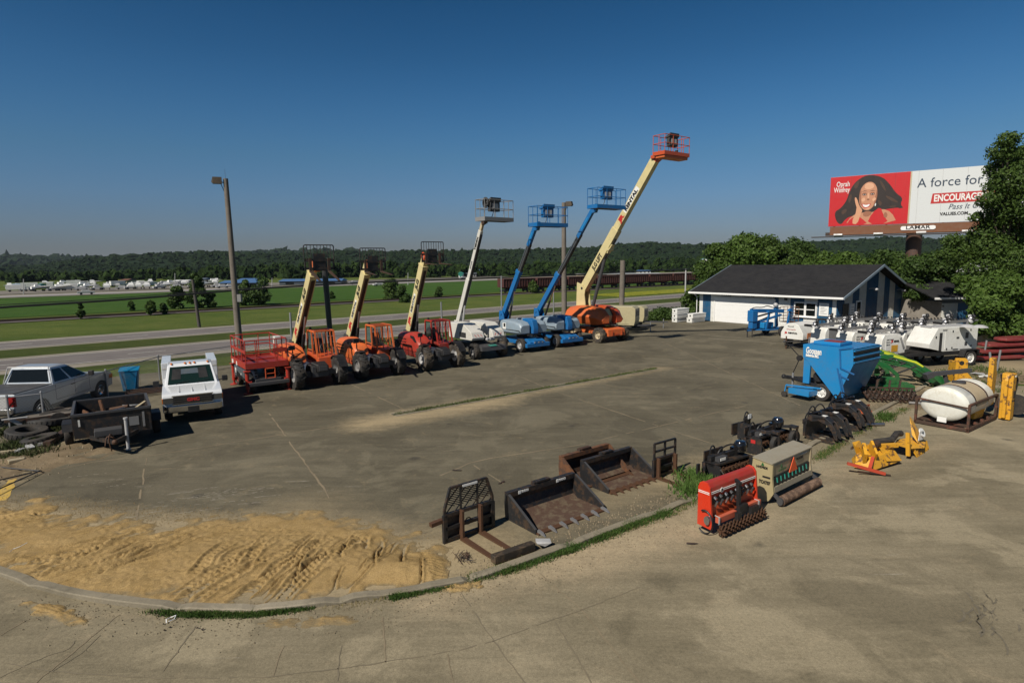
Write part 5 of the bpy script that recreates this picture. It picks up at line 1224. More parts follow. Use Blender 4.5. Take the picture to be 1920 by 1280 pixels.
def blue_lift(label,fr,fl,foot,knee,tip,bask,grp):
    XF=1.0; loc=base_from(fr,fl,XF); r=T('boom_lift',label,'boom lift',loc,HEAD,grp); B='blue'
    for x in(XF,-XF):
        for s in(-1,1): wheel(r,(x,s*.92,.43),.43,.3,s,'rubber','light_grey',.5,lugs=0,spokes=7)
    m=M(); m.prism([(-1.45,.42),(1.5,.42),(1.55,.62),(1.15,.82),(-1.1,.82),(-1.5,.62)],-.62,.62); ch=m.build('chassis',B,r,bevel=.03)
    m=M(); m.b2(1.2,1.62,-.9,.9,.32,.56); m.b2(1.1,1.62,-.35,.35,.5,.72); m.build('axle_beam',B,r,bevel=.02)
    m=M()
    for y in(-.3,.0,.3): m.b2(1.56,1.63,y-.05,y+.05,.58,.64)
    m.build('tie_down_lugs','light_grey',ch)
    m=M(); m.tube((0,0,.8),(0,0,1.08),.42,20); m.b2(-1.3,1.2,-.5,.5,1.0,1.12); m.build('turntable','dark',r)
    cv=covers(r,'grey_blue',-1.35,1.15,.34,1.12,1.08,1.95)
    m=M(); m.b2(-.65,-.3,-1.135,-1.1,1.35,1.75); m.build('vent_panel','decal_white',cv[0]); m=M(); m.b2(-.53,-.35,-1.145,-1.13,1.5,1.72); m.build('vent','black',cv[0])
    m=M(); m.prism([(-1.1,1.2),(.5,1.2),(.5,1.6),(.3,1.95),(-1.1,1.95)],-1.118,-1.1) if False else m.b2(-1.05,-.95,-1.13,-1.1,1.2,1.9); m.build('cover_seam','dark',cv[0])
    P=inplane(loc,0,*foot); K_=inplane(loc,0,*knee); Tp=inplane(loc,0,*tip)
    # riser frame between the covers
    m=M()
    for s in(-1,1): m.prism([(P.x-.28,1.1),(P.x+.5,1.1),(P.x+.3,P.z-.1),(P.x+.16,P.z+.22),(P.x-.2,P.z+.22)],s*.2,s*.25)
    m.tube((P.x,-.3,P.z),(P.x,.3,P.z),.08,12); m.b2(P.x-.25,P.x-.12,-.2,.2,1.12,P.z+.1); m.build('boom_foot',B,r)
    m=M(); m.prism([(.2,1.12),(1.32,1.12),(1.36,1.5),(1.2,1.95),(.75,2.05),(.2,2.0)],-.2,.2); m.build('boom_rest',B,r,bevel=.03)
    u=(Tp-P).normalized(); nn=Vector((u.z,0,-u.x)); nn=nn if nn.x<0 else -nn; Lb=(Tp-P).length
    f1=((K_-P).dot(u))/Lb; bw=.22
    b1=bar_boom(r,'boom',P-u*.15,P+u*Lb*f1,.24,.34,B,nn)
    bar_boom(r,'boom_collar',P+u*Lb*(f1-.03),P+u*Lb*(f1+.01),.3,.4,B,nn,par=b1)
    b2=bar_boom(r,'middle_boom',P+u*Lb*f1,P+u*Lb*(f1+(1-f1)*.62),.17,.22,'steel',nn)
    m=M(); m.bar(P+u*Lb*(f1-.02)-nn*.16,P+u*Lb*(f1+(1-f1)*.66)-nn*.16,.14,.07,upv=nn); m.build('hose_carrier','black',r)
    m=M(); m.bar(P+u*Lb*(f1)+Vector((0,-.095,0)),P+u*Lb*(f1+(1-f1)*.6)+Vector((0,-.095,0)),.015,.06,upv=nn); m.build('boom_dark_strip','dark',b2)  # narrow dark line running along the side of the silver middle section
    b3=bar_boom(r,'inner_boom',P+u*Lb*(f1+(1-f1)*.6),Tp,.2,.28,B,nn)
    m=M(); m.bar(P+u*Lb*(f1+(1-f1)*.72)+Vector((0,-.105,0)),P+u*Lb*(f1+(1-f1)*.9)+Vector((0,-.105,0)),.012,.12,upv=nn); m.build('boom_patch','blue_bright',b3)
    m=M(); c0=Vector((P.x+.45,0,1.35)); c1=P+u*Lb*.3-nn*.2; m.tube(c0,c0.lerp(c1,.6),.07,8); m.build('lift_cylinder','black',r); m=M(); m.tube(c0.lerp(c1,.55),c1,.04,8); m.build('cylinder_rod','chrome',r)
    m=M(); m.bar(Tp,Tp+Vector((.3,0,.02)),.24,.3); m.bar(Tp+Vector((.25,0,-.05)),(Tp.x+.42,0,Tp.z+.35),.2,.2); m.build('jib_head',B,r)
    c=Vector((Tp.x+.85,bask[2] if len(bask)>2 else 0,Tp.z+.12)); basket(r,c,2.35,.85,B,0,2)
    return r
bg_='blue boom lifts'
def bl_basket(*a): return blue_lift(*a)
blue_lift('blue boom lift beside the white one, boom steeper and basket lower',(975,660),(1022,655),(945,588),(973,508),(1003,428),(1003,424,.35),bg_)
blue_lift('blue boom lift beside the orange machine, boom leaning further and basket higher',(1040,651),(1085,646),(1010,583),(1046,512),(1111,395),(1111,395,.35),bg_)
def white_lift():
    XF=1.1; loc=base_from((891,672),(940,668),XF); r=T('boom_lift','white boom lift with grey basket between the telehandlers and the blue lifts','boom lift',loc,HEAD); Wt='white_dirty'
    for x in(XF,-XF):
        for s in(-1,1): wheel(r,(x,s*.95,.46),.46,.34,s,'rubber_mud' if s>0 else 'rubber','grey',.5,lugs=10)
    m=M(); m.b2(-1.6,1.2,-.6,.6,.45,.8); m.hull([(x,y,z) for x,z in((.9,.5),(1.75,.5),(.9,.86),(1.7,.74)) for y in(-.85,.85)]); m.build('chassis','charcoal',r,bevel=.02)
    m=M(); m.hull([(1.45,-.25,.8),(1.45,.25,.8),(1.72,-.25,.745),(1.72,.25,.745),(1.45,-.25,.815),(1.45,.25,.815),(1.72,-.25,.76),(1.72,.25,.76)]); m.build('green_step','teal',r)
    m=M(); m.tube((0,0,.8),(0,0,1.05),.45,20); m.b2(-1.2,1.0,-.4,.4,1.0,1.1); m.build('turntable','dark',r)
    for s,nm in((-1,'engine_cover'),(1,'tank_cover')):
        m=M(); m.prism([(-1.5,1.08),(1.1,1.08),(1.2,1.22),(1.05,1.55),(.2,1.98),(-1.4,2.0)],s*.3,s*1.15); c=m.build(nm,Wt,r,bevel=.03)
        m=M()
        for k in range(3): a=Vector((1.165,s*(.45+k*.2),1.27)); m.bar(a,a+Vector((-.06,s*.1,.14)),.02,.06)
        m.build('warning_stripes','decal_red',c)
        if s<0:
            m=M(); m.b2(-.2,.5,-1.165,-1.14,1.2,1.5); m.build('vent','dark',c)
    m=M()
    for k in range(3): m.lathe([(.02,0),(.1,.03),(.1,.14),(.02,.17)],(1.22,-.18+k*.2,1.12),'x',10)
    m.build('work_lamps','light_grey',r)
    P=inplane(loc,0,860,604); Tp=inplane(loc,0,905,418)
    m=M()
    for s in(-1,1): m.prism([(P.x-.3,1.1),(P.x+.45,1.1),(P.x+.25,P.z-.1),(P.x+.12,P.z+.15),(P.x-.18,P.z+.15)],s*.17,s*.21)
    m.tube((P.x,-.25,P.z),(P.x,.25,P.z),.08,12); m.build('boom_foot',Wt,r)
    u=(Tp-P).normalized(); nn=Vector((u.z,0,-u.x)); nn=nn if nn.x<0 else -nn; Lb=(Tp-P).length
    b1=bar_boom(r,'boom',P-u*.1,P+u*Lb*.46,.26,.34,Wt,nn); b2=bar_boom(r,'middle_boom',P+u*Lb*.44,P+u*Lb*.93,.2,.27,Wt,nn); b3=bar_boom(r,'inner_boom',P+u*Lb*.9,Tp,.15,.2,'buff',nn)
    m=M(); m.bar(P+u*Lb*.12-nn*.2,P+u*Lb*.9-nn*.165,.14,.05,upv=nn); m.build('hose_carrier','black',r)
    text('TEREX',(P+u*Lb*.745+Vector((0,-.106,0))-Vector((0,-1,0)).cross(u)*.07),u,Vector((0,-1,0)).cross(u),.2,'decal_black',b2,width=Lb*.13,bold=.012)
    label_on_side(b2,P,P+u*Lb,.56,'SNORKEL',.12,'slate',.105,width=Lb*.08)
    m=M(); c0=Vector((P.x+.4,0,1.3)); c1=P+u*Lb*.2-nn*.2; m.tube(c0,c1,.06,8); m.build('lift_cylinder','light_grey',r)
    m=M(); m.bar(Tp,Tp+Vector((.35,0,.1)),.2,.25); m.build('jib_head','rust_dark',r)
    c=Vector((Tp.x+.75,.33,Tp.z+.12)); basket(r,c,2.15,.8,'grey',.12,1)
    m=M(); m.lathe([(.2,-.25),(.3,-.25),(.3,-.2),(.15,-.18),(.15,.18),(.3,.2),(.3,.25),(.2,.25)],(c.x+.1,c.y-.45,c.z+.95),'y',16); m.build('hose_reel','charcoal',r,smooth=True)
    return r
white_lift()
def orange_lift():
    XF=1.25; loc=base_from((1117,643),(1172,637),XF); r=T('boom_lift','large orange boom lift with the tallest cream boom in the row','boom lift',loc,HEAD); O='orange'
    for x in(XF,-XF):
        for s in(-1,1): wheel(r,(x,s*1.1,.52),.52,.4,s,'rubber_mud','buff',.5,lugs=12)
    m=M(); m.b2(-1.7,1.3,-.7,.7,.5,.95); m.hull([(x,y,z) for x,z in((.8,.45),(1.85,.45),(.8,1.05),(1.8,.9)) for y in(-.82,.82)]); ch=m.build('chassis',O,r,bevel=.03)
    m=M(); m.b2(1.86,1.9,-.5,-.42,.5,.85); m.b2(1.86,1.9,.42,.5,.5,.85); m.b2(1.84,1.88,-.2,.2,.5,.6); m.build('front_ribs','orange_deep',ch)
    m=M(); m.tube((0,0,.95),(0,0,1.25),.55,22); m.b2(-2.0,1.2,-.6,.6,1.15,1.28); m.build('turntable','dark',r)
    rings=[]
    for x,k in((-2.3,.5),(-2.1,.85),(-1.2,1.),(.3,1.),(1.0,.85),(1.45,.45)):
        z0,z1=1.18+.25*(1-k),1.35+1.08*k
        rings.append([(x,-.35,z0),(x,-.55-.6*k,z0),(x,-.7-.72*k,(z0+z1)/2-.05),(x,-.6-.6*k,z1-.2),(x,-.5-.35*k,z1),(x,-.35,z1)])
    m=M(); m.loft(rings); c=m.build('engine_cover',O,r,smooth=True,bevel=.02)
    m=M(); m.loft([[(x,-y,z) for x,y,z in rg] for rg in rings]); m.build('tank_cover','orange_deep',r,smooth=True,bevel=.02)
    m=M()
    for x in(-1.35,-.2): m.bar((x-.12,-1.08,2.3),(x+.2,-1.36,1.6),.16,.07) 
    m.build('cover_deep_band','orange_deep',c)  # two slanted bands in deeper orange on the engine cover
    m=M(); hose(m,[(.2,.35,1.6),(.5,.5,2.2),(.9,.55,2.3),(1.25,.5,1.9),(1.3,.4,1.4)],.03); hose(m,[(.1,.2,1.6),(.4,.3,2.1),(.8,.35,2.2),(1.15,.3,1.8)],.03); m.build('hoses','black',r)
    m=M(); m.prism([(.1,1.28),(1.0,1.28),(1.1,1.8),(.8,2.25),(.3,2.2)],-.25,.3); m.build('upright_frame','cream',r,bevel=.03)
    # column and booms
    F0=inplane(loc,0,1097,578); K0=inplane(loc,0,1093,538); Kn=inplane(loc,0,1205,395); Tp=inplane(loc,0,1228,300)
    Bt=inplane(loc,0,1085,585)
    P=inplane(loc,0,1096,540); u=(Tp-P).normalized(); nn=Vector((u.z,0,-u.x)); nn=nn if nn.x<0 else -nn; Lb=(Tp-P).length
    m=M()
    for s in(-1,1): m.prism([(P.x-.62,1.3),(P.x+.35,1.3),(P.x+.5,1.7),(P.x+.28,P.z-.5),(P.x+.35,P.z-.1),(P.x+.1,P.z+.25),(P.x-.5,P.z+.42)],s*.22,s*.28)
    m.b2(P.x-.58,P.x-.48,-.22,.22,1.4,P.z+.3); tw=m.build('boom_tower','cream',r)
    m=M()
    for z in(1.6,P.z): m.tube((P.x+.02,-.31,z),(P.x+.02,.31,z),.09,12)
    m.build('pivot_pins','dark',tw)
    b1=bar_boom(r,'boom',P-u*.1,P+u*Lb*.5,.42,.6,'cream',nn); 
    b2=bar_boom(r,'inner_boom',P+u*Lb*.48,Tp,.36,.5,'cream',nn)
    m=M(); m.bar(P+u*Lb*.16-nn*.3,P+u*Lb*.44-nn*.3,.2,.12,upv=nn); m.tube(Vector((P.x+.6,0,1.5)),P+u*Lb*.28-nn*.32,.12,10); m.build('lift_cylinder','charcoal',r)
    m=M(); m.tube(P+u*Lb*.36+Vector((0,-.24,0))+nn*.0-nn*.35,P+u*Lb*.36+Vector((0,.24,0))-nn*.35,.1,10); m.bar(P+u*Lb*.33-nn*.32,P+u*Lb*.4-nn*.32,.3,.16,upv=nn); m.build('boom_bracket','cream',b1)
    label_on_side(b1,P,P+u*Lb,.17,'JLG LIFT',.46,'decal_black',.216,width=Lb*.13,bold=.02)
    label_on_side(b2,P,P+u*Lb,.56,'JR',.4,'decal_red',.186,width=Lb*.06,bold=.03)
    m=M(); m.bar(P+u*Lb*.63+Vector((0,-.184,0)),P+u*Lb*.81+Vector((0,-.184,0)),.004,.36,upv=nn); st=m.build('decal_strip','decal_white',b2)
    label_on_side(st,P,P+u*Lb,.64,'RENTAL',.34,'decal_black',.192,width=Lb*.155,bold=.02)
    m=M(); m.bar(Tp-u*.1,Tp+Vector((.35,0,.15)),.34,.4); m.b2(Tp.x-.1,Tp.x+.6,-.3,.3,Tp.z+.05,Tp.z+.25); m.build('jib_head','orange_deep',r,bevel=.02)
    c=Vector((Tp.x+.75,.62,Tp.z+.22)); basket(r,c,2.3,.9,'orange_deep',0,1)
    m=M(); m.b2(c.x-.3,c.x+.4,c.y-1.1,c.y+1.1,c.z-.25,c.z-.06); m.build('platform_support',O,r,bevel=.03)
    m=M(); m.tube((c.x-.2,c.y+.75,c.z),(c.x-.2,c.y+.75,c.z+.4),.09); m.build('canister','black',r)
    return r
orange_lift()
def scissor():
    XF=1.15; loc=base_from((470,737),(533,728),XF); r=T('scissor_lift','red scissor lift with folded platform and guard rails at the left end of the row','scissor lift',loc,HEAD); R_='red'
    for x in(XF-.1,-XF):
        for s in(-1,1): wheel(r,(x,s*.66,.34),.34,.24,s,'rubber','red_deep',.55)
    m=M(); m.b2(-1.55,1.45,-.55,.55,.38,.62); m.b2(1.2,1.6,-.85,.85,.34,.5); m.b2(-1.6,-1.2,-.85,.85,.34,.5); m.build('chassis','charcoal',r,bevel=.02)
    m=M()
    for k in range(4):
        z=.62+k*.12
        for s in(-.5,.5): m.bar((-1.3,s,z),(1.3,s,z+.12),.06,.09); m.bar((1.3,s*.9,z),(-1.3,s*.9,z+.12),.06,.09)
    m.b2(-1.3,1.3,-.45,.45,.62,.68); m.build('scissor_stack','black',r)
    for x,y in((1.35,-.86),(1.35,.86),(-1.4,-.86),(-1.4,.86)):
        m=M(); m.tube((x,y,.2),(x,y,.98),.085,14); m.b2(x-.13,x+.13,y-.13,y+.13,.98,1.02); m.tube((x,y,.03),(x,y,.2),.05,10); m.tube((x,y,.0),(x,y,.05),.19,16); m.b2(x-.12,x+.12,min(y,y*.8),max(y,y*.8),.36,.56); m.build('outrigger',R_,r,bevel=.01)
    for s in(-1,1):
        m=M(); m.b2(-1.15,.85,s*.5,s*.88,.5,.98); c=m.build('side_cabinet','slate' if s<0 else 'red_deep',r,bevel=.03)
        if s<0:
            text('JLG',(-.9,-.885,.78),(1,0,0),(0,0,1),.16,'decal_white',c,bold=.01); text('33 RTS',(-.9,-.885,.66),(1,0,0),(0,0,1),.1,'decal_white',c); text('J',(.25,-.885,.62),(1,0,0),(0,0,1),.2,'decal_white',c,bold=.02)
    m=M(); 
    for k in range(4): hose(m,[(.95,-.75,.98),(1.15,-.6-.04*k,1.04),(1.3,-.45-.05*k,.9),(1.25,-.4-.04*k,.6)],.02)
    m.build('cable_coil','light_grey',r)
    # ladder
    m=M(); rail(m,[(1.42,-.1,.45),(1.42,-.1,1.05),(1.42,.3,1.05),(1.42,.3,.45)],.025)
    for z in(.62,.82): m.tube((1.42,-.1,z),(1.42,.3,z),.02)
    m.b2(1.38,1.55,-.12,.4,.42,.46); m.build('ladder','orange_deep',r)
    # platform
    z=1.22; x0,x1,y0,y1=-1.5,1.35,-.87,.87
    m=M(); m.b2(x0,x1,y0,y1,z-.06,z+.02); m.build('platform_deck','red_deep',r)
    m=M(); m.b2(x0,x1,y0-.04,y0,z-.13,z+.13); m.b2(x0,x1,y1,y1+.04,z-.13,z+.13); m.b2(x1,x1+.04,y0-.04,y1+.04,z-.13,z+.12); m.b2(x0-.04,x0,y0-.04,y1+.04,z-.13,z+.13); m.b2(-.2,-.14,y0,y1,z+.02,z+.08); m.build('platform_skirt',R_,r)
    m=M(); H_=1.1
    for zz in(z+H_,z+.6): rail(m,[(x0,y0,zz),(x1,y0,zz),(x1,y1,zz),(x0,y1,zz),(x0,y0,zz)],.026)
    for k in range(5): x=x0+(x1-x0)*k/4; m.tube((x,y0,z),(x,y0,z+H_),.022,6); m.tube((x,y1,z),(x,y1,z+H_),.022,6)
    for y in(-.45,-.38,.38,.45): m.tube((x1,y,z),(x1,y,z+H_),.02,6)
    for y in(-.35,.35): m.tube((x0,y,z),(x0,y,z+H_),.02,6)
    m.b2(x1-.02,x1+.03,y1-.6,y1-.0,z+.52,z+.7); m.b2(x0+.2,x1,y0-.03,y0+.02,z+.55,z+.66); m.build('guard_rails',R_,r)
    m=M(); m.hull([(x,y,zz) for x in(.5,.85) for y in(y1-.35,y1-.08) for zz in(z+.8,z+1.15)]); m.build('control_box','white_dirty',r,bevel=.02)
    for k,(a,b_) in enumerate(((-1.3,'JLG'),(-.4,'JR'))): text(b_,(a,y0-.045,z-.12),(1,0,0),(0,0,1),.2,'decal_white',r,bold=.015)
    return r
scissor()
# ================================================================ left side: pickups, trailer, bin, fence, tyres
def body_profile(xr,xf,wb,zb,hood,belt,xc,ar=.46,zr=.36,rear_h=None):
    rear_h=rear_h or belt
    P=[(xf,zb+.02),(xf+.04,hood-.22),(xf-.04,hood-.06),(xf-.25,hood),(xc,belt+.02),(xc-.1,belt),(xr+.02,rear_h),(xr,rear_h-.04),(xr,zb+.08)]
    def arch(cx): return [(cx-ar*math.cos(a),zr+ar*math.sin(a)) for a in [PI*(.06+.88*i/9) for i in range(10)]]
    a1=arch(-wb/2); a2=arch(wb/2)
    return P+[(a1[0][0],zb)]+a1+[(a1[-1][0],zb),(a2[0][0],zb)]+a2+[(a2[-1][0],zb)]
def bil(a,b,c,d,u,v): return [a[i]*(1-u)*(1-v)+b[i]*u*(1-v)+c[i]*u*v+d[i]*(1-u)*v for i in range(3)]
def pane(m,a,b,c,d,u0,u1,v0,v1,off=.012,ctr=(0,0,1.4)):
    a,b,c,d=map(Vector,(a,b,c,d)); n=(b-a).cross(d-a).normalized()
    if n.dot((a+c)/2-Vector(ctr))<0: n=-n
    q=[Vector(bil(a,b,c,d,u,v))+n*off for u,v in((u0,v0),(u1,v0),(u1,v1),(u0,v1))]
    m.quad(*q); m.quad(*[p-n*.02 for p in q])
def pickup(name,label,loc,rz,wb,w,xr,xf,zb,hood,belt,xc,cab,paintm,wr=.39,rim='chrome',kind='bed'):
    r=T(name,label,'pickup truck' if kind=='bed' else 'work truck',loc,rz); h=w/2
    m=M(); m.prism(body_profile(xr,xf,wb,zb,hood,belt,xc),-h,h); bd=m.build('body',paintm,r,bevel=.055)
    m=M(); m.b2(xr+.1,xf-.15,-h+.25,h-.25,zb-.05,belt-.15); m.build('underbody','black',r)
    xb0,xb1,xt0,xt1,zt,hb,ht=cab   # rear/front at belt, rear/front at roof
    zB=belt-.01
    C=lambda x,y,z:(x,y,z)
    m=M(); m.hull([(xb0,-hb,zB),(xb0,hb,zB),(xb1,-hb,zB),(xb1,hb,zB),(xt0,-ht,zt-.04),(xt0,ht,zt-.04),(xt1,-ht,zt-.06),(xt1,ht,zt-.06),(xt0+.1,-ht+.12,zt),(xt0+.1,ht-.12,zt),(xt1-.15,-ht+.12,zt),(xt1-.15,ht-.12,zt)])
    cb=m.build('cab',paintm,r,bevel=.03)
    ctr=((xb0+xb1)/2,0,belt+.2)
    m=M(); pane(m,(xb1,-hb,zB),(xb1,hb,zB),(xt1,ht,zt-.06),(xt1,-ht,zt-.06),.06,.94,.08,.93,ctr=ctr); m.build('windshield','glass_front',cb)
    m=M(); pane(m,(xb0,-hb,zB),(xb0,hb,zB),(xt0,ht,zt-.04),(xt0,-ht,zt-.04),.08,.92,.14,.88,ctr=ctr); m.build('rear_window','glass',cb)
    segs=[(.05,.46),(.52,.96)] if kind=='bed' else [(.08,.9)]
    for s in(-1,1):
        for u0,u1 in segs:
            m=M(); a,b_,c,d=(xb0,s*hb,zB),(xb1,s*hb,zB),(xt1,s*ht,zt-.06),(xt0,s*ht,zt-.04)
            pane(m,a,b_,c,d,u0,u1,.1,.88,ctr=ctr); m.build('side_window','glass',cb)
        m=M()
        dx=[xb0+.02,(xb0+xb1)/2+.05,xb1-.12] if kind=='bed' else [xb0+.05,xb1-.1]
        for x in dx: m.b2(x-.006,x+.006,s*(h-.01),s*(h+.004),zb+.12,belt-.02)
        m.b2(dx[0],dx[-1],s*(h-.01),s*(h+.004),zb+.11,zb+.125); m.build('door_seam','black',bd)
        m=M(); m.b2(dx[0]+(.85 if kind=='bed' else .12),dx[0]+(1.05 if kind=='bed' else .32),s*(h),s*(h+.03),belt-.2,belt-.14); m.build('door_handle','black',bd)
        m=M(); m.bar((xb1-.3,s*(h-.02),belt+.03),(xb1-.28,s*(h+.16),belt+.08),.05); m.hull([(xb1-.32+a,s*(h+.1+b_),belt+c) for a in(0,.1) for b_ in(0,.2) for c in(.0,.2)]); m.build('mirror','black',r,bevel=.02)
        m=M(); m.hull([(xf+.055-a,s*(h-.38+b_),zz) for a in(0,.12) for b_ in(0,.36) for zz in(hood-.33,hood-.14)]); m.build('headlight','lens',bd)
        m=M(); m.hull([(xf+.02-a,s*(h-.06+b_),zz) for a in(-.02,.2) for b_ in(0,.07) for zz in(hood-.32,hood-.15)]); m.build('turn_signal','lamp_amber',bd)
        m=M(); m.b2(xr-.01,xr+.06,s*(h-.2),s*(h+.008),belt-.42,belt-.06); m.build('taillight','taillight',bd)
    for x in(-wb/2,wb/2):
        for s in(-1,1): wheel(r,(x,s*(h-.14),wr),wr,.26,s,'rubber',rim,.56,spokes=5)
    m=M(); m.hull([(xf+a,y,zz) for a,y in((.02,-h+.02),(.14,-h+.12),(.17,-h+.35),(.02,h-.02),(.14,h-.12),(.17,h-.35)) for zz in(zb+.02,zb+.26)]); m.build('front_bumper','chrome',r,bevel=.02)
    m=M(); m.b2(xr-.16,xr+.02,-h+.04,h-.04,zb+.05,zb+.25); m.build('rear_bumper','chrome',r,bevel=.03)
    return r,bd,cb
_mats['glass_front']=(lambda:(lambda m:m)(clearglass('windshield_glass',(.008,.02,.017),1.)))()
# white work truck
a,b_=G(317,786),G(410,775); rzg=math.atan2(b_.y-a.y,b_.x-a.x)-PI/2; hv=Vector((math.cos(rzg),math.sin(rzg),0)); wb=3.34; mid=(a+b_)/2
loc=Vector((mid.x,mid.y,0))-hv*wb/2
w_=1.92; xf=wb/2+.9; h=w_/2
r,bd,cb=pickup('work_truck','white work truck with service boxes, facing the camera beside the black trailer',loc,rzg,wb,w_,wb/2-2.35,xf,.42,1.1,1.14,wb/2-.5,(wb/2-2.25,wb/2-.45,wb/2-2.1,wb/2-1.15,1.86,h-.06,h-.2),'car_white',kind='work')
bodyx=wb/2-2.35
m=M(); m.b2(xf+.03,xf+.075,-h+.34,h-.34,.72,1.0); gr=m.build('grille','black',bd)
m=M(); m.b2(xf+.02,xf+.07,-h+.3,h-.3,.995,1.03); m.b2(xf+.02,xf+.07,-h+.3,h-.3,.69,.72)
for k in range(3): m.b2(xf+.07,xf+.085,-h+.36,h-.36,.77+k*.07,.776+k*.07)
m.build('grille_trim','chrome',bd)
text('GMC',(xf+.09,-.19,.81),(0,1,0),(0,0,1),.15,'decal_red',gr,width=.4,bold=.008)
m=M(); m.b2(xf+.13,xf+.2,-.18,.18,.42,.62); m.build('plate_bracket','black',r)
m=M()
for y in(-.62,-.16,0,.16,.62): m=M(); m.hull([(wb/2-1.28+a,y+b_,1.86+c) for a,b_,c in((0,-.05,0),(0,.05,0),(.12,-.03,-.01),(.12,.03,-.01),(.03,0,.05),(0,0,.045))]); m.build('roof_marker','lamp_amber',cb)
m=M(); 
for y in(-.42,.42): m.prism([(wb/2-.45,1.142),(xf-.2,1.105),(xf-.2,1.12),(wb/2-.45,1.158)],y-.02,y+.02)
m.b2(wb/2-.5,xf-.2,-.012,.012,1.09,1.135); m.build('hood_crease','car_white',bd)
_c=((wb/2-1.35),0,1.3); _A=((wb/2-.45,-h+.06,1.13),(wb/2-.45,h-.06,1.13),(wb/2-1.15,h-.2,1.8),(wb/2-1.15,-h+.2,1.8))
m=M(); pane(m,*_A,.3,.68,.55,.8,off=.016,ctr=_c); m.build('rear_glass_seen_through','slate',cb)
for u0,u1 in((.12,.3),(.66,.84)): m=M(); pane(m,*_A,u0,u1,.3,.82,off=.019,ctr=_c); m.build('headrest','black',cb)
for u0 in(.2,.6): m=M(); a_=Vector(bil(*_A,u0,.1))+Vector((.03,0,.01)); b__=Vector(bil(*_A,u0+.26,.2))+Vector((.03,0,.01)); m.tube(a_,b__,.008,5); m.build('wiper','black',cb)
for s in(-1,1):
    m=M(); m.b2(bodyx-2.4,bodyx-.08,s*(.66),s*(1.0),.62,1.74); c=m.build('service_box','car_white',r,bevel=.02)
    m=M(); m.b2(bodyx-.085,bodyx-.07,s*.68,s*.98,1.5,1.515); m.b2(bodyx-2.2,bodyx-.3,s*.995,s*1.008,.75,.765); m.build('door_seam','buff',c)
m=M(); m.b2(bodyx-2.4,bodyx-.05,-.6,.6,.6,.72); m.b2(bodyx-2.3,bodyx,-.4,.4,.4,.6); m.build('bed','black',r)
# silver pickup
a,b_=G(75,787),G(187,748); rz=math.atan2(b_.y-a.y,b_.x-a.x); hv=Vector((math.cos(rz),math.sin(rz),0)); lv=Vector((-hv.y,hv.x,0)); mid=(a+b_)/2; wb=3.42
loc=Vector((mid.x,mid.y,0))+lv*.86; w_=1.98; h=w_/2; xf=wb/2+.72; xr=-wb/2-1.2
r,bd,cb=pickup('pickup_truck','silver extended cab pickup with a dark bed cover, parked behind the chain link fence',loc,rz,wb,w_,xr,xf,.48,1.12,1.2,wb/2-.55,(-.95,wb/2-.6,-.74,wb/2-1.6,1.84,h-.06,h-.26),'silver')
m=M(); m.b2(xr+.06,-.98,-h+.07,h-.07,1.19,1.235); m.build('bed_cover','charcoal',r,bevel=.015)
m=M(); rail(m,[(-.985,-h+.1,1.22),(-.86,-h+.24,1.84),(-.86,h-.24,1.84),(-.985,h-.1,1.22)],.02); m.build('cab_edge','light_grey',cb)
m=M(); m.b2(xr-.012,xr,-h+.22,h-.22,.72,1.15); tg=m.build('tailgate','light_grey',bd)
text('DODGE',(xr-.018,.55,.98),(0,-1,0),(0,0,1),.17,'decal_black',tg,width=.8,bold=.01); 
m=M(); m.b2(xr-.03,xr-.01,-.2,.2,.62,.74); m.build('plate','white',r)
# dump trailer
hz_=math.radians(-56); hv=Vector((math.cos(hz_),math.sin(hz_),0)); lv=Vector((-hv.y,hv.x,0))
loc=Vector((-12.42,18.25,0)); r=T('dump_trailer','black dump trailer filled with scrap metal and wood','trailer',loc,hz_)
x0,x1,y0,y1,z0,z1=-2.35,0,-1.01,1.01,.42,1.15; t=.05
m=M(); m.b2(x0,x1,y0,y1,z0,z0+.06); m.b2(x1-t,x1,y0,y1,z0+.06,z1-.003); m.b2(x0,x0+t,y0,y1,z0+.06,z1-.003); m.b2(x0+t,x1-t,y0,y0+t,z0+.06,z1-.003); m.b2(x0+t,x1-t,y1-t,y1,z0+.06,z1-.003)
for x in(-1.8,-1.2,-.6):
    for s in(-1,1): m.b2(x-.03,x+.03,s*1.01,s*1.06,z0,z1-.02)
bx=m.build('box','worn_black',r)
m=M(); 
for p,q in(((x1,y0,z1),(x1,y1,z1)),((x0,y0,z1),(x0,y1,z1)),((x0,y0,z1),(x1,y0,z1)),((x0,y1,z1),(x1,y1,z1))): m.bar(p,q,.07,.07)
m.build('top_rail','charcoal',bx)
m=M(); m.b2(.001,.012,.42,.68,.62,.9); m.b2(.001,.03,.78,.84,.55,1.02); m.build('worn_sticker','grey',bx)
m=M(); m.b2(.001,.03,-.88,-.83,.8,1.0); m.build('reflector','white',bx)
for s in(-1,1):
    wheel(r,(-1.25,s*1.2,.34),.34,.22,s,'rubber','grey',.55)
    m=M(); m.prism([(-1.7,.5),(-1.6,.74),(-.9,.74),(-.8,.5),(-.84,.5),(-.93,.7),(-1.57,.7),(-1.66,.5)],s*1.04,s*1.34); m.build('fender','black',r)
m=M(); m.bar((0,-.6,.42),(1.15,0,.44),.08,.12); m.bar((0,.6,.42),(1.15,0,.44),.08,.12); m.bar((-1.,-.4,.38),(.1,-.4,.38),.1); m.bar((-1.,.4,.38),(.1,.4,.38),.1); m.build('drawbar','worn_black',r)
m=M(); m.b2(.08,.5,-.5,.22,.5,.7); m.build('tool_box','charcoal',r,bevel=.02)
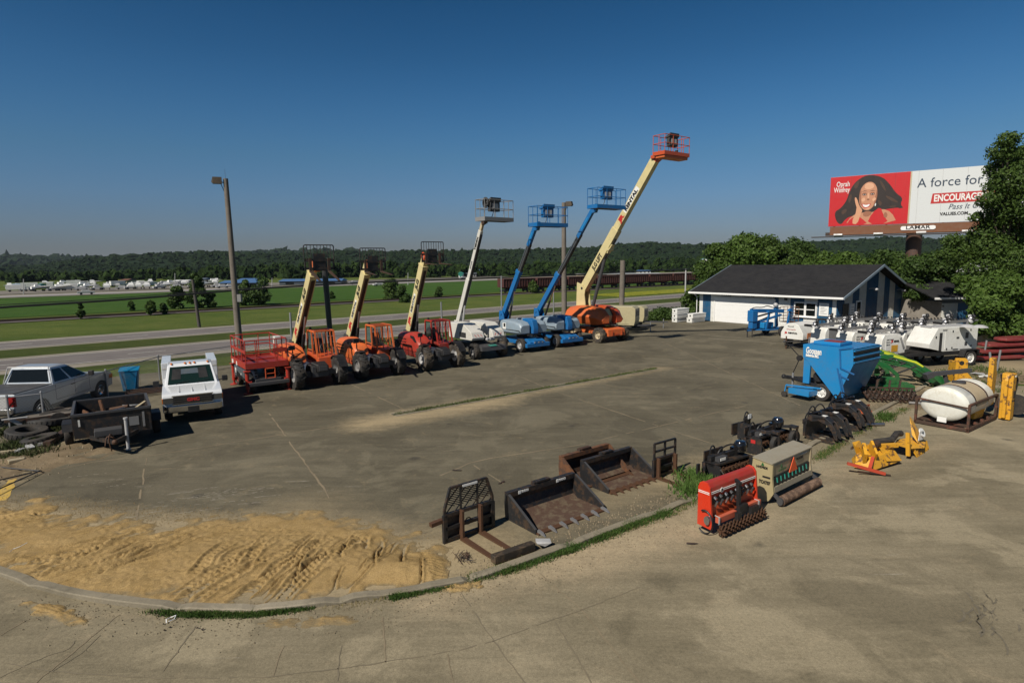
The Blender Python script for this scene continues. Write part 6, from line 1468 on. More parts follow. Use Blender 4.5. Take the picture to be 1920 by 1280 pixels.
m=M(); m.tube((.62,.32,.06),(.62,.32,.98),.045,10); m.tube((.62,.32,.98),(.62,.32,1.03),.06,10); m.b2(.55,.69,.25,.39,.02,.05); m.build('jack','light_grey',r)
m=M(); m.sph((1.2,0,.46),.08,6); hose(m,[(.9,0,.5),(.95,-.1,.7),(1.0,-.15,.5),(.98,-.1,.15)],.02); hose(m,[(.85,0,.5),(.8,-.2,.6),(.85,-.25,.3)],.02); m.build('coupler','rust',r)
rs=random.Random(4)
def scrap(nm,lab,m,mat,x,y,z,rz_):
    o=m.build(nm,mat,None,loc=loc+hv*x+lv*y+Vector((0,0,z+.17))); o.rotation_euler=(rs.uniform(-.2,.2),rs.uniform(-.2,.2),hz_+rz_); o['group']='scrap in the dump trailer'; return tag(o,lab,'scrap')
m=M(); m.hull([(rs.uniform(-.9,.9)*k,rs.uniform(-.8,.8)*k,rs.uniform(.1,.42)) for k in(.6,1) for _ in range(16)]+[(sx_,sy_,0) for sx_ in(-1.05,1.05) for sy_ in(-.9,.9)]); tag(m.build('scrap_heap','rust_dark',None,loc=loc+hv*-1.18+Vector((0,0,.48))),'dark heap of dirt and scrap lying under the loose pieces','heap').rotation_euler=(0,0,hz_)
m=M(); m.prism([(-.3,0),(.3,-.1),(.15,.12),(-.2,.2)],-.02,.02); scrap('scrap_sheet','bent rust orange metal sheet at the left end of the scrap',m,'rust_bright',-.9,-.7,.75,.4)
m=M(); m.prism([(-.2,0),(.2,0),(.16,.4),(-.22,.36)],-.02,.02); scrap('scrap_sheet','upright rust orange metal sheet left of the middle of the scrap',m,'rust_bright',-1.3,-.25,.75,.2)
m=M(); m.lathe([(.08,-.03),(.26,-.03),(.28,0),(.26,.03),(.08,.03),(.08,-.03)],(0,0,0),'z',16); scrap('scrap_disc','grey round disc lying at the right end of the scrap',m,'grey',-1.2,.55,.85,0)
m=M(); m.tube((-.4,0,0),(.4,.05,.12),.05,8); scrap('scrap_pipe','rusty pipe lying across the middle of the scrap',m,'rust',-1.0,.15,.8,.8)
m=M(); m.bar((-.35,0,0),(.35,0,.05),.1,.03); scrap('scrap_board','pale board end among the scrap near the front panel',m,'buff',-.5,0.0,.8,1.2)
m=M(); m.hull([(a,b_,c) for a in(-.1,.12) for b_ in(-.1,.1) for c in(0,.15)]); scrap('scrap_block','light grey block in the scrap near the front panel',m,'light_grey',-.45,-.35,.76,.3)
m=M(); m.bar((-.3,0,0),(.3,0,.15),.08,.03); scrap('scrap_board','thin tan board leaning at the right end of the scrap',m,'tan',-.7,.7,.82,2.2)
m=M(); m.tube((-.25,0,0),(.3,.1,.05),.03,8); scrap('scrap_pipe','thin silver pipe end in the middle of the scrap',m,'steel',-.6,.1,.86,1.9)
# flat rusty ramp between truck and trailer, and the one left of the trailer
q=G(293,742); m=M(); 
for k in range(4): m.bar((-.9,k*.28,.1+.03*k),(1.0,k*.28+.05,.16),.09,.06)
m.bar((-.8,0,.05),(-.8,.9,.05),.08); m.bar((.8,0,.05),(.8,.9,.05),.08)
tag(m.build('loading_ramp','rust_dark',None,loc=(q.x-.3,q.y,.0)),'rusty loading ramp lying behind the black trailer beside the white truck','ramp').rotation_euler=(0,0,.5)
q=G(112,793); r=T('flat_trailer','low flat trailer of weathered planks left of the black dump trailer','trailer',(q.x,q.y,0),.62)
m=M()
for k in range(5): m.b2(-.9,1.2,-.5+k*.21,-.31+k*.21,.38,.43)
m.build('deck',paint('deck_board',(.13,.115,.1),rough=.95,dirt=.6),r); m=M(); m.bar((-.9,-.53,.36),(1.2,-.53,.36),.05,.14); m.bar((-.9,.55,.36),(1.2,.55,.36),.05,.14); m.bar((-1.5,-.2,.34),(-.9,-.3,.34),.06,.08); m.build('frame','rust_dark',r)
m=M(); m.b2(-1.55,-.85,-.45,-.35,.44,.47); m.bar((-1.3,-.4,.44),(-1.05,-.38,.2),.05,.12); m.build('ramp_plate','light_grey',r)
m=M(); m.tube((0,-.6,.25),(0,-.45,.25),.25,14); m.tube((.0,.5,.25),(.0,.65,.25),.25,14); m.build('wheels','rubber',r)
# tyres
def tyre(label,px,py,R_,w_,z,rx,ry,first=[None]):
    q=G(px,py); m=M(); m.lathe([(R_*.55,-w_*.4),(R_*.8,-w_*.5),(R_*.96,-w_*.42),(R_,-w_*.3),(R_,w_*.3),(R_*.96,w_*.42),(R_*.8,w_*.5),(R_*.55,w_*.4),(R_*.5,0),(R_*.55,-w_*.4)],(0,0,0),'z',30)
    for i in range(26): a=2*PI*i/26; m.bar((math.cos(a)*R_*.99,math.sin(a)*R_*.99,-w_*.3),(math.cos(a+.08)*R_*.99,math.sin(a+.08)*R_*.99,w_*.3),.05,.03,upv=(math.cos(a),math.sin(a),0))
    o=m.build('tyre','rubber',None,smooth=True,loc=(q.x,q.y,z)); o.rotation_euler=(rx,ry,random.random()); tag(o,label,'tyre','old tyres at the left edge'); return o
tyre('nearest large old tyre lying flat on the left edge pile',52,822,.58,.26,.22,.1,.08); tyre('old tyre leaning on the pile just behind the nearest one',92,806,.58,.26,.26,-.16,.1); tyre('old tyre lying lowest, half under the front two',75,830,.5,.22,.12,.0,-.12); tyre('farthest old tyre, against the flat trailer',108,797,.52,.22,.3,.25,.1)
# bricks, blocks and boards
rs=random.Random(9)
for i,(px,py,sx_,sy_,sz_,lab) in enumerate([(32,868,.42,.26,.1,'square tan stone slab nearest the yellow line'),(57,843,.5,.2,.1,'pale concrete block in the weeds below the tyres'),(70,836,.55,.24,.1,'grey slab behind the pale block below the tyres'),(15,851,.45,.16,.08,'pale narrow block in the weeds at the left edge'),(38,848,.3,.16,.08,'small pale block left of the pale concrete block'),(98,829,.16,.14,.12,'small round stone beside the plank by the trailer')]):
    q=G(px,py); m=M(); m.hull([(sx_/2*a*rs.uniform(.8,1),sy_/2*b*rs.uniform(.8,1),c*sz_) for a in(-1,1) for b in(-1,1) for c in(0,1)]); o=m.build('stone_block',['tan','light_grey','grey'][i%3],None,bevel=.01,loc=(q.x,q.y,.03)); o.rotation_euler=(0,0,rs.uniform(0,3)); tag(o,lab,'block')
q1,q2=G(88,838),G(135,805); m=M(); m.bar((q1.x,q1.y,.09),(q2.x,q2.y,.09),.2,.15); tag(m.build('timber','rust_dark',None),'dark heavy plank lying along the lot edge beside the tyres','timber')
# thin rods lying at lower left
for k,(a,b_,lab) in enumerate([((0,882),(78,886),'upper thin dark rod pointing right at the yellow line'),((0,925),(76,887),'lower thin dark rod meeting the upper one at its tip'),((0,910),(60,893),'middle thin dark rod between the other two')]):
    p,q=G(*a),G(*b_); p=p+(p-q)*.3; m=M(); m.tube((p.x,p.y,.12+.02*k),(q.x,q.y,.05+.03*k),.018,6); tag(m.build('steel_rod','dark',None),lab,'rod','steel rods at the left edge')
# blue bin
q=G(246,730); bz=T('waste_bin','blue wedge shaped waste bin with pale side ribs beyond the chain link fence','bin',(q.x,q.y,0),.45); bz.scale=(.6,.6,.72)
m=M(); m.hull([(x,y,z) for x,y,z in[(-.45,-.5,0),(.45,-.5,0),(-.45,.4,0),(.45,.4,0),(-.62,-.62,1.25),(.62,-.62,1.25),(-.62,.6,1.35),(.62,.6,1.35)]]); m.build('bin_body',paint('bin_blue',(.0,.13,.27),dirt=.25),bz,bevel=.03)
m=M(); m.bar((-.52,-.63,1.2),(-.3,-.53,.1),.04); m.bar((.52,-.63,1.2),(.3,-.53,.1),.04); m.build('side_ribs','blue_bright',bz); m=M(); m.hull([(x,y,z) for x in(-.65,.65) for y,z in((-.65,1.25),(.62,1.36),(-.65,1.3),(.62,1.41))]); m.build('lid',paint('bin_lid',(.0,.16,.33),dirt=.2),bz)
# chain link fence
fp=[(-40,812),(20,806),(84,797),(203,745),(300,710),(440,690)]
FPW=[G(*p) for p in fp[:4]]+[G(300,712),Vector((-15.2,33.8,0))]
FPW+= [W(s,36.7) for s in(10,18,26,34,42)]
MESH=paint('fence_wire',(.2,.21,.21),rough=.5,metal=.5)
fence=T('chain_link_fence','chain link fence with steel posts running along the left edge and back of the lot','fence',(0,0,0))
for i,(a,b_) in enumerate(zip(FPW,FPW[1:])):
    za,zb2=gz(a.x,a.y),gz(b_.x,b_.y); H_=1.15; L=(b_-a).length
    m=M(); m.tube((a.x,a.y,za),(a.x,a.y,za+H_+.05),.035,8); m.sph((a.x,a.y,za+H_+.06),.045,4); m.build('fence_post','galv',fence)
    m=M(); m.tube((a.x,a.y,za+H_),(b_.x,b_.y,zb2+H_),.022,6); m.build('top_rail','galv',fence)
    if L<14:
        m=M(); st=.11 if i<5 else .2; n=int(L/st); u=(b_-a)/L
        for k in range(-int(H_/st),n):
            for sg in(0,1):
                s0,s1=k*st,k*st+H_
                if s0<0: t0=-s0; s0=0
                else: t0=0
                t1=H_
                if s1>L: t1=H_-(s1-L); s1=L
                if t1<=t0: continue
                p=a+u*s0; q=a+u*s1; z0_,z1_=(t0,t1) if sg==0 else (H_-t0,H_-t1)
                m.bar((p.x,p.y,za+z0_),(q.x,q.y,za+z1_),.0032)
        m.build('wire_mesh',MESH,fence,fixn=False)
# ================================================================ right side equipment
RU=math.radians(36)   # direction of the rows of implements along the curb
def L2(loc,rz): 
    c,s=math.cos(rz),math.sin(rz); return (Vector((c,s,0)),Vector((-s,c,0)))
def place(px,py): q=G(px,py); return Vector((q.x,q.y,0))
# --- tan compressor trailers
def tan_trailer(label,p,rz,L,w,h,ton,letter,win):
    r=T('compressor_trailer',label,'trailer',p,rz,'tan trailers right of the orange boom lift'); 
    m=M(); m.hull([(x,y,z) for y in(-w/2,w/2) for x,z in((-L/2,.5),(L/2-.1,.5),(-L/2,h),(-L/2+.05,h+.03),(L/2-.25,h+.03),(L/2,h-.15),(L/2,.9))]); b=m.build('housing',paint('compressor_tan',(.42,.37,.22),dirt=.35),r,bevel=.04)
    if letter: text('JR',(-L/2+.25,-w/2-.006,h-.45),(1,0,0),(0,0,1),.32,'decal_red',b,bold=.015,width=.45); text('RENTAL',(-L/2+.74,-w/2-.006,h-.44),(1,0,0),(0,0,1),.26,'decal_black',b,bold=.012,width=.85)
    m=M(); m.b2(-L/2+.2,L/2-.5,-w/2-.008,-w/2,.6,.615); m.b2(.1,.115,-w/2-.008,-w/2,.6,h-.1); m.b2(L/2-.001,L/2+.006,-w/2+.2,w/2-.2,.9,h-.3) if win else None; m.build('panel_gap','dark',b)
    m=M(); m.b2(L/2-.3,L/2+.012,-w/2+.22,w/2-.22,h-.75,h-.3); m.build('grille','charcoal',b)
    m=M(); m.bar((L/2-.1,-.4,.48),(L/2+ton,0,.5),.07,.09); m.bar((L/2-.1,.4,.48),(L/2+ton,0,.5),.07,.09); m.bar((-L/2,-.4,.45),(L/2,-.4,.45),.08); m.bar((-L/2,.4,.45),(L/2,.4,.45),.08); m.build('drawbar','charcoal',r)
    m=M(); m.tube((L/2+ton*.8,0,0),(L/2+ton*.8,0,.75),.04,8); m.build('jack_stand','galv',r)
    for s in(-1,1): wheel(r,(-.1,s*(w/2+.02),.33),.33,.2,s,'rubber','light_grey',.55)
    return r
tan_trailer('larger tan compressor trailer with JR lettering, right beside the orange boom lift',Vector((8.6,48.2,0)),math.radians(-25),3.0,1.5,1.95,1.3,True,False)
tan_trailer('smaller tan compressor trailer with a square grille, right of the larger one',Vector((10.6,50.6,0)),math.radians(-28),1.5,1.3,1.75,1.8,False,True)
# --- white truck tool boxes
q=place(1290,604); names=['top left one of the stack, with a dark latch','middle left one of the stack','bottom left one of the stack','upper one of the right pair beside the garage corner','lower one of the right pair beside the garage corner']
for i,(dx,dy,dz,L) in enumerate([(-.55,.5,.82,1.7),(-.65,.35,.38,1.5),(-.6,.45,.02,1.6),(.75,-.1,.42,1.9),(.7,0,.02,1.9)]):
    r=T('tool_box','white metal truck tool box, '+names[i],'tool box',(q.x+dx,q.y+dy,dz),math.radians(37),'white tool boxes stacked left of the garage')
    m=M(); m.b2(-L/2,L/2,-.28,.28,0,.36); m.build('box_body','white',r,bevel=.02); m=M(); m.b2(-L/2-.02,L/2+.02,-.3,.3,.36,.41); m.build('lid','trimwhite',r,bevel=.01); m=M(); m.b2(-L/2-.03,-L/2,-.06,.06,.16,.28); m.build('latch','black',r)
# --- towable blue boom
p=place(1400,632); p2=place(1462,634); rz=math.atan2((p2-p).y,(p2-p).x)
hx=Vector((math.cos(math.radians(27)),math.sin(math.radians(27)),0))
TB=T('towable_lift','blue towable boom lift folded up in front of the white garage door','towable lift',p,math.radians(25)); B='blue'
m=M(); m.bar((0,0,.5),(4.0,0,.5),.12,.14); m.bar((1.5,-.55,.5),(3.6,-.55,.5),.1); m.bar((1.5,.55,.5),(3.6,.55,.5),.1); m.bar((.5,0,.5),(1.5,-.55,.5),.08); m.bar((.5,0,.5),(1.5,.55,.5),.08); m.build('frame',B,TB)
m=M(); m.tube((.05,0,0),(.05,0,.75),.04); m.tube((.25,-.25,0),(.25,-.25,.6),.03); m.sph((-.05,0,.52),.07,5); m.build('jack_stand','dark',TB)
for s in(-1,1): wheel(TB,(2.7,s*.75,.36),.36,.22,s,'rubber','white',.5)
for s in(-1,1):
    for x in(1.4,3.5):
        m=M(); m.bar((x,s*.45,.55),(x+.05,s*.62,1.95 if x>2 else 1.75),.12,.12); m.b2(x-.12,x+.16,s*.62-.12,s*.62+.12,1.75,1.9); m.build('outrigger_leg',B,TB)
m=M(); m.b2(1.2,2.2,-.4,.4,.58,1.0); m.build('engine_pod','blue_bright',TB,bevel=.05)
m=M(); m.b2(.3,.75,-.2,.2,.6,1.1); m.b2(.25,.75,-.26,.26,1.1,1.9); m.build('boom_stow','blue',TB,bevel=.03)
m=M(); m.bar((.3,0,1.9),(3.6,.05,1.72),.22,.26); m.bar((.8,0,1.0),(3.4,.05,1.45),.16,.14); m.build('boom',B,TB,bevel=.015); m=M(); m.bar((.7,0,1.4),(2.6,0,1.7),.1); m.bar((.5,0,.95),(2.0,0,1.35),.07); m.build('boom_link','black',TB)
m=M(); hose(m,[(.3,0,2.0),(.8,.1,2.12),(1.6,.1,2.05),(2.0,.1,2.2),(2.6,.1,2.0),(3.4,.1,1.95)],.035); m.build('hoses','black',TB)
m=M(); m.sph((2.75,0,2.2),.17,7); m.build('work_light','light_grey',TB)
bk=M(); x0,x1,y0,y1,z0,z1=3.85,4.65,-.45,.55,.9,2.0
for z in np.linspace(z0,z1,6): rail(bk,[(x0,y0,z),(x1,y0,z),(x1,y1,z),(x0,y1,z),(x0,y0,z)],.016)
for x,y in((x0,y0),(x1,y0),(x1,y1),(x0,y1),((x0+x1)/2,y0),((x0+x1)/2,y1)): bk.tube((x,y,z0),(x,y,z1),.02,6)
bk.b2(x0,x1,y0,y1,z0-.03,z0); bk.build('basket','brown',TB)
RLT=math.radians(22)
# --- light towers
def lamp_cluster(par,c,rx):
    for k,(dx,dz) in enumerate(((0,0),(.38,.03),(.05,.16),(.42,.2))):
        m=M(); T_=Matrix.Translation((c[0]+dx,c[1]+(k%2)*.28,c[2]+dz))@Matrix.Rotation(rx,4,'X'); m.lathe([(.001,.0),(.07,-.01),(.14,-.06),(.17,-.13),(.16,-.13),(.001,-.08)],(0,0,0),'z',14,T_)
        o=m.build('lamp_head','steel' if k%3 else 'light_grey',par,smooth=True)
        m=M(); m.lathe([(.001,.02),(.08,.02),(.09,.1),(.05,.14),(.001,.14)],(0,0,0),'z',10,T_); m.build('ballast','black',o)
def light_tower(label,p,rz,sidemat='white',yellow=False,first=None,slot=True):
    r=T('light_tower',label,'light tower',p,rz,'white light towers parked in rows'); L=1.9; w=1.0
    m=M(); m.hull([(x,y,z) for y in(-w/2,w/2) for x,z in((-L/2,.55),(-L/2+.05,1.35),(-L/2+.22,1.62),(L/2-.5,1.6),(L/2-.05,.95),(L/2,.55))]); b=m.build('housing','white',r,bevel=.035)
    m=M(); m.b2(-L/2+.32,L/2-.62,-w/2-.012,-w/2,.68,1.48); pn=m.build('side_panel',sidemat,b)
    m=M(); m.bar((L/2-.48,-w/2-.02,1.42),(L/2-.2,-w/2-.02,.85),.02,.12,upv=(1,0,.3)); m.build('vent_slot','grey',b)
    if yellow:
        m=M(); m.b2(-L/2+.75,L/2-.66,-w/2-.018,-w/2-.012,.7,1.05); m.b2(-L/2+.36,-L/2+.66,-w/2-.018,-w/2-.012,.68,.78); m.build('yellow_decal','yellow',pn)
        text('JR',(-L/2+.72,-w/2-.02,1.2),(1,0,0),(0,0,1),.16,'decal_red',pn,bold=.01); text('RENTAL',(-L/2+.92,-w/2-.02,1.2),(1,0,0),(0,0,1),.14,'decal_black',pn,bold=.008,width=.4)
        for k in range(3): text(['LIGHT TOWER','MAX 10','4000 W'][k],(-L/2+.36,-w/2-.02,1.32-k*.13),(1,0,0),(0,0,1),.08,'charcoal',pn)
    m=M(); m.b2(-L/2-.1,L/2+.2,-.5,.5,.42,.52); m.bar((L/2,0,.46),(L/2+1.1,0,.46),.09); m.b2(-.2,.2,-w/2-.45,w/2+.45,.4,.48); m.build('trailer_frame','dark',r)
    for s in(-1,1):
        wheel(r,(.15,s*.72,.32),.32,.18,s,'rubber','white',.55)
        m=M(); m.tube((-L/2,s*.55,.05),(-L/2,s*.55,1.0),.03,8); m.build('outrigger_jack','galv',r)
    m=M(); m.bar((-L/2-.5,0,1.7),(L/2+.9,0,1.78),.1,.1); m.bar((-L/2-.3,0,1.78),(L/2+.6,0,1.86),.06,.06); m.bar((L/2-.15,-.1,.9),(L/2-.1,-.05,1.8),.1); m.build('mast','charcoal_tip',r)
    m=M()
    for k in range(5): hose(m,[(-.6+.3*k,.05,1.85),(-.5+.3*k,.15,1.98),(-.4+.3*k,.1,1.86)],.02)
    m.b2(-L/2-.62,-L/2-.45,-.35,.4,1.68,1.8); m.build('cables','black',r)
    lamp_cluster(r,(-L/2-.5,-.3,1.8),.5); lamp_cluster(r,(L/2+.1,-.2,1.84),.9)
    return r
def wpx(px,py,z): q=G(px,py,z); return Vector((q.x,q.y,0))
lt=light_tower('white light tower with a plain grey side, nearest the white compressor',wpx(1556,614,1.6)+Vector((.2,.4,0)),RLT,'grey')
lt2=light_tower('white light tower with yellow decals, partly behind the blue hopper',wpx(1606,622,1.6)+Vector((.2,.4,0)),RLT,'white',True)
lt3=light_tower('white light tower with yellow decals, above the green loader arms',wpx(1662,627,1.6)+Vector((.2,.4,0)),RLT,'white',True)
dup(lt,wpx(1716,624,1.6)+Vector((.1,.9,0)),RLT,'white light tower squeezed against the left end of the large generator')
for i,(px,py,src,lab) in enumerate([(1585,599,lt,'white light tower in the back row, leftmost, before the garage sign board'),(1628,601,lt2,'white light tower in the back row before the blue gable stripe'),(1672,603,lt,'white light tower in the back row before the pale gable stripes'),(1714,605,lt3,'white light tower in the back row before the board fence'),(1760,605,lt,'white light tower in the back row before the shed sheeting'),(1802,606,lt2,'white light tower in the back row, rightmost, behind the generator')]):
    dup(src,wpx(px,py,1.7)+Vector((0,.3,0)),RLT,lab)
# --- white compressor trailer (its end faces us)
p=wpx(1488,640,.45); cr=math.radians(10)
r=T('compressor_trailer','white rounded compressor trailer with JR Rental lettering, left of the light towers','trailer',p+Vector((0,.3,0)),RU)
w=1.45; prof=[(-w/2,.55),(w/2,.55),(w/2,.95),(w/2-.3,1.45),(w/2-.55,1.55),(-w/2+.45,1.55),(-w/2+.25,1.42),(-w/2,.95)]
# local: y across (end face at -x side)
m=M(); m.prism([(-y,z) for y,z in prof],0,2.2,'x'); b=m.build('housing','white',r,bevel=.03)
x_=-.012; yd=(0,-1,0)
text('SULLAIR',(x_,.28,1.32),yd,(0,0,1),.1,'decal_black',b,width=.4); text('Compressed Air',(x_,.35,1.14),yd,(0,0,1),.09,'decal_red',b,width=.6); text('JR',(x_,.45,.9),yd,(0,0,1),.14,'decal_red',b,width=.2,bold=.01); text('RENTAL',(x_,.23,.9),yd,(0,0,1),.13,'decal_black',b,width=.6,bold=.008)
m=M(); m.b2(.5,1.9,-w/2-.01,-w/2+.0,.6,.95); m.build('side_louvre','lamp_amber',b)
m=M(); m.bar((.1,-.5,.46),(2.3,-.5,.46),.1); m.bar((.1,.5,.46),(2.3,.5,.46),.1); m.bar((-.9,0,.46),(.2,.4,.46),.08); m.bar((-.9,0,.46),(.2,-.4,.46),.08); m.build('drawbar','charcoal',r)
m=M(); m.tube((-.6,0,0),(-.6,0,.8),.04,8); m.build('jack_stand','rust',r)
for s in(-1,1): wheel(r,(1.2,s*.78,.33),.33,.2,s,'rubber','white',.55)
# --- large generator
wr=place(1815,685); r=T('generator_trailer','large white towable generator with a white spoked wheel, right of the light towers','generator',wr+L2(0,math.radians(16))[1]*.85,math.radians(16))
L=3.2; x1=.75; x0=x1-L; w=1.3
m=M(); m.hull([(x,y,z) for y in(-w/2,w/2) for x,z in((x0,.98),(x0-.02,1.2),(x0+.45,1.92),(x0+.5,1.98),(x1,1.98),(x1,.78),(x0+.9,.78))]); b=m.build('housing','white',r,bevel=.02)
fy=-w/2
m=M(); m.b2(x0+.62,x0+.8,fy-.012,fy,.82,1.75); m.build('dark_gap','dark',b)
m=M(); m.b2(x0+1.0,x1-.06,fy-.012,fy,.86,1.82); pn=m.build('door_panel','white',b)
for a,c,e,d in((1.75,1.4,.18,.1),(2.35,1.4,.2,.3),(2.33,1.02,.17,.2),(1.55,.84,.35,.05)):
    m=M(); m.b2(x0+a,x0+a+e,fy-.02,fy-.012,c,c+d); m.build('vent','charcoal',pn)
for a,c in((1.45,1.75),(2.65,1.78),(1.45,.9),(1.1,.86),(2.75,.95),(.35,1.5)): m=M(); m.b2(x0+a,x0+a+.06,fy-.03,fy-.012,c,c+.09); m.build('latch','black',b)
m=M(); m.b2(x0+.45,x1,-.3,.3,1.98,2.02); m.build('roof_cap','light_grey',b)
text('Airman',(x0+.8,fy-.014,1.85),(1,0,0),(0,0,1),.1,'charcoal',b)
m=M(); m.b2(x0-.1,x1+.25,-w/2,w/2,.58,.76); m.bar((x0-1.5,0,.6),(x0,-.4,.62),.1,.12); m.bar((x0-1.5,0,.6),(x0,.4,.62),.1,.12); m.build('trailer_frame','black',r)
for s in(-1,1):
    wheel(r,(0,s*.85,.4),.4,.24,s,'rubber','white',.6,spokes=8)
    m=M(); m.prism([(-.55,.5),(-.4,.86),(.4,.86),(.55,.5),(.5,.5),(.36,.82),(-.36,.82),(-.5,.5)],s*.68,s*1.0); m.build('fender','black',r)
m=M(); m.tube((x1+.22,-w/2-.05,.55),(x1+.26,-w/2-.07,.55),.06,10); m.build('marker_lamp','lens',r)
m=M(); m.tube((x0-1.3,0,0),(x0-1.3,0,.8),.04,8); m.build('jack_stand','galv',r)
for k in range(2):
    r2=T('lamp_dome',['flat round silver lamp dome left of two on the generator roof','flat round silver lamp dome right of two at the generator roof end'][k],'lamp',wpx(1815+k*22,614+k*1,2.0),0,'lamp domes on the generator'); r2.location.z=2.04
    m=M(); m.lathe([(.001,.13),(.15,.12),(.3,.06),(.36,0),(.34,0),(.001,.05)],(0,0,0),'z',18); m.build('dome','light_grey',r2,smooth=True)
# --- blue hopper leaf vacuum
wq=place(1541,751); HB='blue_bright'
hz2=math.radians(-54); r=T('leaf_vacuum','bright blue leaf vacuum trailer with a big V shaped hopper','leaf vacuum',wq,hz2)
# local x to image right (rear), y away from us ; tip of the V at x~1.15
rz_h=hz2; LX,LY=L2(0,hz2)
def lh(px,py,y): 
    o=wq+LY*y; v=PL(px,py,o,(LY.x,LY.y)); d=v-wq; return Vector((d.dot(LX),y,v.z))
yF=-.12; 
A=lh(1506,645,yF); A2=lh(1506,670,yF); Tt=lh(1568,748,yF); Bf=lh(1573,652,yF); 
Cc=lh(1600,655,yF); C2=lh(1600,680,yF)
wv=2.2
front=[A,A2,lh(1512,674,yF),Tt,lh(1600,684,yF),Cc,Bf]
back=[Vector((p.x,p.y+wv,p.z)) for p in front]
m=M(); n=len(front); m.add(front+back,[tuple(range(n)),tuple(range(2*n-1,n-1,-1))]+[(i,n+i,n+(i+1)%n,(i+1)%n) for i in range(n) if i not in(4,)]); hp=m.build('hopper',HB,r)
# rear louvred opening between C2 and Cc
z0,z1=front[4].z,front[5].z; xx=front[4].x
m=M(); m.b2(xx-.05,xx-.02,yF+.05,yF+wv-.05,z0,z1-.04); m.build('rear_opening','black',hp)
m=M()
for k in(.12,.5,.9): z=z0+(z1-z0)*k; m.bar((xx+.01,yF,z),(xx+.01,yF+wv,z),.06,.06)
m.build('rear_louvre',HB,hp)
m=M()
for a,b_ in(((1575,655),(1576,690)),((1576,690),(1602,702)),((1575,700),(1583,740)),((1573,655),(1600,652)),((1570,690),(1580,745)),((1577,705),(1592,712))):
    p,q=lh(*a,yF-.02),lh(*b_,yF-.02); m.bar(p,q,.03,.05)
m.build('side_ribs',paint('rib_blue',(.01,.11,.3),dirt=.2),hp)
m=M(); m.b2(A.x+.25,Bf.x-.1,yF+.3,yF+1.3,A.z+.0,A.z+.14); m.build('top_hatch',HB,hp,bevel=.03); m=M(); m.b2(A.x+.6,Bf.x-.15,yF+.45,yF+.9,A.z+.141,A.z+.17); m.build('red_cover','maroon',hp)
p1=lh(1511,661,yF-.02); p1r=lh(1533,664.5,yF-.02); xd=(p1r-p1)
text('Goossen',p1,xd,(0,0,1),.34,'decal_white',hp,width=1.05 if xd.length>1 else xd.length*1.3,bold=.012)
p3=lh(1511,667,yF-.02); text('Industries INC.',p3,xd,(0,0,1),.15,'decal_white',hp,width=.85 if xd.length>.8 else xd.length*1.1,bold=.012)
# legs, frame, engine
Z0=lh(1507,672,yF); Z1=lh(1510,706,yF)
for y in(yF+.02,yF+1.2): 
    m=M(); m.hull([(Z0.x,y,Z0.z),(Z0.x+.28,y,Z0.z-.05),(Z0.x,y+.1,Z0.z),(Z0.x+.28,y+.1,Z0.z-.05),(Z0.x+.0,y,.62),(Z0.x+.25,y,.62),(Z0.x,y+.1,.62),(Z0.x+.25,y+.1,.62)]); m.build('front_leg',HB,r)
m=M(); m.bar((Z0.x-1.1,.6,.62),(Tt.x,.6,.58),.12,.12); m.bar((Z0.x,.1,.6),(Tt.x-.1,.1,.5),.1,.1); m.bar((Z0.x,1.3,.6),(Tt.x,1.3,.5),.1,.1); m.bar((Z0.x-1.1,.6,.62),(Z0.x,.1,.6),.08); m.bar((Z0.x-1.1,.6,.62),(Z0.x,1.3,.6),.08); m.build('frame','black',r)
m=M(); m.hull([(Z0.x+x,y,z) for x in(.35,.95) for y in(.2,.9) for z in(.65,1.2)]); m.tube((Z0.x+.5,.1,.9),(Z0.x+.5,.25,.9),.22,14); m.build('engine','black',r,bevel=.04)
m=M(); m.tube((Z0.x+.75,.14,1.0),(Z0.x+.75,.2,1.0),.09,10); m.build('pulley','chrome',r)
m=M(); m.sph((Z0.x-1.2,.6,.62),.1,6); m.bar((Z0.x-1.25,.6,.6),(Z0.x-.9,.6,.6),.16,.1); m.build('coupler','black',r)
m=M(); m.tube((Z0.x-.75,.5,0),(Z0.x-.75,.5,.85),.045,8); m.b2(Z0.x-.82,Z0.x-.68,.43,.57,0,.03); m.build('jack_stand','galv',r)
m=M(); a=(Z0.x-.75,.5,.85); hose(m,[a,(Z0.x-.6,.5,1.2),(Z0.x-.5,.5,1.5)],.02); m.tube((Z0.x-.5,.45,1.5),(Z0.x-.5,.55,1.5),.12,12); m.bar((Z0.x-.5,.5,1.55),(Z0.x-1.0,.5,2.0),.03); m.bar((Z0.x-1.2,.5,2.02),(Z0.x-.8,.5,2.02),.03); m.bar((Z0.x-1.0,.5,2.0),(Z0.x+.02,.5,1.8),.03); m.build('crank_arm','black',r)
m=M(); m.hull([(Z0.x+x,y,z) for x,y in((-.35,-.55),(.55,-.65),(-.3,.0),(.6,.0)) for z in(.2,.42)]); m.build('mower_deck',HB,r,bevel=.02); m=M(); m.bar((Z0.x-.5,-.45,.5),(Z0.x+.75,-.1,.5),.07,.05); m.build('deck_arm',HB,r)
m=M(); m.tube((Z0.x-.55,-.5,.12),(Z0.x-.55,-.42,.12),.12,14); m.build('caster_wheel','rubber',r); m=M(); m.bar((Z0.x-.55,-.46,.12),(Z0.x-.5,-.44,.5),.04); m.build('caster_fork',HB,r)
for y,s in((.0,-1),(1.5,1)): wheel(r,(0,y,.34),.34,.24,s,'rubber','white',.58)
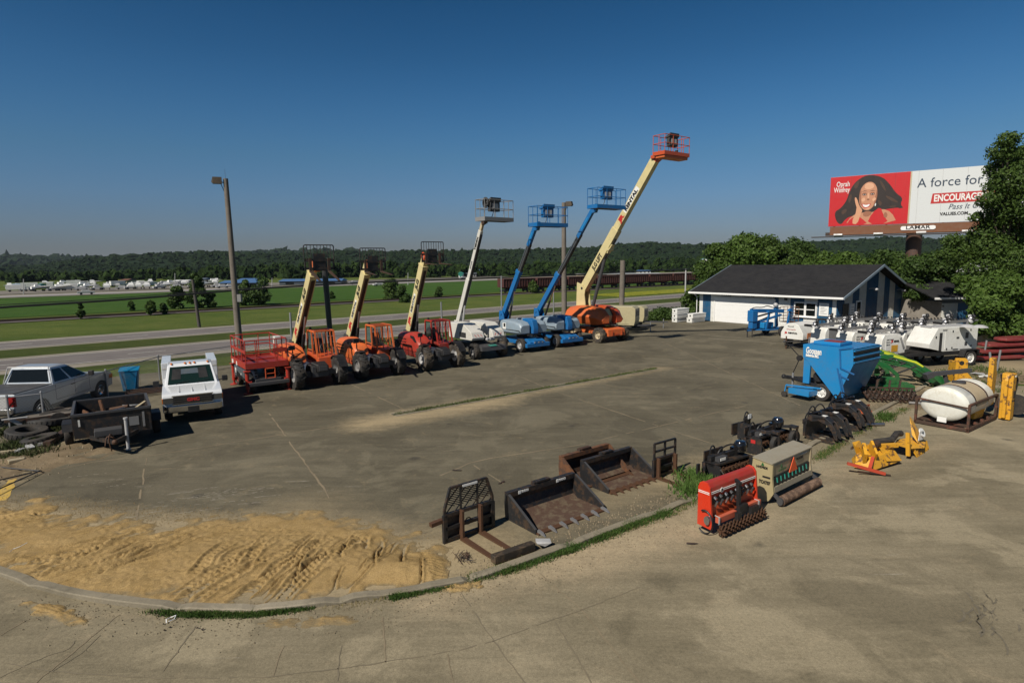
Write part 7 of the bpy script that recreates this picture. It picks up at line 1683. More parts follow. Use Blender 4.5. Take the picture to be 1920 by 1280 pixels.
# --- green loaders
def loader(label,p,rz,sc,bucket=True):
    r=T('front_loader',label,'loader attachment',p,rz,'green loader frames with yellow stripes'); r.scale=(sc,)*3; GN='green'
    for s in(-1,1):
        y=s*.45; m=M(); pts=[(-1.6,1.0),(-1.5,1.33),(-.9,1.38),(.0,1.14),(.75,.62),(1.1,.25),(1.0,.17),(.6,.5),(-.08,.99),(-.9,1.24),(-1.35,1.2),(-1.44,1.0)]
        m.prism(pts,y-.05,y+.05); a=m.build('loader_arm',GN,r,bevel=.012)
        m=M(); m.prism([(-.85,1.37),(.02,1.13),(.3,.93),(.26,.88),(-.04,1.06),(-.88,1.3)],y-s*.052,y+s*.0) if False else m.prism([(-.85,1.36),(.0,1.12),(.28,.93),(.25,.88),(-.04,1.05),(-.87,1.29)],y-.056,y+.056); m.build('yellow_stripe','lime',a)
        m=M(); m.bar((-1.5,y,1.1),(-.2,y,.85),.06,.05); m.tube((-.4,y+.0,.9),(.6,y,.62),.035,8); m.build('link_rod',GN,r)
        m=M(); m.tube((-.9,y,.5),(.1,y,.95),.04,8); m.build('cylinder','black',r)
        m=M(); pp=[(-1.45,1.15),(-1.0,.95),(-.62,.6),(-.5,.2),(-.62,.05),(-.75,.15),(-.72,.5),(-1.05,.8),(-1.5,.98)]; m.prism(pp,y-.04,y+.04); m.build('mast_bracket',GN,r,bevel=.01)
    m=M(); m.tube((.55,-.45,.55),(.55,.45,.55),.05,10); m.tube((-1.4,-.45,1.2),(-1.4,.45,1.2),.04,10); m.build('cross_tubes',GN,r)
    if bucket:
        m=M(); W2=.8; P2=[(1.0,.5),(.95,.12),(1.05,.02),(1.75,.0),(1.75,.03),(1.1,.07),(1.02,.16),(1.05,.5)]; m.prism(P2,-W2,W2); bk=m.build('bucket',GN,r)
        for s in(-1,1):
            m=M(); m.prism([(1.0,.5),(1.0,.05),(1.75,.01)],s*W2-.015,s*W2+.015); m.build('bucket_side',GN,bk)
        m=M(); m.b2(1.7,1.8,-W2,W2,.0,.04); m.build('cutting_edge','dark',bk)
    return r
loader('nearer green loader frame with yellow stripe and bucket, right of the blue hopper',place(1718,728)+Vector((.0,.5,0)),math.radians(-10),1.05)
loader('farther green loader frame, mostly behind the nearer one',place(1718,728)+Vector((.3,1.8,0)),math.radians(-10),1.05,True)
r=T('mower_deck','low green mower deck with a small caster wheel beside the blue hopper','mower deck',place(1665,735),math.radians(-8))
m=M(); m.hull([(x,y,z) for x,y in((-.9,-.2),(.9,-.3),(1.0,.6),(-.6,.7)) for z in(.12,.34)]); m.hull([(x,y,z) for x in(-.2,.3) for y in(.0,.4) for z in(.34,.6)]); m.build('deck','green',r,bevel=.03)
m=M(); hose(m,[(-.8,0,.4),(-.6,.1,.7),(-.4,.1,.5),(-.2,.1,.75)],.03); m.b2(-.7,-.4,.1,.4,.34,.6); m.build('gearbox','rust_dark',r)
wheel(r,(-1.35,-.1,.19),.19,.12,-1,'rubber','light_grey',.55); m=M(); m.bar((-1.35,0,.2),(-.8,0,.35),.05); m.build('caster_arm','green',r)
# --- rusty cultivator
r=T('cultivator','rusty spiked cultivator drums lying behind the white tank','cultivator',place(1676,756)+Vector((0,.1,0)),math.radians(-14)); r.scale=(.9,.8,.72)
for k in range(3):
    m=M(); y=.42*k; z=.22+.09*k; m.tube((-1.0,y,z),(1.0,y,z),.045,8)
    for i in range(12):
        x=-.95+i*.172
        for j in range(6): a=j*PI/3+i*.5; m.bar((x,y+math.cos(a)*.04,z+math.sin(a)*.04),(x+.03,y+math.cos(a)*.23,z+math.sin(a)*.21),.03,.05)
    m.build('spiked_drum','rust_dark',r)
m=M(); m.bar((-1.0,-.1,.25),(-1.0,1.0,.55),.06); m.bar((1.0,-.1,.25),(1.0,1.0,.55),.06); m.bar((-1,.95,.6),(1.1,.95,.6),.08)
for x in(-.4,.1,.5): m.bar((x,.9,.6),(x+.05,.95,1.05),.05,.08)
m.build('frame','rust_dark',r)
m=M(); m.tube((.55,-.25,.1),(1.05,-.28,.1),.07,10); m.build('loose_pipe','grey',r)
# --- red plastic barriers stacked at the right edge
for k,(px,py,L,z,lab) in enumerate([(1850,676,3.6,.1,'lowest maroon barrier slab at the right edge'),(1862,668,4.0,.42,'second maroon barrier slab from the bottom of the right edge stack'),(1870,664,3.8,.72,'third maroon barrier slab, with the rounded left end'),(1885,660,3.6,.98,'top maroon barrier slab of the right edge stack')]):
    q=place(px,684); r=T('barrier_slab',lab,'barrier',(q.x+.55*k+1.2,q.y+.3*k+1.5,z),math.radians(8+2*k),'maroon slabs stacked at the right edge')
    m=M(); pts=[(-L/2,0),(-L/2+.12,.35),(-L/2+.5,.5)]+[(L/2,.5),(L/2,-.5),(-L/2+.5,-.5),(-L/2+.12,-.35)]; m.prism(pts,0,.16,'z'); m.build('slab','maroon',r,bevel=.04)
    m=M(); m.b2(-L/2+.8,L/2,-.3,.3,-.08,0.0); m.build('rib','red_deep',r)
q=place(1905,672); r=T('stone_wall','grey block wall behind the maroon slabs at the right edge','wall',(q.x+2,q.y+5,0),.1); m=M(); m.b2(0,6,0,.4,0,1.35); m.build('block_wall','tan',r,bevel=.02)
for i,(bp,tp,lab) in enumerate([((1843,675),(1850,638),'thin grey steel post just right of the generator wheel'),((1860,697),(1856,660),'left one of the two short steel posts behind the yellow column'),((1868,697),(1876,656),'right one of the two short steel posts behind the yellow column')]): pole_('steel_post','post',lab,bp,0,tp,.05,'galv',r2=.05)
# --- tank in rack
q2=place(1814,810); rzt=math.radians(-54); dy=L2(0,rzt)[0]*1.45; q=q2-dy
q3=place(1852,782); a_t=math.radians(38)
r=T('water_tank','white elliptical plastic tank strapped in a brown steel rack','tank',q,rzt)
# local x along the end face (to image right), local y back
W_=dy.length; Ld=2.45; zc=.78; rx_=W_/2*.97; rz2=.56
def ell(y,k=1.): return [(W_/2+math.cos(a)*rx_*k,y,zc+math.sin(a)*rz2*k) for a in np.linspace(0,2*PI,33)[:-1]]
m=M(); m.loft([ell(-.02,.35),ell(-.0,.7),ell(.03,.9),ell(.1,1.),ell(.62,1.),ell(.64,.975),ell(.72,.975),ell(.74,1.),ell(1.7,1.),ell(1.72,.975),ell(1.8,.975),ell(1.82,1.),ell(Ld-.1,1.),ell(Ld-.03,.9),ell(Ld,.35)]); m.build('tank_body','poly',r,smooth=True)
m=M(); m.loft([[(W_/2+math.cos(a)*rx_*k,yy,zc+math.sin(a)*rz2*k) for a in np.linspace(-.1,PI*.93,20)]+[(W_/2+math.cos(a)*rx_*.97,yy,zc+math.sin(a)*rz2*.97) for a in np.linspace(PI*.93,-.1,20)] for yy,k in((.76,1.008),(1.68,1.008))]); m.build('dusty_band','poly_dusty',r,smooth=True)
m=M(); m.tube((W_/2,1.25,zc+rz2-.02),(W_/2,1.25,zc+rz2+.05),.2,18); m.build('filler_cap','charcoal',r)
m=M()
for y in(.68,1.76):
    rings=[[(W_/2+math.cos(a)*rx_*k,yy,zc+math.sin(a)*rz2*k) for k,yy in((1.0,y-.03),(1.02,y-.03),(1.02,y+.03),(1.0,y+.03))] for a in np.linspace(-.05,PI+.05,24)]
    m.loft(rings)
m.build('straps','brown_steel',r)
fr=M(); t=.07
for y in(-.06,Ld+.06):
    for x in(-.02,W_+.02): fr.bar((x,y,0),(x,y,zc+.12),t,t)
    fr.bar((-.05,y,.08),(W_+.05,y,.08),t,.1); fr.bar((-.05,y-.0,zc+.1),(W_+.05,y-.0,zc-.0),.035,.05)
for x in(-.02,W_+.02): fr.bar((x,-.06,.08),(x,Ld+.06,.08),t,.1); fr.bar((x,-.06,zc+.1),(x,Ld+.06,zc+.1),t,.06)
for y in(.3,.9,1.5,2.1): fr.bar((0,y,.13),(W_,y,.13),.06,.08)
fr.build('steel_rack','brown_steel',r)
m=M(); m.b2(W_*.42,W_*.6,-.075,-.035,.2,.36); m.build('label_plate','decal_white',r)
m=M(); m.b2(W_*.2,W_*.85,.85,1.6,zc+rz2-.02,zc+rz2+.006) if False else m.sph((W_*.5,1.25,zc+rz2),.03,4); m.build('cap_knob','dark',r)
# --- yellow backhoe pieces at the right edge
YW='yellow_worn'
q=place(1885,786); r=T('backhoe_attachment','yellow backhoe frame with tall box column and black hoses at the right edge','backhoe',q,RU)
LXb,LYb=L2(0,RU)
m=M(); m.b2(-.17,.17,-.16,.16,.03,1.62); m.prism([(-.3,.1),(-.3,1.4),(-.17,1.6),(-.17,.1)],-.05,.05,'y'); c=m.build('column',YW,r,bevel=.015)
m=M(); m.b2(-.04,.1,-.172,-.16,.78,1.02); m.b2(-.17,.17,-.168,-.16,.68,.7); m.build('slot','black',c)
m=M(); m.b2(.0,.12,-.172,-.16,1.5,1.56); m.build('label_plate','decal_white',c)
m=M(); m.prism([(.17,.1),(.75,.1),(.6,.35),(.35,.9),(.17,1.0)],-.06,.06); m.build('gusset',YW,r); 
m=M(); m.bar((.9,2.6,1.1),(2.0,1.7,1.25),.18,.14); m.bar((.9,2.6,1.1),(.7,2.75,1.0),.26,.2); m.bar((1.3,2.3,1.05),(1.4,2.2,.6),.12,.1); m.build('dipper_arm','charcoal',r)
m=M(); m.bar((-1.6,1.2,.5),(-.2,1.0,.62),.4,.3); m.prism([(-1.7,.2),(-.9,.15),(-.6,.5),(-.9,.75),(-1.5,.7)],.4,.6); m.build('stabilizer',YW,r,bevel=.02)
m=M(); m.prism([(.5,.3),(.85,.3),(.95,1.4),(.75,2.0),(.55,2.0)],.6,.75); m.build('boom_plate',YW,r,bevel=.01)
m=M(); 
for k in range(5): hose(m,[(.3,-.1+.1*k,1.5),(.6,-.1+.1*k,1.3-.1*k),(.7,0,.7),(.4,0,.3),(.8,.1,.15)],.035)
m.build('hoses','rubber',r)
m=M(); m.tube((.55,-.1,.45),(.7,-.1,.45),.35,18); m.build('hose_drum','rubber',r); m=M(); m.prism([(.2,.02),(1.2,.02),(1.1,.5),(.5,.62)],.1,.4); m.build('bucket','rust_dark',r)
m=M(); m.bar((-1.7,1.1,.75),(-.9,1.0,.85),.12,.1); m.bar((-1.5,1.15,.85),(-.6,1.1,.75),.05,.05); m.build('control_levers','white',r)
q=place(1822,737); r=T('backhoe_bracket','yellow upright steel bracket standing behind the white tank','bracket',q+Vector((.0,.7,0)),math.radians(-12))
m=M(); m.prism([(-.32,0),(.6,0),(.55,.35),(.22,.75),(.22,1.25),(.14,1.35),(-.22,1.35),(-.26,1.2)],-.06,.06); b=m.build('bracket_plate',YW,r,bevel=.012); m=M(); m.tube((-.02,-.075,1.15),(-.02,-.06,1.15),.09,12); m.build('pin_hole','black',b); m=M(); m.b2(-.3,-.18,-.2,.4,0,1.2); m.build('side_plate',YW,r)
for k,(px,py,lab) in enumerate([(1845,728,'white and orange strap bundle lying left of the yellow column'),(1833,705,'grey stone slab on the dirt under the black arm'),(1815,712,'pale flat board on the dirt behind the tank')]):
    q=place(px,py); m=M(); m.hull([(random.uniform(-.4,.4)*(1-.4*(k==0)),random.uniform(-.2,.2),random.uniform(0,.14)) for _ in range(14)]); tag(m.build(['strap_bundle','stone_slab','board'][k],['white','light_grey','tan'][k],None,loc=(q.x,q.y,.05+(k==0)*.4)),lab,['strap','stone','board'][k])
# ================================================================ implements along the curb (local x along the row, y away from us)
LU,LN=L2(0,RU)
BK='worn_black'
def implement(name,label,cat,px,py,rz=RU,group=None,z=0): 
    q=place(px,py); return T(name,label,cat,(q.x,q.y,z),rz,group)
# --- pallet fork frames
def fork_frame(label,px,py,w,h1,h2,solid,tl,rz,tilt=0):
    """origin at the lower left of the frame; tines run towards -y"""
    r=implement('pallet_fork',label,'pallet fork',px,py,rz,'pallet fork frames'); t=.07
    m=M()
    for x in(0,w): m.bar((x,0,0),(x,0,h1),t,.09)
    for z in(.06,h1*.52,h1): m.bar((0,0,z),(w,0,z),.07,t)
    m.build('frame',BK,r)
    for (a,b_) in solid:
        m=M(); m.b2(w*a,w*b_,.02,.05,.08,h1*.95); m.build('side_plate',BK,r)
    m=M()
    if h2>h1*1.6 and len(solid)>1:      # chamfered top with mesh
        c=w*.12; rail_=[(0,0,h1),(0,0,h1+.12),(c,0,h2),(w-c,0,h2),(w,0,h1+.12),(w,0,h1)]
        for p,q in zip(rail_,rail_[1:]): m.bar(p,q,.05,.05)
        for x in(w*.33,w*.68): m.bar((x,0,h1),(x,0,h2),.035)
        hh=h2-h1
        def clip(x,z): return 0<x<w and h1<z<h2 and not (x<c and z>h1+.12+(h2-h1-.12)*x/c) and not (x>w-c and z>h1+.12+(h2-h1-.12)*(w-x)/c)
        for sgn in(1,-1):
            for k in range(-6,16):
                x0=k*.105; pts=[]
                for j in range(30):
                    x=x0+j*.03; z=h1+ j*.03*.95 if sgn>0 else h2-j*.03*.45
                    if clip(x,z): pts.append((x,z))
                if len(pts)>2:
                    if sgn>0 and k%2: continue
                    m.bar((pts[0][0],0,pts[0][1]),(pts[-1][0],0,pts[-1][1]),.016,.02)
    else:
        for x in(0,w*.5,w): m.bar((x,0,h1),(x,0,h2),.045)
        for z in(h1+(h2-h1)*.5,h2): m.bar((0,0,z),(w,0,z),.045)
    m.build('load_guard',BK,r)
    for x in tl[1:]:
        m=M(); m.bar((x,-.07,.0),(x,-.07,h1+.04),.12,.05); m.bar((x,-.09,.03),(x,-.09-tl[0],.025),.13,.045,w2=.1,h2=.02); m.build('tine','rust',r)
    return r
r=fork_frame('larger pallet fork with a lattice guard, left of the toothed buckets',835,1018,1.18,.58,1.12,[(0,.3),(.7,1.)],[1.25,.36,.82],math.radians(38))
m=M(); m.bar((-.3,.05,.45),(-.02,.05,.47),.1,.08); m.build('lock_pin','rust',r); m=M(); m.path([(.55+.07*math.cos(a),-.02,.33+.07*math.sin(a)) for a in np.linspace(-2.4,3.2,12)],.012,5); m.build('lift_ring','rust',r)
text('BRADCO',(.33,-.04,1.03),(1,0,0),(0,0,1),.1,'decal_black',r,width=.4); m=M(); m.b2(.42,.78,-.045,-.035,1.085,1.13); m.build('label_plate','decal_white',r)
fork_frame('smaller pallet fork frame standing alone right of the rusty bucket',1226,897,.82,.5,.92,[(.1,.9)],[.95,.08,.74],math.radians(36))
# --- timber under the big fork
a,b_=G(924,1057),G(1000,1030); m=M(); m.bar((a.x,a.y,.09),(b_.x,b_.y,.09),.16,.16); tag(m.build('timber',rusty('timber_wood',(.09,.06,.035),(.04,.03,.02),amt=.5),None,bevel=.015),'split wooden post lying across the tips of the larger fork','timber')
q=G(1015,1028); m=M(); m.hull([(random.uniform(-.2,.25),random.uniform(-.13,.13),random.uniform(0,.1)) for _ in range(14)]); tag(m.build('concrete_chunk','light_grey',None,loc=(q.x,q.y,.08)),'pale broken concrete chunk beside the split wooden post','stone')
# --- buckets: local x along width, opening towards -y
def bucket(label,px,py,w,d,h,rz,teeth,backm,floorm,rim=None,sidem=BK,lab=None,zoff=0):
    r=implement('loader_bucket',label,'bucket',px,py,rz,'skid steer buckets',z=zoff); t=.025
    prof=[(-d,.0),(-d*.15,.0),(-.02,.08),(.06,h*.6),(.02,h)]      # (y,z) from lip to top back
    m=M()
    for (y0,z0),(y1,z1) in zip(prof,prof[1:]): m.bar((0,y0,z0+.02),(0,y1,z1+.02),.01,.03) if False else None
    m.add([(x,y,z+.02) for x in(0,w) for y,z in prof[:3]]+[(x,y,z-.01) for x in(0,w) for y,z in prof[:3]],[(0,1,4,3),(1,2,5,4),(6,9,10,7),(7,10,11,8),(0,3,9,6),(2,8,11,5),(0,6,7,1),(1,7,8,2),(3,4,10,9),(4,5,11,10)])
    m.build('floor',floorm,r)
    m=M(); P2=[prof[2],prof[3],prof[4]]; n=3
    m.add([(x,y,z) for x in(0,w) for y,z in P2]+[(x,y+.035,z) for x in(0,w) for y,z in P2],[(0,3,4,1),(1,4,5,2),(6,7,10,9),(7,8,11,10),(2,5,11,8),(0,6,9,3),(0,1,7,6),(1,2,8,7),(3,9,10,4),(4,10,11,5)])
    bk=m.build('back',backm,r)
    m=M(); m.b2(-.01,w+.01,-.05,.07,h-.09,h+.02); m.build('top_lip',rim or backm,bk)
    for s,x in((0,0),(1,w)):
        m=M(); m.prism([(-d*.98,.0),(.06,.0),(.08,h*.6),(.04,h),(-.1,h),(-d*.55,h*.5),(-d*.98,.12)],x-.02,x+.02,'x') if False else m.prism([(-d*.98,.0),(.05,.0),(.08,h*.6),(.04,h),(-.08,h),(-d*.98,.1)],x-.018,x+.018,'x'); sd_=m.build('side',sidem,r)
        if rim: m=M(); m.bar((x,-.06,h),(x,-d*.97,.1),.05,.035); m.build('side_rim',rim,sd_)
        else: m=M(); m.bar((x,-.08,h),(x,-d*.97,.1),.045,.02); m.build('side_edge','charcoal',sd_)
    m=M(); m.b2(0,w,-d-.06,-d+.08,.0,.035); m.build('cutting_edge','rust',r)
    for i in range(teeth[0]):
        x=.06+(w-.12)*i/(teeth[0]-1); m=M(); m.hull([(x-.035,-d+.04,.04),(x+.035,-d+.04,.04),(x-.035,-d+.04,.085),(x+.035,-d+.04,.085),(x-.03,-d-.12,.02),(x+.03,-d-.12,.02),(x-.015,-d-.2,.01),(x+.015,-d-.2,.01),(x-.03,-d-.1,.07),(x+.03,-d-.1,.07)]); m.build('tooth',teeth[1],r)
    m=M(); m.b2(w*.38,w*.62,-.02,.1,h-.02,h+.07); m.b2(w*.41,w*.59,-.05,.06,h+.05,h+.09); m.build('quick_attach',backm,r)
    if lab:
        for x in lab: 
            text('BRADCO',(x+.09,-.052,h-.055),(1,0,0),(0,0,1),.07,'decal_white',r,width=.2,bold=.004); m=M(); m.b2(x,x+.07,-.058,-.05,h-.07,h+.0); m.build('logo_mark','decal_white',r)
    return r
bucket('nearest black toothed bucket with white lettering and bright tooth tips, beside the larger fork',951,972,2.0,1.02,.58,math.radians(37.5),(7,'charcoal_tip'),BK,'bucket_floor',lab=(.28,1.4))
bucket('black toothed bucket with rusty teeth, right of the lettered bucket',1092,905,1.78,.95,.58,math.radians(37),(8,'rust'),BK,'bucket_floor')
bucket('rusty brown bucket without teeth standing behind the two black ones',1052,900,1.72,.8,.62,math.radians(37.5),(0 or 2,'rust'),'rust_dark','bucket_floor',rim='rust_bright',sidem='rust_bright')
# --- power rakes
def motor(r,x,y,z,s=1.):
    m=M(); m.lathe([(.001,.0),(.16*s,.0),(.17*s,.03),(.17*s,.2*s),(.12*s,.27*s),(.001,.28*s)],(x,y,z),'z',16); m.hull([(x+a,y+b,z+c) for a in(-.17*s,.17*s) for b in(-.02,.2) for c in(-.1,.1)]); return m.build('drive_housing','gloss_black',r,smooth=True)
_mats['gloss_black']=paint('gloss_black',(.008,.008,.009),rough=.14,dirt=.15,dc=(.08,.06,.04),coat=.6)
def hoop(m,p,q,h,r=.022): 
    p=Vector(p);q=Vector(q); hose(m,[p,p.lerp(q,.15)+Vector((0,0,h)),p.lerp(q,.6)+Vector((0,0,h*1.15)),q],r)
def power_rake(label,px,py,L,rz,wheels_=False,z=0,wheel_at=None):
    r=implement('power_rake',label,'power rake',px,py,rz,'black power rakes')
    zt=.42
    m=M(); m.b2(0,L,-.02,.32,zt-.05,zt); m.hull([(x,y,zz) for x in(0,L) for y,zz in((-.06,.12),(.0,.42),(.3,.42),(.36,.1),(.3,.36),(-.04,.3))]) if False else m.b2(0,L,.3,.34,.12,zt); m.b2(0,.04,-.2,.36,.05,zt); m.b2(L-.04,L,-.2,.36,.05,zt); m.build('housing',BK,r)
    m=M(); m.tube((.04,.06,.2),(L-.04,.06,.2),.09,14)
    k=0
    for i in range(int(L/.075)):
        for j in range(5): a=j*2*PI/5+i*.55; m.bar((.08+i*.075,.06+math.cos(a)*.085,.2+math.sin(a)*.085),(.08+i*.075,.06+math.cos(a)*.135,.2+math.sin(a)*.135),.022)
    m.build('toothed_drum','rust',r)
    m=M(); m.bar((L*.1,.25,zt+.08),(L*.95,.25,zt+.08),.12,.12); m.bar((L*.3,.3,zt+.06),(L*.3,.6,zt+.06),.1,.1); m.b2(L*.12,L*.62,.42,.46,zt-.28,zt+.22); m.bar((-.22,.3,.14),(-.22,.3,.42),.05,.1); m.bar((-.24,.1,.35),(-.0,.3,.4),.06,.1); m.build('mount_frame',BK,r)
    m=M(); m.b2(L*.2,L*.42,.05,.2,zt+.001,zt+.12); vb=m.build('valve_block','charcoal',r); m=M(); m.b2(L*.22,L*.36,.04,.05,zt+.03,zt+.1); m.build('label_plate','decal_white',vb)
    motor(r,L*.86,.15,zt+.1,1.)
    m=M(); hoop(m,(L*.14,.3,zt+.1),(L*.34,.3,zt+.08),.26); hoop(m,(L*.36,.3,zt+.1),(L*.82,.2,zt+.25),.12); hoop(m,(L*.4,.2,zt+.05),(L*.6,.3,zt+.05),.12,.015); m.build('hoses','black',r)
    m=M(); m.tube((.0,-.21,.36),(.25,-.24,.06),.018,6); m.build('brace_rod','steel',r)
    if wheel_at:
        for (x,y) in wheel_at:
            w=wheel(r,(x,y,.24),.24,.13,-1,'rubber','black',.42); m=M(); m.bar((x,y-.1,.24),(x-.05,y-.1,.58),.05,.05); m.bar((x,y+.1,.24),(x-.05,y+.1,.58),.05,.05); m.bar((x-.05,y-.12,.6),(x-.05,y+.12,.6),.14,.08); m.bar((x-.05,y,.6),(x-.15,.2,.52),.08,.08); m.build('caster_fork',BK,r)
    return r
power_rake('black power rake with a rusty drum behind the red seeder',1337,902,1.5,math.radians(34))
r=power_rake('black power rake with two caster wheels and a side plate, nearest the tan seeder',1412,850,1.75,math.radians(36),wheel_at=[(.62,-.32),(1.62,-.32)])
m=M(); m.prism([(-.34,.03),(.32,.03),(.24,.3),(-.02,.55),(-.3,.5)],-.1,-.06,'x'); sp2=m.build('end_plate',BK,r); m=M(); m.b2(-.11,-.103,-.12,.02,.34,.44); m.build('red_label','decal_red',sp2)
r=implement('push_blade','black angled blade with tall side plate, farthest left of the rake group','blade',1388,822,math.radians(34),None)
m=M(); m.prism([(-.05,.0),(.02,.0),(.06,.3),(.02,.5),(-.05,.5)],0,.06,'x'); m.b2(0,.95,.3,.34,.05,.4); m.bar((.03,.0,.3),(.9,.35,.45),.1,.1); m.prism([(-.35,0),(.1,0),(.1,.52),(-.35,.52)],-.02,.02,'x'); m.build('blade_frame',BK,r)
m=M(); hoop(m,(.3,.1,.45),(.75,.2,.4),.3); m.bar((.35,.1,.5),(.65,.1,.62),.1,.14); m.build('hose_guard','black',r); m=M(); m.b2(.42,.58,.03,.045,.56,.7); m.build('label_plate','decal_white',r)
m=M(); m.tube((.2,-.05,.28),(.26,-.05,.28),.1,14); m.build('hydraulic_motor','teal',r)
# --- grapples
def grapple(label,px,py,rz,s):
    r=implement('grapple',label,'grapple',px,py,rz,'black grapples'); r.scale=(s,s,s)
    m=M()
    m.b2(0,1.3,.2,.28,.1,.55); m.bar((0,.24,.55),(1.3,.24,.55),.14,.14)
    m.build('back_frame',BK,r)
    for x in(.1,.42,.75,1.15):
        m=M(); m.prism([(.2,.02),(.2,.12),(-.45,.1),(-.75,.04),(-.75,.0)],x-.02,x+.02,'x'); m.build('lower_tine',BK,r)
    for x in(.3,.98):
        m=M(); P=[(.3,.6),(.15,.78),(-.2,.8),(-.52,.62),(-.66,.35),(-.7,.12),(-.62,.14),(-.52,.36),(-.36,.54),(-.1,.62),(.1,.56)]; m.prism(P,x-.14,x-.09,'x'); m.prism(P,x+.09,x+.14,'x'); m.prism([(.1,.7),(-.3,.76),(-.5,.62),(-.3,.68),(.1,.64)],x-.14,x+.14,'x'); c=m.build('clamp_arm',BK,r,bevel=.008)
        m=M(); m.b2(x-.06,x+.1,-.28,-.14,.775,.785); m.build('label_plate','decal_white',c)
        m=M(); m.tube((x,.25,.75),(x,-.1,.9),.04,8); m.build('cylinder','gloss_black',r)
    m=M(); hoop(m,(.3,.3,.6),(.65,.2,.7),.3); hoop(m,(.6,.3,.6),(1.0,.1,.8),.28); hoop(m,(.1,.3,.5),(.3,.1,.8),.2); m.build('hoses','black',r)
    return r
grapple('black grapple nearest the caster wheels, between the power rake and the far grapple',1521,826,math.radians(36),1.0)
grapple('farther black grapple beside the orange blade',1566,803,math.radians(38),1.05)
r=implement('backhoe_trencher','dark tangled trencher arm lying between the far grapple and the orange blade','trencher',1590,800,math.radians(20))
m=M(); m.bar((-.2,.3,.6),(1.0,-.1,.12),.14,.2); m.bar((-.1,.5,.3),(.7,.2,.1),.1,.16); m.build('arm','rust_dark',r); m=M(); m.tube((.6,-.2,.08),(1.2,-.35,.06),.05,8); m.build('bright_rod','steel',r); m=M(); hoop(m,(-.1,.3,.5),(.4,.2,.3),.3); m.build('hoses','black',r)
q=place(1625,780); r=T('orange_blade','faded orange scraper blade lying on the dirt beside the weed clump','blade',q+Vector((0,.3,0)),math.radians(20))
m=M(); m.prism([(-.1,0),(.12,.02),(.2,.2),(.1,.3),(.12,.2),(.04,.08)],-.6,.5,'x'); m.b2(-.2,.5,.1,.6,.05,.12); m.hull([(-.3,.3,.1),(.4,.3,.1),(-.1,.7,.35),(.2,.7,.35),(0,.4,.4)]); m.build('scraper_body',rusty('faded_orange',(.5,.1,.03),(.2,.07,.03),amt=.35),r)
# --- tan seeder with roller
r=implement('tan_seeder','tan seeder with CAT07 stencil, orange triangle and ribbed roller','seeder',1443,946,math.radians(39)); TN='tan'; r.scale=(.98,.66,.8)
L=1.95
m=M(); m.prism([(.0,.82),(-.02,1.12),(.02,1.2),(.62,1.25),(.62,.8),(.35,.45),(.1,.45)],.06,L-.06,'x'); hp=m.build('hopper',TN,r)
m=M(); m.prism([(-.05,1.2),(.68,1.27),(.68,1.3),(-.05,1.23)],-.02,L+.02,'x'); m.build('lid','tan_lid',r)
for x in(0,L-.06):
    m=M(); m.prism([(.68,1.26),(-.05,1.2),(-.05,.75),(-.12,.35),(.05,.1),(.3,.02),(.62,.35),(.72,.8)],x,x+.06,'x'); m.build('end_plate','olive_tan' if x==0 else TN,r)
m=M(); m.b2(.08,L-.08,-.03,.05,.45,.78); m.build('seed_tube_bay','black',r)
for i in range(9):
    x=.22+i*(L-.5)/8; m=M(); m.tube((x,-.05,.76),(x,-.08,.62),.022,8); m.build('seed_tube','teal',r)
m=M(); m.prism([(-.12,.36),(-.02,.32),(.0,.5),(-.1,.52)],.06,L-.06,'x'); m.build('lower_plate','tan_lid',r)
m=M(); m.prism([(.78,.74),(1.2,.74),(.99,1.17)],-.07,-.05,'y'); m.build('orange_triangle',paint('sign_orange',(.75,.1,.02),rough=.5,dirt=.05),r)
text('GREEN SEED',(.3,-.028,.9),(1,0,0),(0,0,1),.07,'green',hp,width=.4); m=M(); m.prism([(.4,.99),(.5,.99),(.45,1.1)],-.035,-.025,'y'); m.build('tree_logo','green',hp)
text('TCAT07',(1.18,-.026,1.0),(1,0,0),(0,0,1),.1,'decal_black',hp,width=.35,bold=.006); text('LANDSCAPE',(1.4,-.026,1.11),(1,0,0),(0,0,1),.05,'decal_white',hp,width=.3)
EP=-.004
text('LANDPRIDE',(EP,.55,1.02),(0,-1,0),(0,0,1),.09,'decal_black',r,width=.42,bold=.004); m=M(); m.prism([(.25,1.1),(.37,1.1),(.31,1.2)],-.008,-.001,'x'); m.build('tree_logo','green',r)
text('TCAT07',(EP,.42,.58),(0,-1,0),(0,0,1),.13,'decal_black',r,width=.42,bold=.008); m=M(); m.b2(-.008,-.001,.02,.3,.76,.81); m.build('black_label','decal_black',r)
m=M(); pr=[(.001,-.01)]
for i in range(32): x=i*(L-.04)/32; pr+=[(.11,x),(.15,x+.012),(.15,x+.026),(.11,x+.038)]
pr+=[(.001,L)]; m.lathe(pr,(.1,-.32,.155),'x',20); m.build('ribbed_roller','roller_rust',r); _m=None
m=M(); m.bar((.08,-.32,.16),(.05,0,.4),.05,.1); m.bar((L+.12,-.32,.16),(L,0,.4),.05,.1); m.tube((.04,-.32,.155),(.09,-.32,.155),.11,14); m.build('roller_bracket','charcoal',r)
m=M(); m.tube((L*.5,.75,.5),(L*.5,.75,1.0),.06); m.bar((.3,.65,.4),(L-.3,.65,.4),.08); m.build('hitch_frame','dark',r)
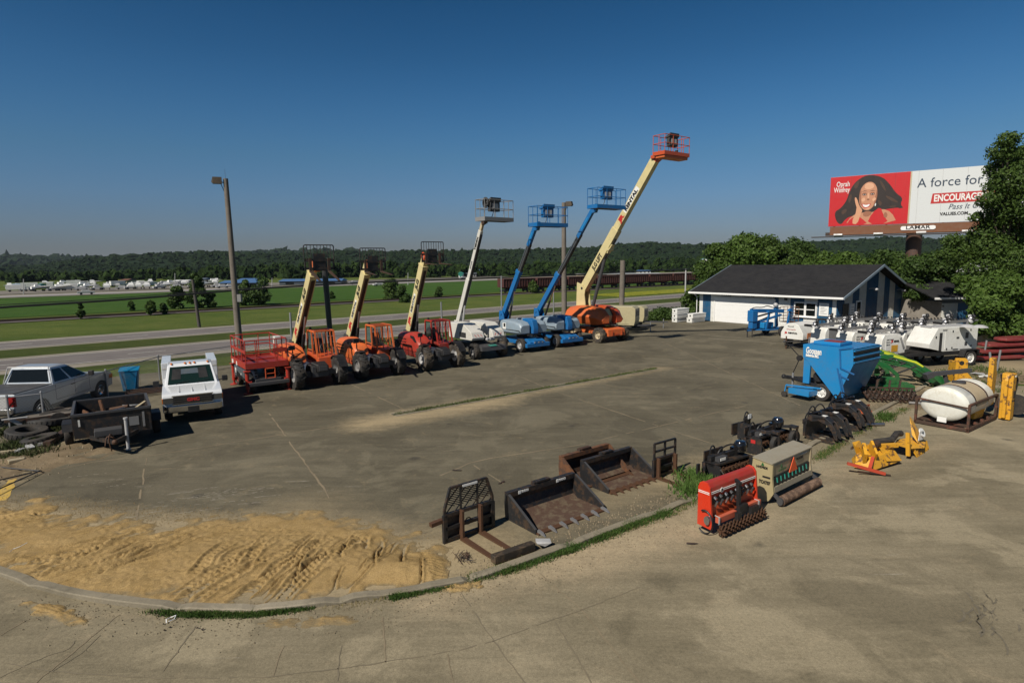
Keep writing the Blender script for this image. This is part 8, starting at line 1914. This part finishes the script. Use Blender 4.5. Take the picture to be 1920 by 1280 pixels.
# --- red seeder
r=implement('red_seeder','bright red seeder with white pinstripes and a toothed ground roller','seeder',1333,1004,math.radians(36)); r.scale=(.97,.66,.94); L=1.72; RD=paint('seeder_red',(.55,.035,.012),rough=.3,dirt=.2)
m=M(); m.prism([(.5,.62),(.5,1.0),(.46,1.1),(.36,1.14),(.2,1.12),(.12,1.04),(.1,.88),(.25,.62)],0.03,L-.03,'x'); hp=m.build('hopper','red',r,bevel=.02)
for x in(0,L-.05):
    m=M(); m.prism([(.52,.0+.15),(.52,1.02),(.46,1.12),(.36,1.16),(.2,1.14),(.1,1.05),(.07,.85),(-.02,.2),(.0,.12)],x,x+.05,'x'); m.build('end_plate',RD,r,bevel=.006)
m=M()
for z in(.9,.935): m.b2(.05,L-.05,.085,.1,z,z+.014); m.b2(-.008,-.001,.1,.5,z,z+.014)
m.build('pinstripe','decal_white',hp)
m=M(); m.tube((.42,.08,.92),(.42,.095,.92),.055,16); rg=m.build('round_badge','decal_white',hp); text('P',(.395,.076,.885),(1,0,0),(0,0,1),.09,'decal_black',rg,bold=.006)
m=M(); m.b2(.06,L-.06,.16,.3,.62,.8); m.build('meter_bay','black',r)
for i in range(8):
    x=.2+i*(L-.4)/7; m=M(); m.tube((x,.05,.76),(x,.12,.8),.035,8); m.tube((x,.02,.72),(x,.08,.6),.03,8); m.build('meter_cup','charcoal' if i%2 else 'steel',r)
m=M(); m.prism([(.16,.62),(.3,.62),(.3,.3),(.1,.34)],.05,L-.05,'x'); m.build('front_panel','orange_deep',r)
m=M(); m.bar((.12,-.08,.34),(.75,-.08,.34),.13,.13); m.bar((1.05,-.08,.36),(L-.05,-.08,.36),.13,.13); m.build('tool_bar',paint('bar_salmon',(.5,.11,.06),dirt=.3),r)
m=M()
for x in(.12,L-.15): m.bar((x-.03,-.16,.34),(x+.03,-.16,.34),.01,.16); m.path([(x,-.16,.26),(x,-.17,.42),(x,.0,.43)],.012,5)
m.build('clamp','light_grey',r)
m=M(); m.bar((.88,-.12,.1),(.92,.0,.98),.1,.08); m.bar((.8,-.15,.4),(1.1,-.15,.4),.12,.2); m.bar((.88,-.12,.98),(.94,.12,1.02),.08,.06); m.build('hitch_mast','black',r)
m=M()
for x in(.7,1.2,1.35): m.hull([(x+a,-.25+b,.3+c) for a in(-.07,.07) for b in(-.06,.06) for c in(-.08,.1)])
m.tube((.3,-.22,.2),(1.5,-.22,.24),.018); m.build('spring_block','black',r)
m=M(); m.tube((.03,-.28,.13),(L-.05,-.28,.13),.05,10)
for i in range(22):
    x=.08+i*(L-.2)/21
    for j in range(7): a=j*2*PI/7+i*.4; m.bar((x,-.28+math.cos(a)*.05,.14+math.sin(a)*.05),(x+.02,-.28+math.cos(a)*.14,.145+math.sin(a)*.135),.03,.04)
m.build('toothed_roller','rust',r)
m=M(); pts=[(-.04,.2+.28*math.cos(a),.28+.26*math.sin(a)) for a in np.linspace(PI*.35,PI*1.75,18)]; m.path(pts,.02,6); m.build('side_hoop','black',r)
m=M(); m.tube((-.06,.12,.33),(-.001,.12,.33),.1,18); m.build('sprocket','steel',r)
# --- yellow trencher pieces
r=implement('mulcher_head','yellow mower head with a red T shaped pusher, lying on the forecourt','mower',1640,884,math.radians(30)); YW='yellow_worn'
m=M(); m.hull([(-.1,.0,.05),(1.15,-.05,.1),(1.15,.5,.12),(.2,.75,.1),(-.25,.4,.05),(-.05,.1,.3),(.9,.1,.38),(.8,.45,.42),(.0,.5,.36)]); m.build('deck',YW,r)
m=M(); m.bar((-.2,.15,.35),(.1,.4,.55),.08,.3); m.bar((.1,.05,.35),(.35,.35,.6),.06,.3); m.bar((.35,.45,.5),(1.2,.1,.5),.12,.1); m.hull([(.0,.5,.3),(.5,.55,.35),(.45,.7,.6),(.1,.7,.6),(.0,.55,.55)]); m.hull([(.5,-.02,.2),(1.15,-.08,.12),(1.2,.25,.45),(.6,.25,.5)]); m.build('deck_brackets',YW,r)
m=M(); m.tube((.45,.3,.55),(.62,.3,.6),.09,10); m.tube((.0,.65,.45),(.5,.85,.4),.03); m.build('gearbox','rust_dark',r)
m=M(); m.bar((-.35,-.05,.12),(.1,.12,.34),.08,.06); m.bar((-.75,.3,.28),(-.1,-.32,.06),.07,.07); m.build('push_bar',paint('pusher_red',(.45,.06,.03),dirt=.4),r)
m=M(); m.tube((-.6,.1,.1),(.0,-.4,.03),.02); m.build('chain','rust_dark',r)
r=implement('chain_trencher','yellow toothed digging head with a round white badge, right of the mower head','trencher',1716,858,math.radians(32))
m=M(); m.hull([(-.3,.05,.3),(.5,.0,.2),(1.15,.25,.25),(1.1,.5,.3),(.2,.6,.35),(-.35,.4,.35)]); m.hull([(.45,.15,.3),(1.1,.3,.3),(1.0,.6,.85),(.85,.6,.95),(.75,.55,.9),(.5,.35,.5)]); m.bar((-.3,.05,.1),(-.3,.1,.75),.1,.06); m.build('frame',YW,r)
m=M(); m.prism([(.55,.35),(.85,.35),(.82,.62),(.6,.62)],.19,.2); m.tube((.78,.22,.55),(.78,.2,.56),.13,20); bd2=m.build('white_badge','decal_white',r); m=M(); m.tube((.78,.2,.56),(.78,.185,.565),.05,14); m.build('badge_centre','slate',bd2)
for i in range(9):
    x=.05+i*.13; m=M(); m.hull([(x,-.02+.02*i,.0),(x+.06,-.02+.02*i,.0),(x,.06+.02*i,.25),(x+.06,.06+.02*i,.25),(x+.03,.16+.02*i,.2)]); m.build('digging_tooth',YW,r)
m=M(); m.path([(-1.0,.65,.3),(-.8,.7,.42),(-.3,.5,.45),(.2,.62,.52),(.4,.6,.5)],.09,8); m.build('drive_belt','rubber',r)
# --- small litter
rs=random.Random(12)
def litter(name,label,cat,px,py,fn,mat,z=.01):
    q=place(px,py); m=M(); fn(m); o=m.build(name,mat,None,loc=(q.x,q.y,z)); o.rotation_euler=(0,0,rs.uniform(0,3)); tag(o,label,cat)
litter('crumpled_wrapper','white crumpled wrapper lying below the left grass strip','litter',320,1163,lambda m:m.path([(-.09,0,.01),(-.03,.05,.03),(.05,.04,.01),(.09,-.03,.03),(.02,-.05,.01),(-.06,-.02,.02)],.008,5),'trimwhite')
litter('twig_pile','small pile of dark twigs below the larger pallet fork','twigs',868,1048,lambda m:[m.tube((rs.uniform(-.25,.25),rs.uniform(-.15,.15),.01),(rs.uniform(-.25,.25),rs.uniform(-.15,.15),.06),.006,4) for _ in range(26)],'rust_dark')
litter('crumpled_wrapper','white crumpled wrapper beside the far grapple tines','litter',1566,820,lambda m:m.hull([(rs.uniform(-.12,.12),rs.uniform(-.04,.04),rs.uniform(0,.05)) for _ in range(10)]),'trimwhite')
litter('wire_scrap','thin white wire lying on the sand at left','wire',40,1035,lambda m:m.path([(-.2,0,.1),(-.1,.06,.1),(.0,.02,.11),(.15,.04,.12)],.006,4),'trimwhite')
for k,(px,py) in enumerate([(307,1171),(318,1176),(308,1182),(371,1178),(380,1180)]):
    litter('pebble',['top','second','lowest','left one of the two right hand','right one of the two right hand'][k]+' dark pebble under the white wrapper','pebble',px,py,lambda m:m.hull([(rs.uniform(-.025,.025),rs.uniform(-.025,.025),rs.uniform(0,.03)) for _ in range(9)]),'rust_dark',0)
for k,(px,py,lab) in enumerate([(857,882,'dark clod on the lot right of the long slab joint'),(940,905,'dark clod halfway along the slab joint'),(952,925,'larger dark clod above the toothed bucket'),(1300,1020,'dark dirt clump in front of the red seeder')]):
    litter('dirt_clod',lab,'clod',px,py,lambda m:m.hull([(rs.uniform(-.14,.14),rs.uniform(-.06,.06),rs.uniform(0,.03)) for _ in range(12)]),'rust_dark',0)
# ---------------------------------------------------------------- camera, sky, sun
cam=bpy.data.cameras.new('camera'); co_=bpy.data.objects.new('camera',cam); COL.objects.link(co_); scene.camera=co_
mt=Matrix((RT,UP,-FW)).transposed().to_4x4(); mt.translation=CP; co_.matrix_world=mt
cam.sensor_width=36; cam.lens=CF/1920*36; cam.clip_end=20000; cam.clip_start=.1
el=math.radians(44); hd=Vector((-.66,-.75,0)).normalized(); sd=Vector((hd.x*math.cos(el),hd.y*math.cos(el),math.sin(el)))
L=bpy.data.lights.new('sun','SUN'); L.energy=5.0; L.angle=math.radians(.5); L.color=(1,.93,.82); lo=bpy.data.objects.new('sun',L); COL.objects.link(lo)
lo.rotation_euler=sd.to_track_quat('Z','Y').to_euler(); lo.location=(0,0,40)
w=bpy.data.worlds.new('World'); scene.world=w; w.use_nodes=True; nt=w.node_tree; bg=nt.nodes['Background']
sk=nt.nodes.new('ShaderNodeTexSky'); sk.sky_type='NISHITA'; sk.sun_disc=False; sk.sun_elevation=el; sk.sun_rotation=math.atan2(hd.x,hd.y)
sk.air_density=1.0; sk.dust_density=.6; sk.ozone_density=3.5; sk.altitude=300
hs=nt.nodes.new('ShaderNodeHueSaturation'); hs.inputs['Saturation'].default_value=1.35; nt.links.new(sk.outputs[0],hs.inputs['Color'])
tc=nt.nodes.new('ShaderNodeTexCoord'); zz_=sep(nt,tc.outputs['Generated'],2)
cr_=nt.nodes.new('ShaderNodeValToRGB'); cr_.color_ramp.interpolation='B_SPLINE'; nt.links.new(zz_,cr_.inputs[0])
cr_.color_ramp.elements[0].color=(.4,)*3+(1,); cr_.color_ramp.elements[1].color=(.3,)*3+(1,)
for p_,v_ in((.05,.5),(.1,.66),(.19,.86),(.3,.78),(.5,.5)):
    e_=cr_.color_ramp.elements.new(p_); e_.color=(v_,v_,v_,1)
mr=cr_.outputs[0]; vm=nt.nodes.new('ShaderNodeVectorMath'); vm.operation='SCALE'; nt.links.new(hs.outputs[0],vm.inputs[0]); nt.links.new(mr,vm.inputs['Scale'])
hzm=mix(nt,ramp(nt,zz_,0.,.16,1.,0.),(1,1,1),(.93,.96,1.36)); vm2=nt.nodes.new('ShaderNodeVectorMath'); vm2.operation='MULTIPLY'; nt.links.new(vm.outputs[0],vm2.inputs[0]); nt.links.new(hzm,vm2.inputs[1]); nt.links.new(vm2.outputs[0],bg.inputs[0]); bg.inputs[1].default_value=.07
# air between the yard and the hills
m=M(); m.b2(-3600,3600,-450,4200,-6,85); hz=m.build('haze',None,None) if False else None
hm=bpy.data.materials.new('haze'); hm.use_nodes=True; hn=hm.node_tree; hn.nodes.remove(hn.nodes['Principled BSDF'])
pv=hn.nodes.new('ShaderNodeVolumePrincipled'); pv.inputs['Color'].default_value=(.62,.75,.9,1); pv.inputs['Density'].default_value=.00004; pv.inputs['Anisotropy'].default_value=.0
hn.links.new(pv.outputs[0],hn.nodes['Material Output'].inputs['Volume'])
if HAZE:
    m.build('haze',hm)['kind']='stuff'
scene.view_settings.view_transform='Standard'; scene.view_settings.look='None'; scene.view_settings.exposure=.1; scene.view_settings.gamma=1
scene.cycles.max_bounces=6; scene.cycles.diffuse_bounces=2; scene.cycles.glossy_bounces=3; scene.cycles.transparent_max_bounces=8; scene.cycles.volume_bounces=0
scene.cycles.caustics_reflective=False; scene.cycles.caustics_refractive=False
